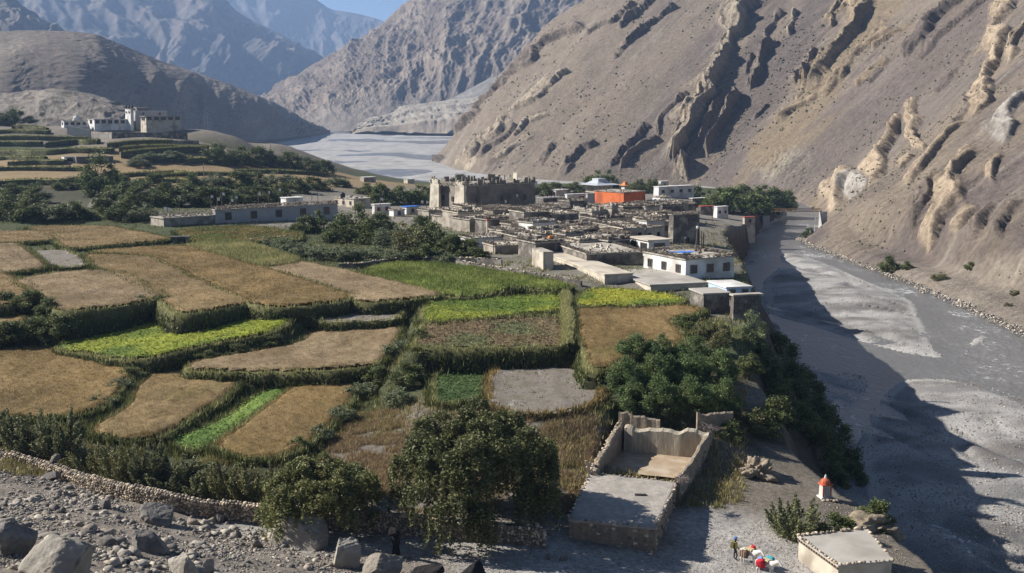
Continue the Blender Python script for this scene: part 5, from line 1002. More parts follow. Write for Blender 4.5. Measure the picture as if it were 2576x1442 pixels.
for vv in (556, 566, 577, 588, 600, 612, 625, 640, 655):
    for uu in range(1120, 1720, 38):
        u0 = uu + rf.uniform(-14, 14); v0 = vv + rf.uniform(-4, 4)
        lo = np.interp(v0, [556, 580, 600, 625, 655], [1110, 1160, 1230, 1270, 1330]); hi = np.interp(v0, [556, 580, 600, 625, 655], [1690, 1680, 1640, 1600, 1480])
        if not lo < u0 < hi: continue
        p = pick(u0, v0); w_ = rf.uniform(4.5, 8.5); k = FPX / p[1]; cxm, cym = p[0], p[1] + w_ * .6
        if any(math.hypot(cxm - f[0], cym - f[1]) < .45 * (w_ + f[2]) for f in FOOT): continue
        hp = (rf.uniform(2.2, 3.2) if v0 > 606 else rf.uniform(2.6, 5.2)) * k; FOOT.append((cxm, cym, w_))
        wl_ = rf.choice(['mud', 'mud', 'mud', 'stone', 'stone', 'stone', 'tan', 'tan', 'white'])
        fill.append((wl_, u0, (u0 - w_ * .5 * k, u0, u0 + w_ * .8 * k, v0 - hp, v0, rf.uniform(22, 42), wl_, rf.choice(['mud', 'mud', 'cream', 'grey']), rf.choice([3, 4, 5]), rf.choice([0, 1, 2])), rf.choice([0, 0, .5, .9])))
fill.sort(key=lambda q: q[1]); cnt_ = {}
for wl_, u0, args, rag in fill:
    cnt_[wl_] = cnt_.get(wl_, 0) + 1
    H({'mud': 'small grey brown mud house', 'stone': 'small dark stone house', 'tan': 'small tan plastered house', 'white': 'small whitewashed house'}[wl_] + ' wedged in the middle rows of the village, ' + ORD[cnt_[wl_] - 1] + ' from left', *args, ww=.7, wh=.8, pane=M_dark, ragged=rag)
# pavilion with flared tin roof, shelter with tiered orange roof
def pavilion(label, u, v, wpx, hpx, name, rmat, wmat, tiers):
    p = pick(u, v); k = p[1] / FPX; w = wpx * k; h = hpx * k; root = empty(name, (p[0], p[1], p[2] - .4), .6); tag(root, label, 'pavilion')
    b = MB(); b.box(-w * .34, w * .34, -w * .34, w * .34, 0, h * .55); b.build('wall', wmat, root)
    for s in ((-1, -1), (1, -1), (1, 1), (-1, 1)): q = MB(); q.bar((s[0] * w * .42, s[1] * w * .42, 0), (s[0] * w * .42, s[1] * w * .42, h * .56), .12, .1, 6); q.build('post', M_wood, root)
    z = h * .55; ww = w * .56
    for t in range(tiers):
        q = MB(); q.add([(-ww, -ww, z), (ww, -ww, z), (ww, ww, z), (-ww, ww, z), (-ww * .55, -ww * .55, z + h * .1), (ww * .55, -ww * .55, z + h * .1), (ww * .55, ww * .55, z + h * .1), (-ww * .55, ww * .55, z + h * .1), (-ww * .28, -ww * .28, z + h * .26), (ww * .28, -ww * .28, z + h * .26), (ww * .28, ww * .28, z + h * .26), (-ww * .28, ww * .28, z + h * .26)],
              [(3, 2, 1, 0), (0, 1, 5, 4), (1, 2, 6, 5), (2, 3, 7, 6), (3, 0, 4, 7), (4, 5, 9, 8), (5, 6, 10, 9), (6, 7, 11, 10), (7, 4, 8, 11), (8, 9, 10, 11)]); q.build('roof', rmat, root); z += h * .26; ww *= .5
    q = MB(); q.box(-ww * .6, ww * .6, -ww * .6, ww * .6, z - .02, z + h * .12); q.build('roof_lantern', rmat, root)
pavilion('pavilion with flared grey tin roof behind the red monastery', 1506, 484, 72, 40, 'tin_pavilion', ROOF['tin'], WALL['tan'], 1)
pavilion('small prayer shelter with tiered orange roof near the grove', 1797, 530, 28, 24, 'prayer_shelter', ROOF['orange'], WALL['tan'], 2)
pavilion('little red and white roof shrine above the red monastery', 1572, 478, 22, 24, 'roof_shrine', ROOF['orange'], WALL['white'], 1)
# blue tarp on the white house roof
wr, wC, ww_, wd_, whh, wz_ = wh_
def rooftop(o, x, y, z=0.0):
    r, Cn, w, d, h, zb = o; a = r.rotation_euler[2]; return (Cn[0] + math.cos(a) * x - math.sin(a) * y, Cn[1] + math.sin(a) * x + math.cos(a) * y, zb + h + z)
tp = MB(); n = 7
vs_ = [(3.2 * i / 6, 4.0 * j / 6, .75 + .12 * math.sin(i * 1.7) * math.sin(j * 1.3) - .05 * j) for j in range(n) for i in range(n)]; fs_ = [(j * n + i, j * n + i + 1, (j + 1) * n + i + 1, (j + 1) * n + i) for j in range(n - 1) for i in range(n - 1)]
N0_ = len(vs_); tp.add(vs_ + [(x, y, z - .03) for x, y, z in vs_], fs_ + [tuple(i + N0_ for i in f[::-1]) for f in fs_]); tz = rooftop(wh_, ww_ * .10, wd_ * .18)
to = empty('blue_tarp', tz, wr.rotation_euler[2]); tag(to, 'bright blue tarpaulin stretched over the roof of the large white house', 'tarpaulin'); tp.build('sheet', ROOF['bluetin'], to)
for x, y in ((.05, .05), (3.15, .05), (.05, 3.95), (3.15, 3.95)): q = MB(); q.bar((x, y, 0), (x, y, .74), .04, .04, 5); q.build('post', M_wood, to)
wt = MB(); 
def tank(label, u, v, Y=None, s=1.0):
    p = pick(u, v) if Y is None else atY(u, v, Y); root = empty('water_tank', p); tag(root, label, 'tank'); q = MB(); q.lathe([(.55 * s, 0), (.6 * s, .1 * s), (.6 * s, 1.0 * s), (.45 * s, 1.2 * s), (.18 * s, 1.28 * s)], 14); q.build('drum', M_black, root); q = MB(); q.lathe([(.2 * s, 1.26 * s), (.2 * s, 1.36 * s)], 10); q.build('lid', M_black, root)
yc = pick(890, 523)[1]
tank('black water tank on the roof of the cream house', 862, 498, yc + 5, 1.3)
tank('black water tank beside the tall post behind the blue tarpaulin', 1727, 612, wC[1] + 16, .9)
# tall posts behind the tarp
for i, (u, v0, v1, lab) in enumerate([(1764, 632, 582, 'thick double wooden post behind the blue tarpaulin'), (1748, 622, 575, 'thin leaning pole with a knob left of the double post')]):
    p0 = atY(u, v0, wC[1] + 12); p1 = atY(u + (6 if i else 0), v1, wC[1] + 12); root = empty('wooden_post', p0); tag(root, lab, 'post'); q = MB(); d_ = p1 - p0; q.bar((0, 0, -3), tuple(d_), .12 if i else .16, .1, 6); q.build('shaft', M_wood, root)
    if not i: q = MB(); q.bar((.38, 0, -3), (.38 + d_[0], d_[1], d_[2] * .94), .13, .1, 6); q.build('shaft', M_wood, root)
    else: q = MB(); q.lathe([(.05, d_[2] - .1), (.24, d_[2] + .05), (.24, d_[2] + .3), (.06, d_[2] + .45)], 8, d_[0], d_[1]); q.build('knob', M_cloth, root)
# prayer flag poles
poles = [(451, 545, 491), (531, 540, 490), (547, 545, 497), (560, 535, 484), (583, 540, 500), (592, 540, 492), (652, 538, 484), (676, 538, 480), (703, 535, 473), (784, 525, 480), (800, 525, 484), (755, 470, 446), (826, 540, 515), (958, 545, 497), (1073, 540, 505), (1060, 545, 504), (1119, 560, 525), (1180, 560, 515), (1184, 560, 520), (1228, 540, 496), (1270, 545, 503), (1298, 540, 488), (1242, 640, 570), (1210, 585, 555), (1318, 590, 553), (1334, 590, 556), (1360, 615, 573), (1532, 610, 588), (1790, 570, 518), (1655, 540, 505), (414, 560, 520), (424, 560, 522), (1500, 590, 548)]
for i, (u, v0, v1) in enumerate(sorted(poles)):
    p = pick(u, v0); t_ = atY(u, v1, p[1]); L = t_[2] - p[2]; root = empty('prayer_flag_pole', (p[0], p[1], p[2] - 1), rnd.uniform(0, 1)); tag(root, 'slender wooden flag pole above the village roofs, ' + ORD[i] + ' pole from left', 'flag pole', 'flag poles above the roofs')
    q = MB(); q.bar((0, 0, 0), (rnd.uniform(-.3, .3), 0, L + 1), .10, .07, 5); q.build('pole', M_wood, root)
    q = MB(); zt_ = L + 1; q.add([(.03, 0, zt_ - .05), (.75, .06, zt_ - .2), (.65, .03, zt_ - .95), (.03, 0, zt_ - .8), (.03, .03, zt_ - .05), (.75, .09, zt_ - .2), (.65, .06, zt_ - .95), (.03, .03, zt_ - .8)], [(0, 1, 2, 3), (7, 6, 5, 4), (0, 4, 5, 1), (1, 5, 6, 2), (2, 6, 7, 3), (3, 7, 4, 0)]); q.build('flag', M_cloth, root)
# sort labels of poles by place
# --- bridge
bp0 = at(1935, 575, -48); bY = bp0[1]; deck = atY(1935, 533, bY)[2]; br_ = empty('footbridge', (bp0[0], bY, -48.5), math.radians(6)); tag(br_, 'orange and white railed footbridge on a grey abutment across the river', 'bridge')
Lb = 24.0; dz_ = deck + 48.5
q = MB(); q.box(-3.2, 0, 0, 4.2, -1, dz_ + .9, .15, .15); q.build('abutment', WALL['grey'], br_); q = MB(); q.box(Lb, Lb + 2.5, .2, 4, -1, dz_ - .1, .1, .1); q.build('abutment', WALL['grey'], br_)
q = MB(); q.box(-.5, Lb + .5, 1.0, 3.2, dz_ - .25, dz_); q.build('deck', M_wood, br_)
M_or = mat('orange_rail_paint', (.36, .23, .11), (.28, .18, .09), scale=2)
for y in (1.0, 3.2):
    q = MB(); q.bar((0, y, dz_ + 1.1), (Lb, y, dz_ + 1.1), .08, .08, 6); q.bar((0, y, dz_ + .55), (Lb, y, dz_ + .55), .08, .08, 6); q.build('railing', M_or, br_)
    for k in range(13): q = MB(); q.bar((Lb * k / 12, y, dz_), (Lb * k / 12, y, dz_ + 1.1), .08, .08, 5); q.build('railing_post', M_or, br_)
q = MB(); q.box(Lb * .52, Lb * .82, .82, .9, dz_ + .2, dz_ + 1.1); q.build('banner', M_cloth, br_)
for k in range(6): q = MB(); q.bar((Lb * k / 12 + 1, 1.0, dz_ - 1.4 + k * .12), (Lb * k / 12 + 1, 1.0, dz_ - .25), .05, .05, 4); q.build('hanger', M_cloth, br_)
pt = pick(2048, 590) if False else atY(2048, 604, bY - 45); root = empty('white_post', pt); tag(root, 'tall thin pale post on the far bank by the bridge end', 'post'); q = MB(); q.bar((0, 0, -1), (.1, 0, 9), .16, .13, 6); q.build('shaft', WALL['white'], root); q = MB(); q.box(-.25, .25, -.02, .06, 6.5, 7.3); q.build('sign_plate', WALL['white'], root)
# retaining wall along the river bank below the village
q = MB(); pts = [(1790, 625), (1812, 605), (1835, 590), (1858, 578), (1875, 572)]; W_l = [at(u, v, -42) for u, v in pts]
for a_, b_ in zip(W_l[:-1], W_l[1:]): q.add([(a_[0], a_[1], -50), (b_[0], b_[1], -50), (b_[0], b_[1], -40.5), (a_[0], a_[1], -40.5), (a_[0] - 1, a_[1] + .6, -50), (b_[0] - 1, b_[1] + .6, -50), (b_[0] - 1, b_[1] + .6, -40.5), (a_[0] - 1, a_[1] + .6, -40.5)], [(0, 1, 2, 3), (4, 7, 6, 5), (3, 2, 6, 7), (0, 3, 7, 4), (1, 5, 6, 2)])
o = q.build('retaining_wall', WALL['mud']); tag(o, 'curved mud retaining wall on the river bank below the village', 'wall')

# ------------------------------------------------------------------ monastery on the hill
mo = empty('hill_monastery', pick(300, 338)); tag(mo, 'white flat roofed monastery spread along the terraced hill top on the left', 'monastery'); mY = mo.location[1]
def wing(ul, uc, ur, vt, vb, rot, wall, roof, Y, wF=0, wL=0, **k): return house('wing', ul, uc, ur, vt, vb, rot, wall, roof, 0, wF, wL, name='wing', parent=mo, Y=Y, clutter=False, **k)
wing(352, 368, 455, 293, 329, 38, 'tan', 'mud', mY, 5, 1, ww=4.2, wh=2.4, over=.7, wz=.72); wing(334, 341, 422, 279, 312, 38, 'grey', 'white', mY + 14, 2, 0, ww=.9); wing(313, 329, 334, 275, 312, 44, 'white', 'white', mY + 10, 0, 2, over=.1); wing(220, 238, 332, 300, 329, 38, 'white', 'white', mY + 2, 6, 1, ww=3.6, wh=2.2, over=.4, wz=.6); wing(153, 161, 219, 304, 325, 38, 'white', 'mud', mY + 4, 4, 1, ww=1.8, wh=1.4); wing(338, 344, 372, 270, 290, 38, 'stone', 'tin', mY + 20, 0, 0, over=.4)
for k in range(3): q = MB(); p = atY(318 + 7 * k, 273, mY + 10) - np.array(mo.location); q.lathe([(.5, 0), (.62, .4), (.62, 1.2), (.4, 1.7), (.1, 2.0)], 8, p[0], p[1]); o = q.build('roof_banner', M_black, mo); o.location.z = p[2]
q = MB(); p = atY(192, 304, mY + 6) - np.array(mo.location); q.lathe([(2.2, 0), (2.2, .7), (1.7, .7), (1.8, 1.6), (1.2, 2.3), (.5, 2.6), (.45, 3.0), (.2, 3.6), (.05, 4.4)], 14, p[0], p[1]); o = q.build('stupa', WALL['white'], mo); o.location.z = p[2]
def ret_wall(label, pts, z1px, zdrop, wall, thick=.8, name='terrace_wall'):
    P = [pick(u, v) for u, v in pts]; o0 = P[0]; root = empty(name, o0); tag(root, label, 'wall')
    for a_, b_ in zip(P[:-1], P[1:]):
        q = MB(); ta = a_[2] + z1px * a_[1] / FPX; tb = b_[2] + z1px * b_[1] / FPX; A = a_ - o0; B = b_ - o0; n_ = np.array([-(B - A)[1], (B - A)[0]]); n_ = n_ / (np.linalg.norm(n_) + 1e-9) * thick
        q.add([(A[0], A[1], A[2] - zdrop), (B[0], B[1], B[2] - zdrop), (B[0], B[1], tb - o0[2]), (A[0], A[1], ta - o0[2]), (A[0] + n_[0], A[1] + n_[1], A[2] - zdrop), (B[0] + n_[0], B[1] + n_[1], B[2] - zdrop), (B[0] + n_[0], B[1] + n_[1], tb - o0[2]), (A[0] + n_[0], A[1] + n_[1], ta - o0[2])], [(0, 1, 2, 3), (5, 4, 7, 6), (3, 2, 6, 7), (4, 0, 3, 7), (1, 5, 6, 2), (0, 4, 5, 1)]); q.build('wall_section', WALL[wall], root)
    return root
ret_wall('pale concrete retaining wall below the left wing of the hill monastery', [(169, 338), (229, 350)], 22, 1, 'grey'); ret_wall('long dark stone terrace wall below the main block of hill monastery', [(229, 350), (282, 350), (472, 352)], 17, 1, 'stone'); ret_wall('low dark wall right below the hill monastery', [(425, 362), (500, 362)], 8, 1, 'stone')
H('white fronted shed with dark doorway on the terraced hill', 154, 162, 190, 394, 410, 34, 'white', 'mud', 0, wF=1, ww=2.5, wh=1.5, pane=M_dark, clutter=False, group=None, name='hill_shed', cat='shed'); H('long grey shed beside the white fronted shed on hill', 188, 192, 285, 394, 412, 30, 'stone', 'mud', 0, clutter=False, group=None, name='hill_shed', cat='shed')
# terraces on the hill: long stepped strips with grass
M_strip = M_bank
def strip(label, u0, u1, v0, v1, vh, seed, col=(.24, .23, .08)):
    """a narrow terrace: lit top, dark face; front edge from (u0,v0) to (u1,v1), face vh photo points high"""
    n = 26; r = np.random.default_rng(seed); us = np.linspace(u0, u1, n); vs2 = np.linspace(v0, v1, n) + 3.0 * np.sin(np.linspace(0, math.pi, n)) * (-1) + 1.6 * vn(np.linspace(0, 4, n), seed + .5, seed)
    E = np.array([pick(u, v + vh) for u, v in zip(us, vs2)]); k = E[:, 1] / FPX; top = E[:, 2] + vh * k * .97; o = E[n // 2].copy(); root = empty('hill_terrace', o); tag(root, label, 'terrace', 'grassy terraces on the monastery hill')
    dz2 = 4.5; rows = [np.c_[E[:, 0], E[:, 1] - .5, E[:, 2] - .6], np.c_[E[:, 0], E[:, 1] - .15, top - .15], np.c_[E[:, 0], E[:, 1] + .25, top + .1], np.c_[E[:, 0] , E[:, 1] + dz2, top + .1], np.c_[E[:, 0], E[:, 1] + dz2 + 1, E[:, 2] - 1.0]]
    V_ = np.concatenate(rows) - o; F_ = grid_faces(5, n); cc = np.concatenate([np.tile(c, (n, 1)) for c in ((.055, .055, .03), (.085, .085, .035), (.20, .20, .07), col, (.1, .1, .05))]); obj('bank', arr_mesh('bank', V_, F_, M_strip, cc, False), root)  # bank and grass: sunlit top and shaded face put into the colours
    m = int(np.linalg.norm(E[-1] - E[0]) * 7); t = r.uniform(0, n - 1.001, m); i = t.astype(int); f = (t - i)[:, None]; B = rows[2][i] * (1 - f) + rows[2][i + 1] * f; sd = r.uniform(0, 1, m); B[:, 1] += np.where(sd < .5, -.5 * sd * 2, sd * 3); B[:, 2] -= np.where(sd < .5, sd * 2 * (top - E[:, 2])[i] * .8, 0)
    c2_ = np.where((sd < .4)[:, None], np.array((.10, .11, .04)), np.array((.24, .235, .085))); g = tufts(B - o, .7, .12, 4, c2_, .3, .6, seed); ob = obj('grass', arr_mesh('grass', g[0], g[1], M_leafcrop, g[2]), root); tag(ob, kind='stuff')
strips = [(-60, 30, 306, 306, 10), (30, 115, 318, 322, 8), (-60, 120, 331, 330, 9), (-60, 215, 343, 346, 10), (-60, 100, 360, 358, 12), (115, 245, 361, 352, 12), (-60, 80, 383, 380, 12), (82, 280, 380, 373, 13), (-60, 110, 398, 396, 9), (20, 160, 408, 404, 12), (270, 430, 361, 352, 12), (300, 520, 369, 368, 12), (305, 515, 381, 370, 16), (330, 480, 400, 394, 15), (465, 550, 401, 400, 14), (560, 690, 402, 405, 8), (-60, 200, 424, 422, 10), (300, 470, 440, 432, 9), (380, 640, 441, 437, 7), (590, 820, 428, 436, 8), (-60, 210, 458, 452, 14), (300, 480, 458, 452, 10)]
rank_ = {i: k for k, i in enumerate(sorted(range(len(strips)), key=lambda i: (strips[i][2] + strips[i][3], strips[i][0])))}; strips_b = {16, 17, 18, 19, 20, 21}
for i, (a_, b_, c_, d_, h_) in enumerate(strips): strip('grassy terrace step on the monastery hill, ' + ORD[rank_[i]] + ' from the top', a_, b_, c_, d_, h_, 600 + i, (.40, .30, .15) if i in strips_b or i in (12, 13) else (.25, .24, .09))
for i, (u, v0, v1, lab) in enumerate([(516, 325, 291, 'left one of two pale utility poles right of the hill monastery'), (523, 325, 290, 'right one of two pale utility poles right of the hill monastery'), (47, 306, 273, 'utility pole at far left beside the dark hilltop tree'), (92, 312, 282, 'utility pole standing on the terraces left of the monastery'), (219, 318, 282, 'thin pole behind the left wing of the hill monastery'), (681, 388, 358, 'pale pole on the right shoulder of the monastery hill'), (513, 445, 410, 'thin pole on the tan fields below the hill')]):
    p = pick(u, v0); t_ = atY(u, v1, p[1]); root = empty('utility_pole', p); tag(root, lab, 'pole', 'utility poles on the hill'); q = MB(); q.bar((0, 0, -.5), (0, 0, t_[2] - p[2]), .17, .13, 6); q.build('shaft', WALL['grey'], root); q = MB(); q.bar((-.7, 0, t_[2] - p[2] - .5), (.7, 0, t_[2] - p[2] - .5), .07, .07, 5); q.build('crossarm', WALL['grey'], root)
# ------------------------------------------------------------------ stones
M_stone = mat('river_stone', None, attr=True, scale=5, amt=.7, bump=.03, bscale=12, rough=.9); 
ST = {'tan': mat('tan_boulder', (.30, .265, .215), (.19, .165, .135), scale=2.2, bump=.14, bscale=5, c3=(.22, .19, .16), s3=.9, objc=True), 'grey': mat('grey_boulder', (.27, .25, .225), (.15, .138, .125), scale=2.6, bump=.14, bscale=5, c3=(.13, .125, .12), s3=.8, objc=True), 'slate': mat('dark_slate', (.20, .18, .16), (.105, .095, .085), scale=2.5, bump=.06, bscale=5, objc=True), 'white': mat('pale_boulder', (.42, .385, .325), (.27, .245, .205), scale=2.0, bump=.12, bscale=5, c3=(.30, .26, .21), s3=.8, objc=True), 'black': mat('silhouette_black', (.020, .018, .018), (.012, .011, .011), scale=2, bump=.04, objc=True)}
def ico(sub=1):
    g = (1 + 5 ** .5) / 2; v = [(-1, g, 0), (1, g, 0), (-1, -g, 0), (1, -g, 0), (0, -1, g), (0, 1, g), (0, -1, -g), (0, 1, -g), (g, 0, -1), (g, 0, 1), (-g, 0, -1), (-g, 0, 1)]
    f = [(0, 11, 5), (0, 5, 1), (0, 1, 7), (0, 7, 10), (0, 10, 11), (1, 5, 9), (5, 11, 4), (11, 10, 2), (10, 7, 6), (7, 1, 8), (3, 9, 4), (3, 4, 2), (3, 2, 6), (3, 6, 8), (3, 8, 9), (4, 9, 5), (2, 4, 11), (6, 2, 10), (8, 6, 7), (9, 8, 1)]
    v = [np.array(p) / np.linalg.norm(p) for p in v]
    for _ in range(sub):
        c = {}; nf = []
        def mid(a, b):
            k = (min(a, b), max(a, b))
            if k not in c: m = v[a] + v[b]; v.append(m / np.linalg.norm(m)); c[k] = len(v) - 1
            return c[k]
        for a, b, d in f: x, y, z = mid(a, b), mid(b, d), mid(d, a); nf += [(a, x, z), (b, y, x), (d, z, y), (x, y, z)]
        f = nf
    return np.array(v), np.array(f)
IC = {s: ico(s) for s in (0, 1, 3, 4)}
def rock(seed, sub=3, rough=.16, cuts=7, flat=1.0):
    r = np.random.default_rng(seed); V0, F0 = IC[sub]; V_ = V0.copy(); k = 1.5
    n = fbm(V0[:, 0] * k + seed, V0[:, 1] * k + V0[:, 2] * 1.7, 4, seed); n2 = fbm(V0[:, 2] * k + seed * 2, V0[:, 0] * k - V0[:, 1] * 1.3, 4, seed + 5); V_ = V_ * (1 + rough * n + rough * n2)[:, None]
    for _ in range(cuts):
        d = r.normal(0, 1, 3); d /= np.linalg.norm(d); lim = r.uniform(.38, .80); s = V_ @ d; V_ = V_ - np.clip(s - lim, 0, None)[:, None] * d * .97
    if sub >= 3: V_ = V_ * (1 + .06 * fbm(V0[:, 0] * 5 + seed, V0[:, 1] * 5 + V0[:, 2] * 4, 4, seed + 9, ridged=True) + .05 * fbm(V0[:, 2] * 9 + seed, V0[:, 0] * 8 - V0[:, 1] * 6, 3, seed + 11))[:, None]
    V_[:, 2] *= flat
    return V_, F0
def boulder(label, u, v, wpx, hpx, tone, seed, depth=.8, rough=.16, cuts=7, rot=0, name='boulder', cat='boulder', tilt=0):
    """boulder with its foot at the photo point, wpx by hpx photo points large"""
    p = pick(u, v); k = (p[1] * cp - p[2] * sp) / FPX; w = wpx * k * .9; h = hpx * k * .92
    V_, F_ = rock(seed, 4, rough, cuts + 5); V_ = V_ / np.array([np.ptp(V_[:, 0]), np.ptp(V_[:, 1]), np.ptp(V_[:, 2])]); V_ = V_ - (V_.max(0) + V_.min(0)) / 2
    V_ = V_ * [w * .96, w * depth, h * 1.5]
    o = obj(name, arr_mesh(name, V_, F_, ST[tone], None, False), None, (p[0], p[1] + w * depth * .3, p[2] + h * .20)); o.rotation_euler = (0, tilt, 0); tag(o, label, cat); return o
boulder('huge jagged pale boulder at the bottom left corner', 110, 1470, 235, 125, 'white', 11, .9, .3, 9)
boulder('flat slanting grey slab at the left frame edge', 20, 1400, 130, 95, 'grey', 12, .9, .1, 6, tilt=.25)

boulder('blue grey cracked boulder with a long shadow on the rubble slope', 388, 1318, 95, 52, 'grey', 14, .8, .2, 8)

boulder('pale grey flat boulder left of the dark shadow on rubble slope', 372, 1388, 110, 58, 'grey', 16, .8, .2, 7)

boulder('largest cream boulder standing at the path edge', 745, 1382, 172, 86, 'white', 18, .8, .14, 6)
boulder('round tan boulder with orange base near the dark figure', 868, 1428, 88, 78, 'white', 19, .9, .14, 5)


boulder('white jagged rock at the bottom edge left of centre', 455, 1450, 95, 60, 'white', 22, .8, .3, 9)
boulder('tan pointed rock beside the white jagged rock at bottom', 520, 1442, 42, 42, 'white', 23, .8, .2, 9)
boulder('wide lichen patched boulder in front of the dark figure', 960, 1466, 120, 76, 'tan', 24, .8, .16, 6)
boulder('rounded tan stone at the left end of the stone wall', 138, 1178, 42, 42, 'tan', 25, .9, .1, 4)
boulder('dark angular stone left of the rounded tan stone', 58, 1168, 36, 22, 'slate', 26)

boulder('pale standing stone built into the broken stone wall', 530, 1298, 26, 38, 'white', 28, .8, .1, 5)
boulder('grey stone lying on the path below the standing stone', 553, 1314, 24, 24, 'grey', 29)
boulder('pinkish round stone on the path left of the largest boulder', 600, 1352, 22, 20, 'tan', 30)
boulder('brown squat stone touching the largest cream boulder', 645, 1378, 36, 28, 'tan', 31)
boulder('small grey block on the path left of its twin', 1378, 1408, 16, 18, 'tan', 32, .9, .05, 8); boulder('grey block lying on the gravel path right of the small one', 1418, 1410, 32, 24, 'grey', 33, .9, .08, 8)

boulder('dark flat stone half buried in the upper rubble slope', 120, 1208, 60, 20, 'slate', 36); boulder('flat dark stone on the rubble slope below the stone wall', 270, 1240, 56, 20, 'slate', 37); boulder('grey stone in the middle of the rubble slope', 260, 1280, 40, 26, 'grey', 38)
boulder('shaded rock coloured black at the bottom edge below the dark figure', 1070, 1490, 110, 76, 'black', 39, .8, .2, 8); boulder('shaded pointed rock coloured black at the bottom edge in the centre', 1185, 1490, 110, 84, 'black', 40, .8, .25, 10)  # deep shade on these rocks put into a near black colour
# rubble on the slope and gravel on path and bars
def scatter_stones(name, x, y, z, s, cols, seed, sub=0, flat=.65):
    r = np.random.default_rng(seed); V0, F0 = IC[sub]; n = len(x); nv = len(V0); J = r.uniform(.65, 1.3, (n, nv, 1)); sc = r.uniform(.6, 1.4, (n, 1, 3)) * [1, 1, flat]; a = r.uniform(0, 6.28, n); ca, sa = np.cos(a)[:, None], np.sin(a)[:, None]
    Q = V0[None] * J * sc * np.asarray(s)[:, None, None]; X = Q[..., 0] * ca - Q[..., 1] * sa; Y_ = Q[..., 0] * sa + Q[..., 1] * ca
    V_ = np.stack([X + x[:, None], Y_ + y[:, None], Q[..., 2] + z[:, None]], -1).reshape(-1, 3); F_ = (F0[None] + (np.arange(n) * nv)[:, None, None]).reshape(-1, 3)
    o = obj(name, arr_mesh(name, V_, F_, M_stone, np.repeat(cols, nv, 0))); tag(o, kind='stuff'); return o
PAL = np.array([(.33, .295, .245), (.25, .225, .19), (.16, .143, .125), (.42, .37, .30), (.29, .245, .195), (.20, .178, .152)])
r = np.random.default_rng(5); y = r.uniform(48, 104, 90000); x = r.uniform(-.52, .02, 90000) * y; z = gz(x, y, False); u_, v_ = proj(np.c_[x, y, z]); vedge = np.interp(u_, [-100, 0, 200, 500, 700, 1000], [1120, 1140, 1212, 1292, 1340, 1400]); ok = (v_ > vedge + 3) & (v_ < 1500) & (u_ < 1010 - (v_ < 1390) * 150) & (fbm(x / 3, y / 3, 3, 9) + .22 * r.normal(0, 1, len(x)) > .10); x, y, z = x[ok], y[ok], z[ok]
s = .035 + .08 * r.uniform(0, 1, len(x)) ** 3 + .20 * r.uniform(0, 1, len(x)) ** 16; print('rubble', len(x)); scatter_stones('rubble', x, y, z + .02, s, PAL[r.integers(0, 6, len(x))] * r.uniform(.8, 1.15, (len(x), 1)), 61)
x, y = r.uniform(-.5, .0, 2600), r.uniform(50, 100, 2600); x = x * y; z = gz(x, y, False); u_, v_ = proj(np.c_[x, y, z]); vedge = np.interp(u_, [-100, 0, 200, 500, 700, 1000], [1120, 1140, 1212, 1292, 1340, 1400]); ok = (v_ > vedge + 6) & (v_ < 1500) & (u_ < 960 - (v_ < 1390) * 150) & (fbm(x / 6, y / 6, 3, 19) > .0); x, y, z = x[ok], y[ok], z[ok]; scatter_stones('loose_rocks', x, y, z + .03, .14 + .38 * r.uniform(0, 1, len(x)) ** 3, PAL[r.integers(0, 6, len(x))] * r.uniform(.85, 1.2, (len(x), 1)), 66, 1, .7)
y = r.uniform(70, 96, 20000); x = r.uniform(-14, 32, 20000); z = gz(x, y, False); u_, v_ = proj(np.c_[x, y, z]); ok = (v_ > np.interp(u_, [500, 900, 1400, 1700, 1850, 2100, 2300], [1330, 1345, 1380, 1395, 1330, 1250, 1330])) & (u_ > 560) & (u_ < 2330); x, y, z = x[ok], y[ok], z[ok]
s = .03 + .05 * r.uniform(0, 1, len(x)) ** 3; scatter_stones('gravel', x, y, z + .01, s, PAL[r.integers(0, 6, len(x))] * r.uniform(.95, 1.35, (len(x), 1)), 62)
y = 1 / r.uniform(1 / 330., 1 / 105., 42000); x = r.uniform(.18, .55, 42000) * y; ok = np.zeros(len(x), bool)
for b in BW: ok |= in_poly(x, y, b)
ok &= (fbm(x / 9, y / 5, 4, 81) + .4 * r.normal(0, 1, len(x)) > -.05); x, y = x[ok], y[ok]; d = np.full(len(x), 1e9)
for b in BW: d = np.minimum(d, np.where(in_poly(x, y, b), seg_dist(x, y, b)[0], 1e9))
z = -48 + np.minimum(.05 + d * .1, .75); s = (.05 + .10 * r.uniform(0, 1, len(x)) ** 4) * (y / 150) ** .4; scatter_stones('bar_cobbles', x, y, z + .06, s, PAL[r.integers(0, 6, len(x))] * r.uniform(1.0, 1.6, (len(x), 1)), 63)
# rubble line along the far bank
tb = r.uniform(0, 1, 5200); pb = np.array([at(u, v, -47.6)[:2] for u, v in [(2040, 592), (2010, 606), (2100, 645), (2200, 682), (2400, 764), (2575, 846), (2750, 930)]]); sb = np.linspace(0, 1, len(pb)); x = np.interp(tb, sb, pb[:, 0]) + r.normal(0, 1.2, 5200) + .8; y = np.interp(tb, sb, pb[:, 1]) + r.normal(0, 1.5, 5200); s = .10 + .35 * r.uniform(0, 1, 5200) ** 4; scatter_stones('bank_rubble', x, y, -47.5 + r.uniform(0, .5, 5200), s, PAL[r.integers(0, 6, 5200)] * r.uniform(1.0, 1.5, (5200, 1)), 64)

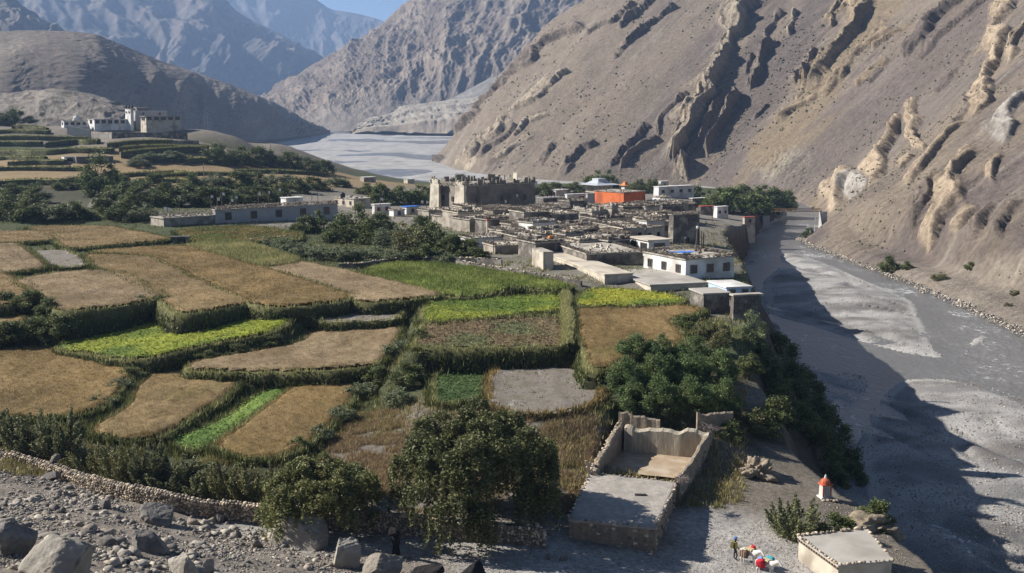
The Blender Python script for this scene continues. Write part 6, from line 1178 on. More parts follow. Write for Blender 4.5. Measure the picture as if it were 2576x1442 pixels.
# ------------------------------------------------------------------ dry stone wall along the path
base_px = [(-60, 1134), (0, 1153), (100, 1185), (170, 1212), (250, 1240), (330, 1262), (420, 1282), (500, 1300), (600, 1312), (700, 1324), (800, 1334), (900, 1340), (1000, 1348), (1100, 1355), (1200, 1362), (1300, 1370), (1368, 1380)]
WB = np.array([pick(u, v) for u, v in base_px]); ws = np.r_[0, np.cumsum(np.linalg.norm(np.diff(WB[:, :2], axis=0), axis=1))]
wall_h = np.interp(ws, [0, ws[3], ws[5], ws[7], ws[9], ws[-1]], [.5, .9, 1.2, 1.3, 1.6, 1.55])
root = empty('dry_stone_wall', WB[8]); tag(root, 'long dry stone wall of rounded river stones between path and willows', 'wall'); o0 = np.array(root.location)
wc = MB()
for i in range(len(WB) - 1):
    a_, b_ = WB[i] - o0, WB[i + 1] - o0; n_ = np.array([-(b_ - a_)[1], (b_ - a_)[0], 0]); n_ = n_ / np.linalg.norm(n_); p = [a_ + n_ * .08, b_ + n_ * .08, b_ + n_ * .62, a_ + n_ * .62]
    ha, hb = wall_h[i] - .08, wall_h[i + 1] - .08; wc.add([tuple(p[0] - [0, 0, .5]), tuple(p[1] - [0, 0, .5]), tuple(p[2] - [0, 0, .5]), tuple(p[3] - [0, 0, .5]), tuple(p[0] + [0, 0, ha]), tuple(p[1] + [0, 0, hb]), tuple(p[2] + [0, 0, hb]), tuple(p[3] + [0, 0, ha])], [(4, 5, 6, 7), (0, 1, 5, 4), (2, 3, 7, 6), (1, 2, 6, 5), (3, 0, 4, 7)])
wc.build('earth_core', mat('wall_core_earth', (.14, .12, .095), (.08, .07, .055), scale=5))
bpy.data.objects['earth_core'].parent = root
SM = []
for k in range(10):
    V_, F_ = rock(300 + k, 1, .15, 3); V_ = V_ * .5; c = PAL[k % 6] * 1.15; c = c * (1.25 if k % 3 == 0 else 1); SM.append(arr_mesh('stone', V_, F_, M_stone, np.tile(c * np.array([1.05, .98, .88]), (len(V_), 1))))
r = np.random.default_rng(8); placed = []; L = ws[-1]; zc = 0; s_ = 0.0
for side in (0, 1):
    course = 0; zlev = .10
    while zlev < 1.65:
        t = r.uniform(0, .2)
        while t < L:
            w = r.uniform(.20, .40); hh = np.interp(t, ws, wall_h)
            if zlev < hh + .05 and (side == 0 or zlev > hh - .25):
                b0 = np.array([np.interp(t + w / 2, ws, WB[:, i]) for i in range(3)]); j = min(np.searchsorted(ws, t), len(WB) - 1); j = max(j, 1); dr = WB[j] - WB[j - 1]; n_ = np.array([-dr[1], dr[0], 0]) / np.linalg.norm(dr[:2]); placed.append((b0 + n_ * (.10 + .5 * side + r.uniform(-.05, .05)) + [0, 0, zlev + r.uniform(-.04, .04)], math.atan2(dr[1], dr[0]), w, r.uniform(.30, .42), r.uniform(.17, .27)))
            t += w * .92
        zlev += .19
r.shuffle(placed) if False else None
u_, v_ = proj(np.array([p[0] for p in placed])); order = np.argsort(np.abs(u_ - 720)); rest_V, rest_F, rest_C, kk = [], [], [], 0
for q_, i in enumerate(order):
    p, a_, w, dp, hh = placed[i]; k = int(r.integers(0, 10))
    if q_ < 298:
        o = obj('stone', SM[k], root, p - o0); o.rotation_euler = (r.uniform(-.2, .2), r.uniform(-.2, .2), a_ + r.uniform(-.15, .15)); o.scale = (w * 1.12, dp, hh * 1.15)
    else:
        V_, F_ = rock(300 + k, 1, .15, 3); V_ = V_ * .5 * [w * 1.12, dp, hh * 1.15]; ca, sa = math.cos(a_), math.sin(a_); V_ = np.c_[V_[:, 0] * ca - V_[:, 1] * sa, V_[:, 0] * sa + V_[:, 1] * ca, V_[:, 2]] + p - o0; rest_V.append(V_); rest_F.append(F_ + kk); kk += len(V_); rest_C.append(np.tile(PAL[k % 6] * 1.15 * np.array([1.05, .98, .88]) * (1.25 if k % 3 == 0 else 1), (len(V_), 1)))
o = obj('stone_courses', arr_mesh('stone_courses', np.concatenate(rest_V), np.concatenate(rest_F), M_stone, np.concatenate(rest_C)), root); tag(o, kind='stuff')

# ------------------------------------------------------------------ mud courtyard with its flat roofed shed
M_yard = mat('trodden_yard', (.40, .31, .21), (.30, .225, .145), scale=1.2, bump=.03, c3=(.44, .37, .28), s3=.5); MUDW = mat('courtyard_mud', (.36, .295, .215), (.20, .16, .115), scale=2.4, bump=.16, bscale=3.5, c3=(.22, .185, .145), s3=.6); M_shed = mat('shed_roof_earth', (.43, .39, .34), (.29, .26, .22), scale=2.2, bump=.08, bscale=6, c3=(.27, .25, .225), s3=.6)
zr = -31.7; RT = [at(1484, 1190, zr), at(1704, 1213, zr), at(1650, 1328, zr), at(1428, 1306, zr)]; cy = empty('courtyard_house', (RT[2][0], RT[2][1], -34.4)); tag(cy, 'mud courtyard with flat roofed shed and high walls beside the path', 'courtyard house'); o0 = np.array(cy.location)
def quadprism(P4, z0, z1, name, m, parent, o0, out=0.0, wob=0.0, seed=0):
    c = np.mean([p[:2] for p in P4], 0); q = MB(); pp = [np.array(p[:2]) + (np.array(p[:2]) - c) / np.linalg.norm(np.array(p[:2]) - c) * out - o0[:2] for p in P4]; q.prism([tuple(p) for p in pp][::-1], z0 - o0[2], z1 - o0[2]); return q.build(name, m, parent)
def wallseg(a, b, th, za, zb_, zbase, name, m, parent, o0, n=14, wob=.08, seed=0):
    """mud wall with a worn uneven top"""
    r = np.random.default_rng(seed); a = np.array(a[:2]); b = np.array(b[:2]); d = (b - a) / np.linalg.norm(b - a); nn = np.array([-d[1], d[0]]); q = MB(); P = []
    for i in range(n + 1):
        t = i / n; c = a + (b - a) * t; zt = za + (zb_ - za) * t + wob * (vn(t * 5, seed + .5, seed) + .5 * vn(t * 13, seed + .5, seed + 1) + .35 * vn(t * 31, seed + .5, seed + 4)); j = wob * .5 * vn(t * 9, seed + 2.5, seed + 2)
        for s_, z in ((-.5 + .0, zbase), (-.42, zt - .06), (-.2, zt + .04), (.2, zt + .04), (.42, zt - .06), (.5, zbase)): e = c + nn * (th * s_ + j); P.append((e[0] - o0[0], e[1] - o0[1], z - o0[2]))
    F_ = [(i * 6 + k, i * 6 + k + 1, (i + 1) * 6 + k + 1, (i + 1) * 6 + k) for i in range(n) for k in range(5)] + [tuple(range(6)), tuple(range(n * 6, n * 6 + 6))[::-1]]; q.add(P, F_); return q.build(name, m, parent)
quadprism(RT, -34.6, zr - .18, 'shed_wall', MUDW, cy, o0, -.12)
# worn roof sheet with a smoke hole
n = 24; gg = np.linspace(0, 1, n); V_ = np.array([((RT[0] * (1 - i) + RT[1] * i) * (1 - j) + (RT[3] * (1 - i) + RT[2] * i) * j) for j in gg for i in gg]) - o0; V_[:, 2] += .05 * fbm(V_[:, 0] * .8, V_[:, 1] * .8, 3, 6); V_[:, 2] += .02
Vb_ = V_ - [0, 0, .22]; e_ = np.arange(n * n).reshape(n, n); F1 = grid_faces(n, n)[:, ::-1]; rim = np.r_[e_[0, :-1], e_[:-1, -1], e_[-1, :0:-1], e_[:0:-1, 0]]; rim2 = np.roll(rim, -1); Fs_ = np.c_[rim, rim2, rim2 + n * n, rim + n * n]
ro = obj('shed_roof', arr_mesh('shed_roof', np.concatenate([V_, Vb_]), np.concatenate([F1, Fs_]), M_shed), cy)
q = MB(); c = RT[0] * .33 * .62 + RT[1] * .67 * .62 + RT[3] * .33 * .38 + RT[2] * .67 * .38 - o0; q.box(c[0] - .5, c[0] + .5, c[1] - .22, c[1] + .22, c[2] + .02, c[2] + .08); q.build('smoke_hole', M_dark, cy)
for a_, b_ in ((0, 1), (1, 2), (2, 3), (3, 0)):
    A, B = RT[a_], RT[b_]; Ld = np.linalg.norm(B - A)
    for k in range(int(Ld / .28)):
        if rnd.random() < .25: continue
        t = min(max((k + .5 + rnd.uniform(-.6, .6)) * .28 / Ld, 0), 1); p = A + (B - A) * t; o = obj('edge_stone', SM[rnd.randrange(10)], cy, p - o0 + [rnd.uniform(-.08, .08), rnd.uniform(-.08, .08), .05]); s = rnd.uniform(.12, .38); o.scale = (s, s * .8, s * .6); o.rotation_euler = (0, 0, rnd.uniform(0, 3))
cB0, cB1 = at(1578, 1078, -30.3), at(1786, 1094, -30.3)         # back wall top
wallseg(RT[1], at(1790, 1092, -30.7), .55, zr + .35, -30.5, -34.6, 'yard_wall', MUDW, cy, o0, 30, .26, 3)
wallseg(at(1492, 1184, -31.3), at(1562, 1066, -30.2), .7, -31.1, -29.9, -34.0, 'yard_wall', MUDW, cy, o0, 26, .32, 4)
wallseg(cB0 + [-.2, .5, 0], cB1 + [0, .6, 0], 1.5, -30.2, -30.3, -33.6, 'yard_wall', mat('eroded_earth', (.47, .42, .33), (.33, .285, .215), scale=2.5, bump=.25, bscale=1.8, stretch=(1.6, 1.6, .35)), cy, o0, 40, .30, 5)
fl = [at(1500, 1186, -32.9), at(1715, 1212, -32.9), at(1778, 1128, -32.9), at(1560, 1106, -32.9)]; n = 18; gg = np.linspace(0, 1, n); V_ = np.array([((fl[0] * (1 - i) + fl[1] * i) * (1 - j) + (fl[3] * (1 - i) + fl[2] * i) * j) for j in gg for i in gg]) - o0; V_[:, 2] += .06 * fbm(V_[:, 0], V_[:, 1], 3, 8) + .25; obj('yard_floor', arr_mesh('yard_floor', V_, grid_faces(n, n), M_yard, None, True), cy)
# stones on the left wall crest
for k in range(26):
    t = k / 25; p = at(1492, 1184, -31.3) * (1 - t) + at(1562, 1066, -30.2) * t; o = obj('crest_stone', SM[rnd.randrange(10)], cy, p - o0 + [rnd.uniform(-.25, .1), 0, .22]); s = rnd.uniform(.25, .42); o.scale = (s, s * .9, s * .6); o.rotation_euler = (0, 0, rnd.uniform(0, 3))
def studs(a, b, off, z0, z1, cnt, seed):
    r2 = random.Random(seed); a = np.array(a[:2]); b = np.array(b[:2]); d = (b - a) / np.linalg.norm(b - a); nn = np.array([-d[1], d[0]])
    for _ in range(cnt):
        c = a + (b - a) * r2.random() + nn * off; o = obj('wall_stone', SM[r2.randrange(10)], cy, (c[0] - o0[0], c[1] - o0[1], r2.uniform(z0, z1) - o0[2])); s = r2.uniform(.14, .36); o.scale = (s * 1.3, .16, s * .8); o.rotation_euler = (0, 0, math.atan2(d[1], d[0]))
studs(RT[2], RT[1], -.02, -34.0, zr - .25, 46, 1); studs(RT[3], RT[2], .08, -33.9, zr - .25, 40, 2); studs(RT[1], at(1790, 1092, -30.7), -.27, -33.8, -31.0, 50, 3); studs(at(1492, 1184, -31.3), at(1562, 1066, -30.2), .35, -32.8, -31.0, 30, 4)
ow = empty('orchard_wall', at(1555, 1050, -29.6)); tag(ow, 'smooth mud orchard wall left of the green gap above the courtyard', 'wall'); oo = np.array(ow.location); wallseg(at(1556, 1050, -29.6), at(1660, 1066, -29.9), .5, -28.9, -29.5, -32, 'wall_section', MUDW, ow, oo, 22, .2, 6)
ow = empty('orchard_wall', at(1752, 1062, -29.9)); tag(ow, 'short mud orchard wall right of the green gap above the courtyard', 'wall'); oo = np.array(ow.location); wallseg(at(1752, 1064, -29.9), at(1842, 1062, -29.9), .5, -29.05, -28.9, -32, 'wall_section', MUDW, ow, oo, 22, .22, 7)
# ladder
la, lb = at(1688, 1090, -31.0), at(1704, 1131, -32.6); ld = empty('wooden_ladder', lb); tag(ld, 'dark wooden ladder leaning on the back wall of the courtyard', 'ladder'); d_ = la - lb
for s in (0, .55): q = MB(); q.bar((s, -.15, -.1), (d_[0] + s, d_[1] - .5, d_[2] + .5), .05, .04, 5); q.build('rail', M_wood, ld)
for k in range(6): t = (k + .5) / 6; p = np.array([d_[0] * t, -.15 + (d_[1] - .35) * t, -.1 + (d_[2] + .6) * t]); q = MB(); q.bar((p[0], p[1], p[2]), (p[0] + .55, p[1], p[2]), .035, .035, 5); q.build('rung', M_wood, ld)
def brush(label, u, v, z, wpx, n, seed):
    p = at(u, v, z); k = p[1] / FPX; w = wpx * k; r = random.Random(seed); q = MB()
    for _ in range(n): a_ = r.uniform(0, 6.28); e = r.uniform(.2, 1.0) * w * .6; c = Vector((r.gauss(0, w * .18), r.gauss(0, w * .18), r.uniform(0, w * .35))); d = Vector((math.cos(a_) * e, math.sin(a_) * e, r.uniform(-.5, .35) * e)); q.bar(c, c + d, .022, .008, 3)
    o = q.build('brushwood_heap', mat('grey_twigs', (.25, .21, .19), (.15, .12, .11), scale=4), None, p); tag(o, label, 'brushwood')
brush('grey thorn brush piled on the far right corner of courtyard wall', 1783, 1085, -30.4, 46, 170, 3); brush('grey thorn brush on the near corner of the courtyard wall', 1716, 1214, -31.2, 40, 110, 4)
q = MB(); p = at(1488, 1180, -31.2); q.bar((0, 0, -.6), (-.55, .1, .75), .11, .1, 6); q.bar((-.1, 0, -.6), (-.5, -.3, .3), .09, .08, 6); q.bar((.15, .2, -.6), (-.2, .1, .6), .08, .07, 6); o = q.build('leaning_logs', mat('pale_log', (.48, .40, .32), (.36, .29, .23), scale=5), None, p); tag(o, 'three short pale logs leaning at the corner of the shed', 'logs')
# eroded earth bank right of the courtyard
V_, F_ = rock(77, 4, .75, 0); p = pick(1905, 1205); V_ = V_ * [1.7, 1.6, 1.5]; o = obj('earth_outcrop', arr_mesh('earth_outcrop', V_, F_, MUDW), None, (p[0] + .1, p[1] + 1.2, p[2] + .1)); tag(o, 'crumbling pale earth outcrop lit between the courtyard and cliff', 'outcrop')
V_, F_ = rock(78, 4, .75, 0); p = pick(2210, 1335); V_ = V_ * [2.0, 1.2, .9]; o = obj('earth_outcrop', arr_mesh('earth_outcrop', V_, F_, MUDW), None, (p[0], p[1] + .5, p[2] + .2)); tag(o, 'rough brown earth outcrop behind the small flat roofed hut', 'outcrop')

# ------------------------------------------------------------------ flat roofed hut, lower right
zh = -32.5; HT = [at(2006, 1349, zh), at(2178, 1330, zh), at(2246, 1410, zh), at(2108, 1422, zh)]
hut = empty('stone_hut', (HT[3][0], HT[3][1], -34.8)); tag(hut, 'small tan flat roofed hut at the bottom right with stone edged roof', 'hut'); o0 = np.array(hut.location)
quadprism(HT, -35.2, zh - .12, 'wall', WALL['tan'], hut, o0, -.1); quadprism(HT, zh - .118, zh, 'roof', ROOF['grey'], hut, o0, .06)
for i, (a_, b_) in enumerate(((0, 1), (1, 2), (2, 3), (3, 0))):
    A, B = HT[a_], HT[b_]; Ld = np.linalg.norm(B - A)
    if i == 3:
        for k in range(16): t = (k + .5) / 16; p = A + (B - A) * t - o0; q = MB(); d = (B - A) / Ld; q.box(-.06, .06, -.10, .10, -.35, -.22); o = q.build('beam_end', M_wood, hut, p + np.array([d[1], -d[0], 0]) * -.0); o.rotation_euler = (0, 0, math.atan2(d[1], d[0]) + math.pi / 2)
    for k in range(int(Ld / .26)):
        if rnd.random() < .2: continue
        t = min(max((k + .5 + rnd.uniform(-.6, .6)) * .26 / Ld, 0), 1); p = A + (B - A) * t; s = rnd.uniform(.15, .42) * (1.5 if i == 0 else 1); o = obj('edge_stone', SM[rnd.randrange(10)], hut, p - o0 + [0, 0, .08]); o.scale = (s, s * .8, s * .65); o.rotation_euler = (0, 0, rnd.uniform(0, 3))
# ------------------------------------------------------------------ painted shrine
p = pick(2074, 1252); sh = empty('painted_shrine', p, .25); tag(sh, 'small whitewashed shrine with red stripes and tiered cap above the river', 'shrine'); kx = 1.0
M_rw = mat('shrine_red', (.55, .14, .07), (.42, .10, .055), scale=4); q = MB(); q.box(-.62, .62, -.5, .5, -.3, .18, .04, .04); q.build('plinth', WALL['white'], sh); q = MB(); q.box(-.42, .42, -.36, .36, .18, 1.25, .03, .03); q.build('body', WALL['white'], sh)
for s in (-1, 1): q = MB(); q.box(s * .40 - .05, s * .40 + .05, -.385, -.34, .2, 1.24); q.build('red_stripe', M_rw, sh)
q = MB(); q.box(-.16, .16, -.385, -.35, .35, 1.0); q.build('niche', WALL['grey'], sh); q = MB(); q.box(-.52, .52, -.46, .46, 1.252, 1.36); q.build('cornice', M_rw, sh); q = MB(); q.lathe([(.42, 1.362), (.44, 1.55), (.36, 1.72), (.2, 1.84)], 12); q.build('dome', M_rw, sh); q = MB(); q.lathe([(.12, 1.842), (.12, 1.98), (.04, 2.2)], 8); q.build('finial', WALL['white'], sh)
for k in range(7): o = obj('base_stone', SM[rnd.randrange(10)], sh, (rnd.uniform(-.9, .9), rnd.uniform(-1, -.6), .0)); s = rnd.uniform(.25, .45); o.scale = (s, s, s * .7)
# ------------------------------------------------------------------ rubble wall between corn plot and barn
def rubble_wall(label, pts, hm, wpx, seed, name='rubble_wall'):
    P = np.array([pick(u, v) for u, v in pts]); s = np.r_[0, np.cumsum(np.linalg.norm(np.diff(P, axis=0), axis=1))]; root = empty(name, P[0]); tag(root, label, 'wall'); o0 = P[0]; r = np.random.default_rng(seed)
    cm = MB()
    for a_, b_ in zip(P[:-1], P[1:]):
        A, B = a_ - o0, b_ - o0; n_ = np.array([-(B - A)[1], (B - A)[0], 0]); n_ = n_ / np.linalg.norm(n_) * .45; cm.add([tuple(A - [0, 0, .5]), tuple(B - [0, 0, .5]), tuple(B + n_ - [0, 0, .5]), tuple(A + n_ - [0, 0, .5]), tuple(A + [0, 0, hm]), tuple(B + [0, 0, hm]), tuple(B + n_ + [0, 0, hm]), tuple(A + n_ + [0, 0, hm])], [(4, 5, 6, 7), (0, 1, 5, 4), (2, 3, 7, 6), (1, 2, 6, 5), (3, 0, 4, 7)])
    cm.build('core', WALL['stone'], root); n = min(60, int(s[-1] / .5))
    for k in range(n): t = r.uniform(0, s[-1]); p = np.array([np.interp(t, s, P[:, i]) for i in range(3)]); o = obj('stone', SM[int(r.integers(0, 10))], root, p - o0 + [r.uniform(-.1, .4), r.uniform(-.1, .4), hm + .05]); q_ = r.uniform(.35, .7); o.scale = (q_, q_ * .8, q_ * .6); o.rotation_euler = (0, 0, r.uniform(0, 3))
rubble_wall('pale rubble wall between the corn plot and the cream barn', [(1146, 668), (1215, 680), (1300, 694), (1380, 708), (1460, 722)], .9, 30, 1); rubble_wall('dark topped rubble wall left of the corn plot', [(852, 676), (900, 676), (950, 668), (1010, 662), (1060, 660)], .9, 30, 2); rubble_wall('low rubble wall below the thicket by the corn plot', [(1062, 662), (1130, 662), (1200, 664), (1260, 668)], 1.0, 30, 3); rubble_wall('ragged field wall beside the yellow grain plot', [(626, 612), (680, 606), (740, 604)], .8, 20, 4)
# ------------------------------------------------------------------ grassy wall between potato plot and golden field
ga, gb = pick(1424, 752), pick(1430, 880); root = empty('hedge_bank', ga); tag(root, 'tall pale grassy wall running between potato plot and golden field', 'hedge'); o0 = np.array(root.location); n = 30; tt_ = np.linspace(-.02, 1.02, n); C_ = ga[None] * (1 - tt_[:, None]) + gb[None] * tt_[:, None]; C_[:, 0] += .35 * vn(tt_ * 6, .5, 3)
rows = []
for dx, dz in ((-.95, -1.2), (-.8, .55), (-.35, 1.0), (.35, 1.0), (.85, .4), (1.1, -1.6)): rows.append(np.c_[C_[:, 0] + dx, C_[:, 1], C_[:, 2] + dz + .12 * vn(tt_ * 20, dx + 3.3, 5)])
V_ = np.concatenate(rows) - o0; cc = np.concatenate([np.tile(c, (n, 1)) for c in ((.09, .09, .04), (.20, .20, .08), (.26, .25, .10), (.24, .235, .09), (.08, .08, .035), (.05, .05, .025))]); obj('bank', arr_mesh('bank', V_, grid_faces(6, n), M_bank, cc), root)  # right side painted darker as shaded, left and top paler as sunlit
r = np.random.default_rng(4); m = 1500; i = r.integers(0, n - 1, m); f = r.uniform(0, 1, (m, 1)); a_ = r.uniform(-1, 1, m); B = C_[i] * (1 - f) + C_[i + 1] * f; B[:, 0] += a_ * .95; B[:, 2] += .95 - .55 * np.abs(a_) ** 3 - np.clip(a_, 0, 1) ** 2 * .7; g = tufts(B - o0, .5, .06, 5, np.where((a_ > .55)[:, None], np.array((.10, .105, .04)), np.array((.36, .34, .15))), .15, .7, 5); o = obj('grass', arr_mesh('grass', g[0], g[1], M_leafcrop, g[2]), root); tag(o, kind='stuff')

# ------------------------------------------------------------------ figures
def skin_mesh(name, J, E, root, mtl, sub=2):
    me = bpy.data.meshes.new(name); me.from_pydata([j[:3] for j in J], E, []); o = obj(name, me); md = o.modifiers.new('skin', 'SKIN'); md.use_smooth_shade = True
    for i, j in enumerate(J): me.skin_vertices[0].data[i].radius = (j[3], j[4] if len(j) > 4 else j[3]); me.skin_vertices[0].data[i].use_root = (i == root)
    sm = o.modifiers.new('sub', 'SUBSURF'); sm.levels = sub; sm.render_levels = sub
    dg = bpy.context.evaluated_depsgraph_get(); dg.update(); m2 = bpy.data.meshes.new_from_object(o.evaluated_get(dg)); m2.materials.clear(); m2.materials.append(mtl); bpy.data.objects.remove(o); m2.name = name; return m2
M_hair = mat('white_horse_coat', (.70, .66, .60), (.58, .54, .48), scale=3, rough=.7)
def horse_mesh():
    J = [(-.55, 0, 1.12, .24, .27), (-.15, 0, 1.08, .25, .28), (.30, 0, 1.10, .24, .27), (.58, 0, 1.18, .19, .25), (.80, 0, 1.36, .11, .17), (1.00, 0, 1.50, .09, .14), (1.14, 0, 1.50, .085, .11), (1.30, 0, 1.36, .07, .08), (1.42, 0, 1.25, .055, .06)]; E = [(0, 1), (1, 2), (2, 3), (3, 4), (4, 5), (5, 6), (6, 7), (7, 8)]
    for s in (-1, 1):
        b = len(J); J += [(-.60, s * .15, .95, .15), (-.50, s * .16, .74, .10), (-.70, s * .16, .48, .055), (-.66, s * .16, .22, .042), (-.62, s * .16, .04, .05)]; E += [(0, b), (b, b + 1), (b + 1, b + 2), (b + 2, b + 3), (b + 3, b + 4)]
        b = len(J); J += [(.48, s * .14, .90, .11), (.50, s * .14, .70, .07), (.52, s * .14, .42, .05), (.50, s * .14, .20, .04), (.53, s * .14, .04, .05)]; E += [(3, b), (b, b + 1), (b + 1, b + 2), (b + 2, b + 3), (b + 3, b + 4)]
        b = len(J); J += [(1.05, s * .06, 1.62, .025), (1.06, s * .07, 1.70, .012)]; E += [(5, b), (b, b + 1)]
    b = len(J); J += [(-.82, 0, 1.15, .05), (-.92, 0, .90, .06), (-.92, 0, .55, .03)]; E += [(0, b), (b, b + 1), (b + 1, b + 2)]
    return skin_mesh('body', J, E, 1, M_hair)
HM = horse_mesh()
def bale(name, parent, loc, size, mtl, seed, straps=None):
    V_, F_ = rock(seed, 3, .07, 6); V_ = np.sign(V_) * np.abs(V_) ** .75 * np.array(size); o = obj(name, arr_mesh(name, V_, F_, mtl, None, True), parent, loc); return o
PK = {'brown': mat('striped_sack', (.09, .05, .045), (.16, .11, .08), scale=5), 'red': mat('red_sack', (.55, .03, .05), (.45, .025, .04), scale=3), 'blue': mat('blue_sack', (.16, .30, .62), (.12, .24, .52), scale=3), 'teal': mat('teal_sack', (.07, .36, .42), (.06, .28, .34), scale=3), 'orange': mat('orange_sack', (.65, .30, .05), (.55, .24, .04), scale=3), 'rope': mat('pale_rope', (.52, .42, .25), (.42, .34, .2), scale=5)}
def horse(label, u, v, ang, packs, sc=1.0):
    p = pick(u, v); root = empty('pack_horse', p, ang); root.scale = (sc, sc, sc); tag(root, label, 'horse'); obj('body', HM, root)
    for i, (nm, loc, size, mt) in enumerate(packs):
        b = bale('load', root, loc, size, PK[mt], 500 + i + int(u))
        if nm:
            for k in (-.5, 0, .5): q = MB(); x = size[0] * k; q.bar((x - .02, -size[1] * 1.0, -size[2] * .75), (x - .02, -size[1] * 1.0, size[2] * .75), .022, .022, 4); q.bar((x, -size[1] * .8, size[2] * .95), (x, size[1] * .8, size[2] * .95), .022, .022, 4); q.build('strap', PK['rope'], b)
    q = MB(); q.box(-.34, .34, -.27, .27, 1.34, 1.42, .04, .06); q.build('saddle_pad', PK['rope'], root); return root
horse('white pack horse with brown strapped sack and red orange load', 1884, 1424, math.radians(-52), [(True, (-.15, -.48, 1.12), (.42, .24, .36), 'brown'), (False, (-.05, .46, 1.16), (.36, .22, .32), 'orange'), (False, (.05, .32, 1.42), (.24, .2, .18), 'red')], 1.02)
horse('white pack horse carrying red, blue and teal bundles at the bottom edge', 1925, 1452, math.radians(-48), [(False, (-.1, -.50, 1.15), (.46, .27, .38), 'red'), (False, (-.35, -.32, 1.30), (.28, .2, .3), 'blue'), (False, (.05, .46, 1.22), (.34, .24, .32), 'teal')], 1.02)
def person_mesh(lean=.1):
    J = [(0, 0, .92, .15, .12), (0, .02, 1.12, .15, .12), (0, .02, 1.34, .18, .12), (0, .01, 1.48, .07), (0, 0, 1.56, .06), (0, -.02, 1.66, .085, .10), (0, -.02, 1.74, .075, .09)]; E = [(0, 1), (1, 2), (2, 3), (3, 4), (4, 5), (5, 6)]
    for s in (-1, 1):
        st = .16 * s; b = len(J); J += [(s * .10, 0, .86, .10), (s * .11, -.05 + st, .48, .068), (s * .11, st * .6, .10, .05), (s * .115, st * .6 - .15, .04, .045)]; E += [(0, b), (b, b + 1), (b + 1, b + 2), (b + 2, b + 3)]
        b = len(J); J += [(s * .23, .01, 1.38, .065), (s * .27, .02, 1.10, .05), (s * .24, -.14, .90, .038), (s * .23, -.20, .84, .035)]; E += [(2, b), (b, b + 1), (b + 1, b + 2), (b + 2, b + 3)]
        for f in range(4): q0 = len(J); J += [(s * (.205 + .018 * f), -.235, .80, .011), (s * (.205 + .018 * f), -.25, .755 + .006 * abs(f - 1), .009)]; E += [(b + 3, q0), (q0, q0 + 1)]
        q0 = len(J); J += [(s * .185, -.235, .83, .011), (s * .175, -.265, .81, .009)]; E += [(b + 3, q0), (q0, q0 + 1)]
    return skin_mesh('figure', J, E, 0, mat('dark_clothes', (.035, .033, .036), (.022, .02, .022), scale=4))
PM = person_mesh(); M_skin = mat('skin', (.30, .17, .11), (.26, .15, .10), scale=6, rough=.6)
def person(label, u, v, ang, sc=1.0, me=None):
    p = pick(u, v); root = empty('person', p, ang); root.scale = (sc,) * 3; tag(root, label, 'person'); obj('figure', me or PM, root)
    V_, F_ = rock(5, 1, .02, 0); o = obj('face', arr_mesh('face', V_ * [.078, .05, .105], F_, M_skin, None, True), root, (0, -.085, 1.67)); q = MB(); q.bar((0, -.05, -.03), (0, -.068, .015), .016, .01, 5); q.build('nose', M_skin, o)
    for s in (-1, 1): q = MB(); q.lathe([(.004, .018), (.011, .022), (.004, .03)], 6, s * .032, -.043); q.build('eye', M_black, o)
    return root
pr = person('person in yellow vest and blue cap standing in the shade behind horses', 1848, 1408, math.radians(60), 1.0)
q = MB(); q.lathe([(.13, 1.72), (.15, 1.78), (.125, 1.86), (.05, 1.89)], 12); q.build('cap', M_bluep, pr); q = MB(); q.box(-.22, .22, .10, .34, .98, 1.46, .03, .03); q.build('backpack', mat('olive_pack', (.22, .20, .06), (.17, .15, .05), scale=4), pr); q = MB(); q.lathe([(.205, .95), (.225, 1.15), (.235, 1.36), (.15, 1.46)], 12); o = q.build('vest', mat('yellow_vest', (.38, .33, .08), (.30, .26, .07), scale=4), pr); o.scale = (1, .75, 1)
pr = person('backlit person coloured black, carrying a bulky load beside the lichen patched boulder', 996, 1400, math.radians(170), 1.12)
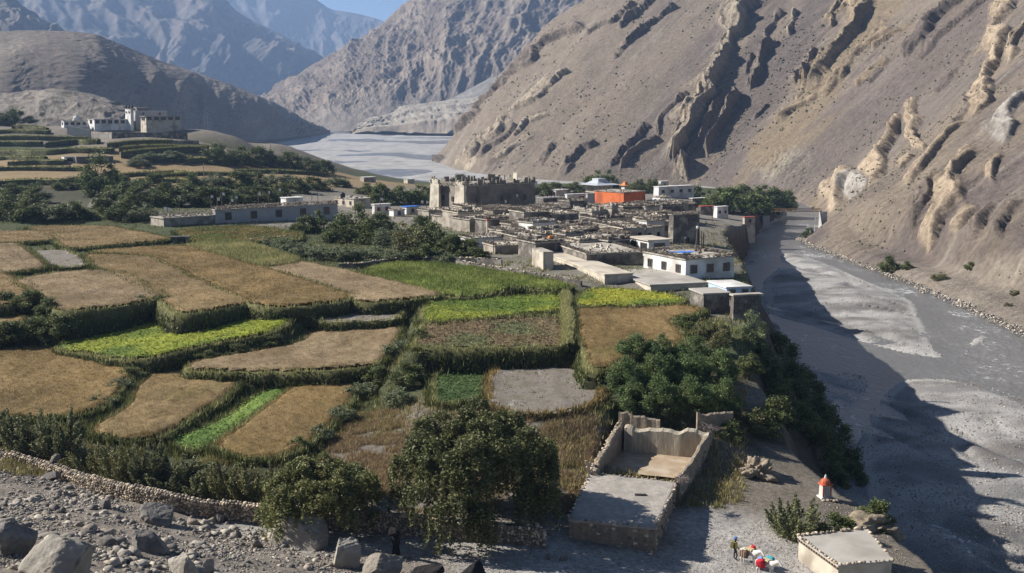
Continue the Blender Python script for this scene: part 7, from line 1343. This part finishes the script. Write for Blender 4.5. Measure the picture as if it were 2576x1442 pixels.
V_, F_ = rock(91, 3, .1, 5); obj('bundle', arr_mesh('bundle', V_ * [.42, .34, .36], F_, ST['black'], None, True), pr, (.05, .18, 1.72)); q = MB(); q.lathe([(.17, .62), (.27, .2), (.27, .2)], 12); q = MB(); q.lathe([(.30, .22), (.24, .6), (.2, .95), (.16, 1.0)], 14); q.build('robe', ST['black'], pr); q = MB(); q.lathe([(.24, .95), (.27, 1.2), (.26, 1.42), (.1, 1.52)], 12); o = q.build('coat', ST['black'], pr); o.scale = (1, .8, 1)  # load, robe and coat coloured black to give a backlit silhouette

# ------------------------------------------------------------------ small things in and before the village
def small_box(label, u, v, wpx, hpx, m, name, cat, Yoff=-1.0):
    p = pick(u, v); k = p[1] / FPX; root = empty(name, (p[0], p[1] + Yoff, p[2]), .5); tag(root, label, cat); w = wpx * k; h = hpx * k
    q = MB(); q.box(-w / 2, w / 2, -w * .3, w * .3, 0, h + 2.5, .02, .02); q.build('post', WALL['tan'], root); q = MB(); q.box(-w * .62, w * .62, -w * .4, w * .4, h + 2.502, h + 2.9, .05, .05); q.build('cap', m, root)
small_box('orange capped roof shrine in mid village, left one of two', 1424, 622, 10, 8, ROOF['orange'], 'roof_shrine', 'shrine'); small_box('orange capped roof shrine in mid village, right one of two', 1446, 622, 12, 8, ROOF['orange'], 'roof_shrine', 'shrine'); small_box('tiny red and white roof shrine on the white house by the thicket', 1227, 590, 6, 8, ROOF['redtin'], 'roof_shrine', 'shrine'); small_box('bright yellow box on a roof near the grove', 1667, 512, 7, 4, mat('yellow_paint', (.65, .45, .04), (.55, .38, .04), scale=3), 'painted_box', 'box'); small_box('orange awning frame left of the cream barn', 1385, 640, 12, 10, ROOF['orange'], 'awning', 'awning')
# dark stone field shelter
p = pick(455, 612); sh2 = empty('field_shelter', p, .2); tag(sh2, 'small dark stone field shelter with open front between the fields', 'shelter')
for x0, x1 in ((-1.7, -.9), (.9, 1.7)): q = MB(); q.box(x0, x1, -.6, .6, -.3, 1.1, .08, .05); q.build('pier', WALL['stone'], sh2)
q = MB(); q.box(-2.0, 2.0, -.8, .8, 1.102, 1.5, .15, .1); q.build('slab_roof', WALL['stone'], sh2); q = MB(); q.box(-.9, .9, .3, .5, -.3, 1.1); q.build('back_wall', WALL['stone'], sh2)
boulder('big pale boulder among the trees behind the left fields', 236, 522, 46, 26, 'tan', 61); boulder('pale rock in the bank at the far left below the hill fields', 14, 500, 34, 18, 'tan', 62)
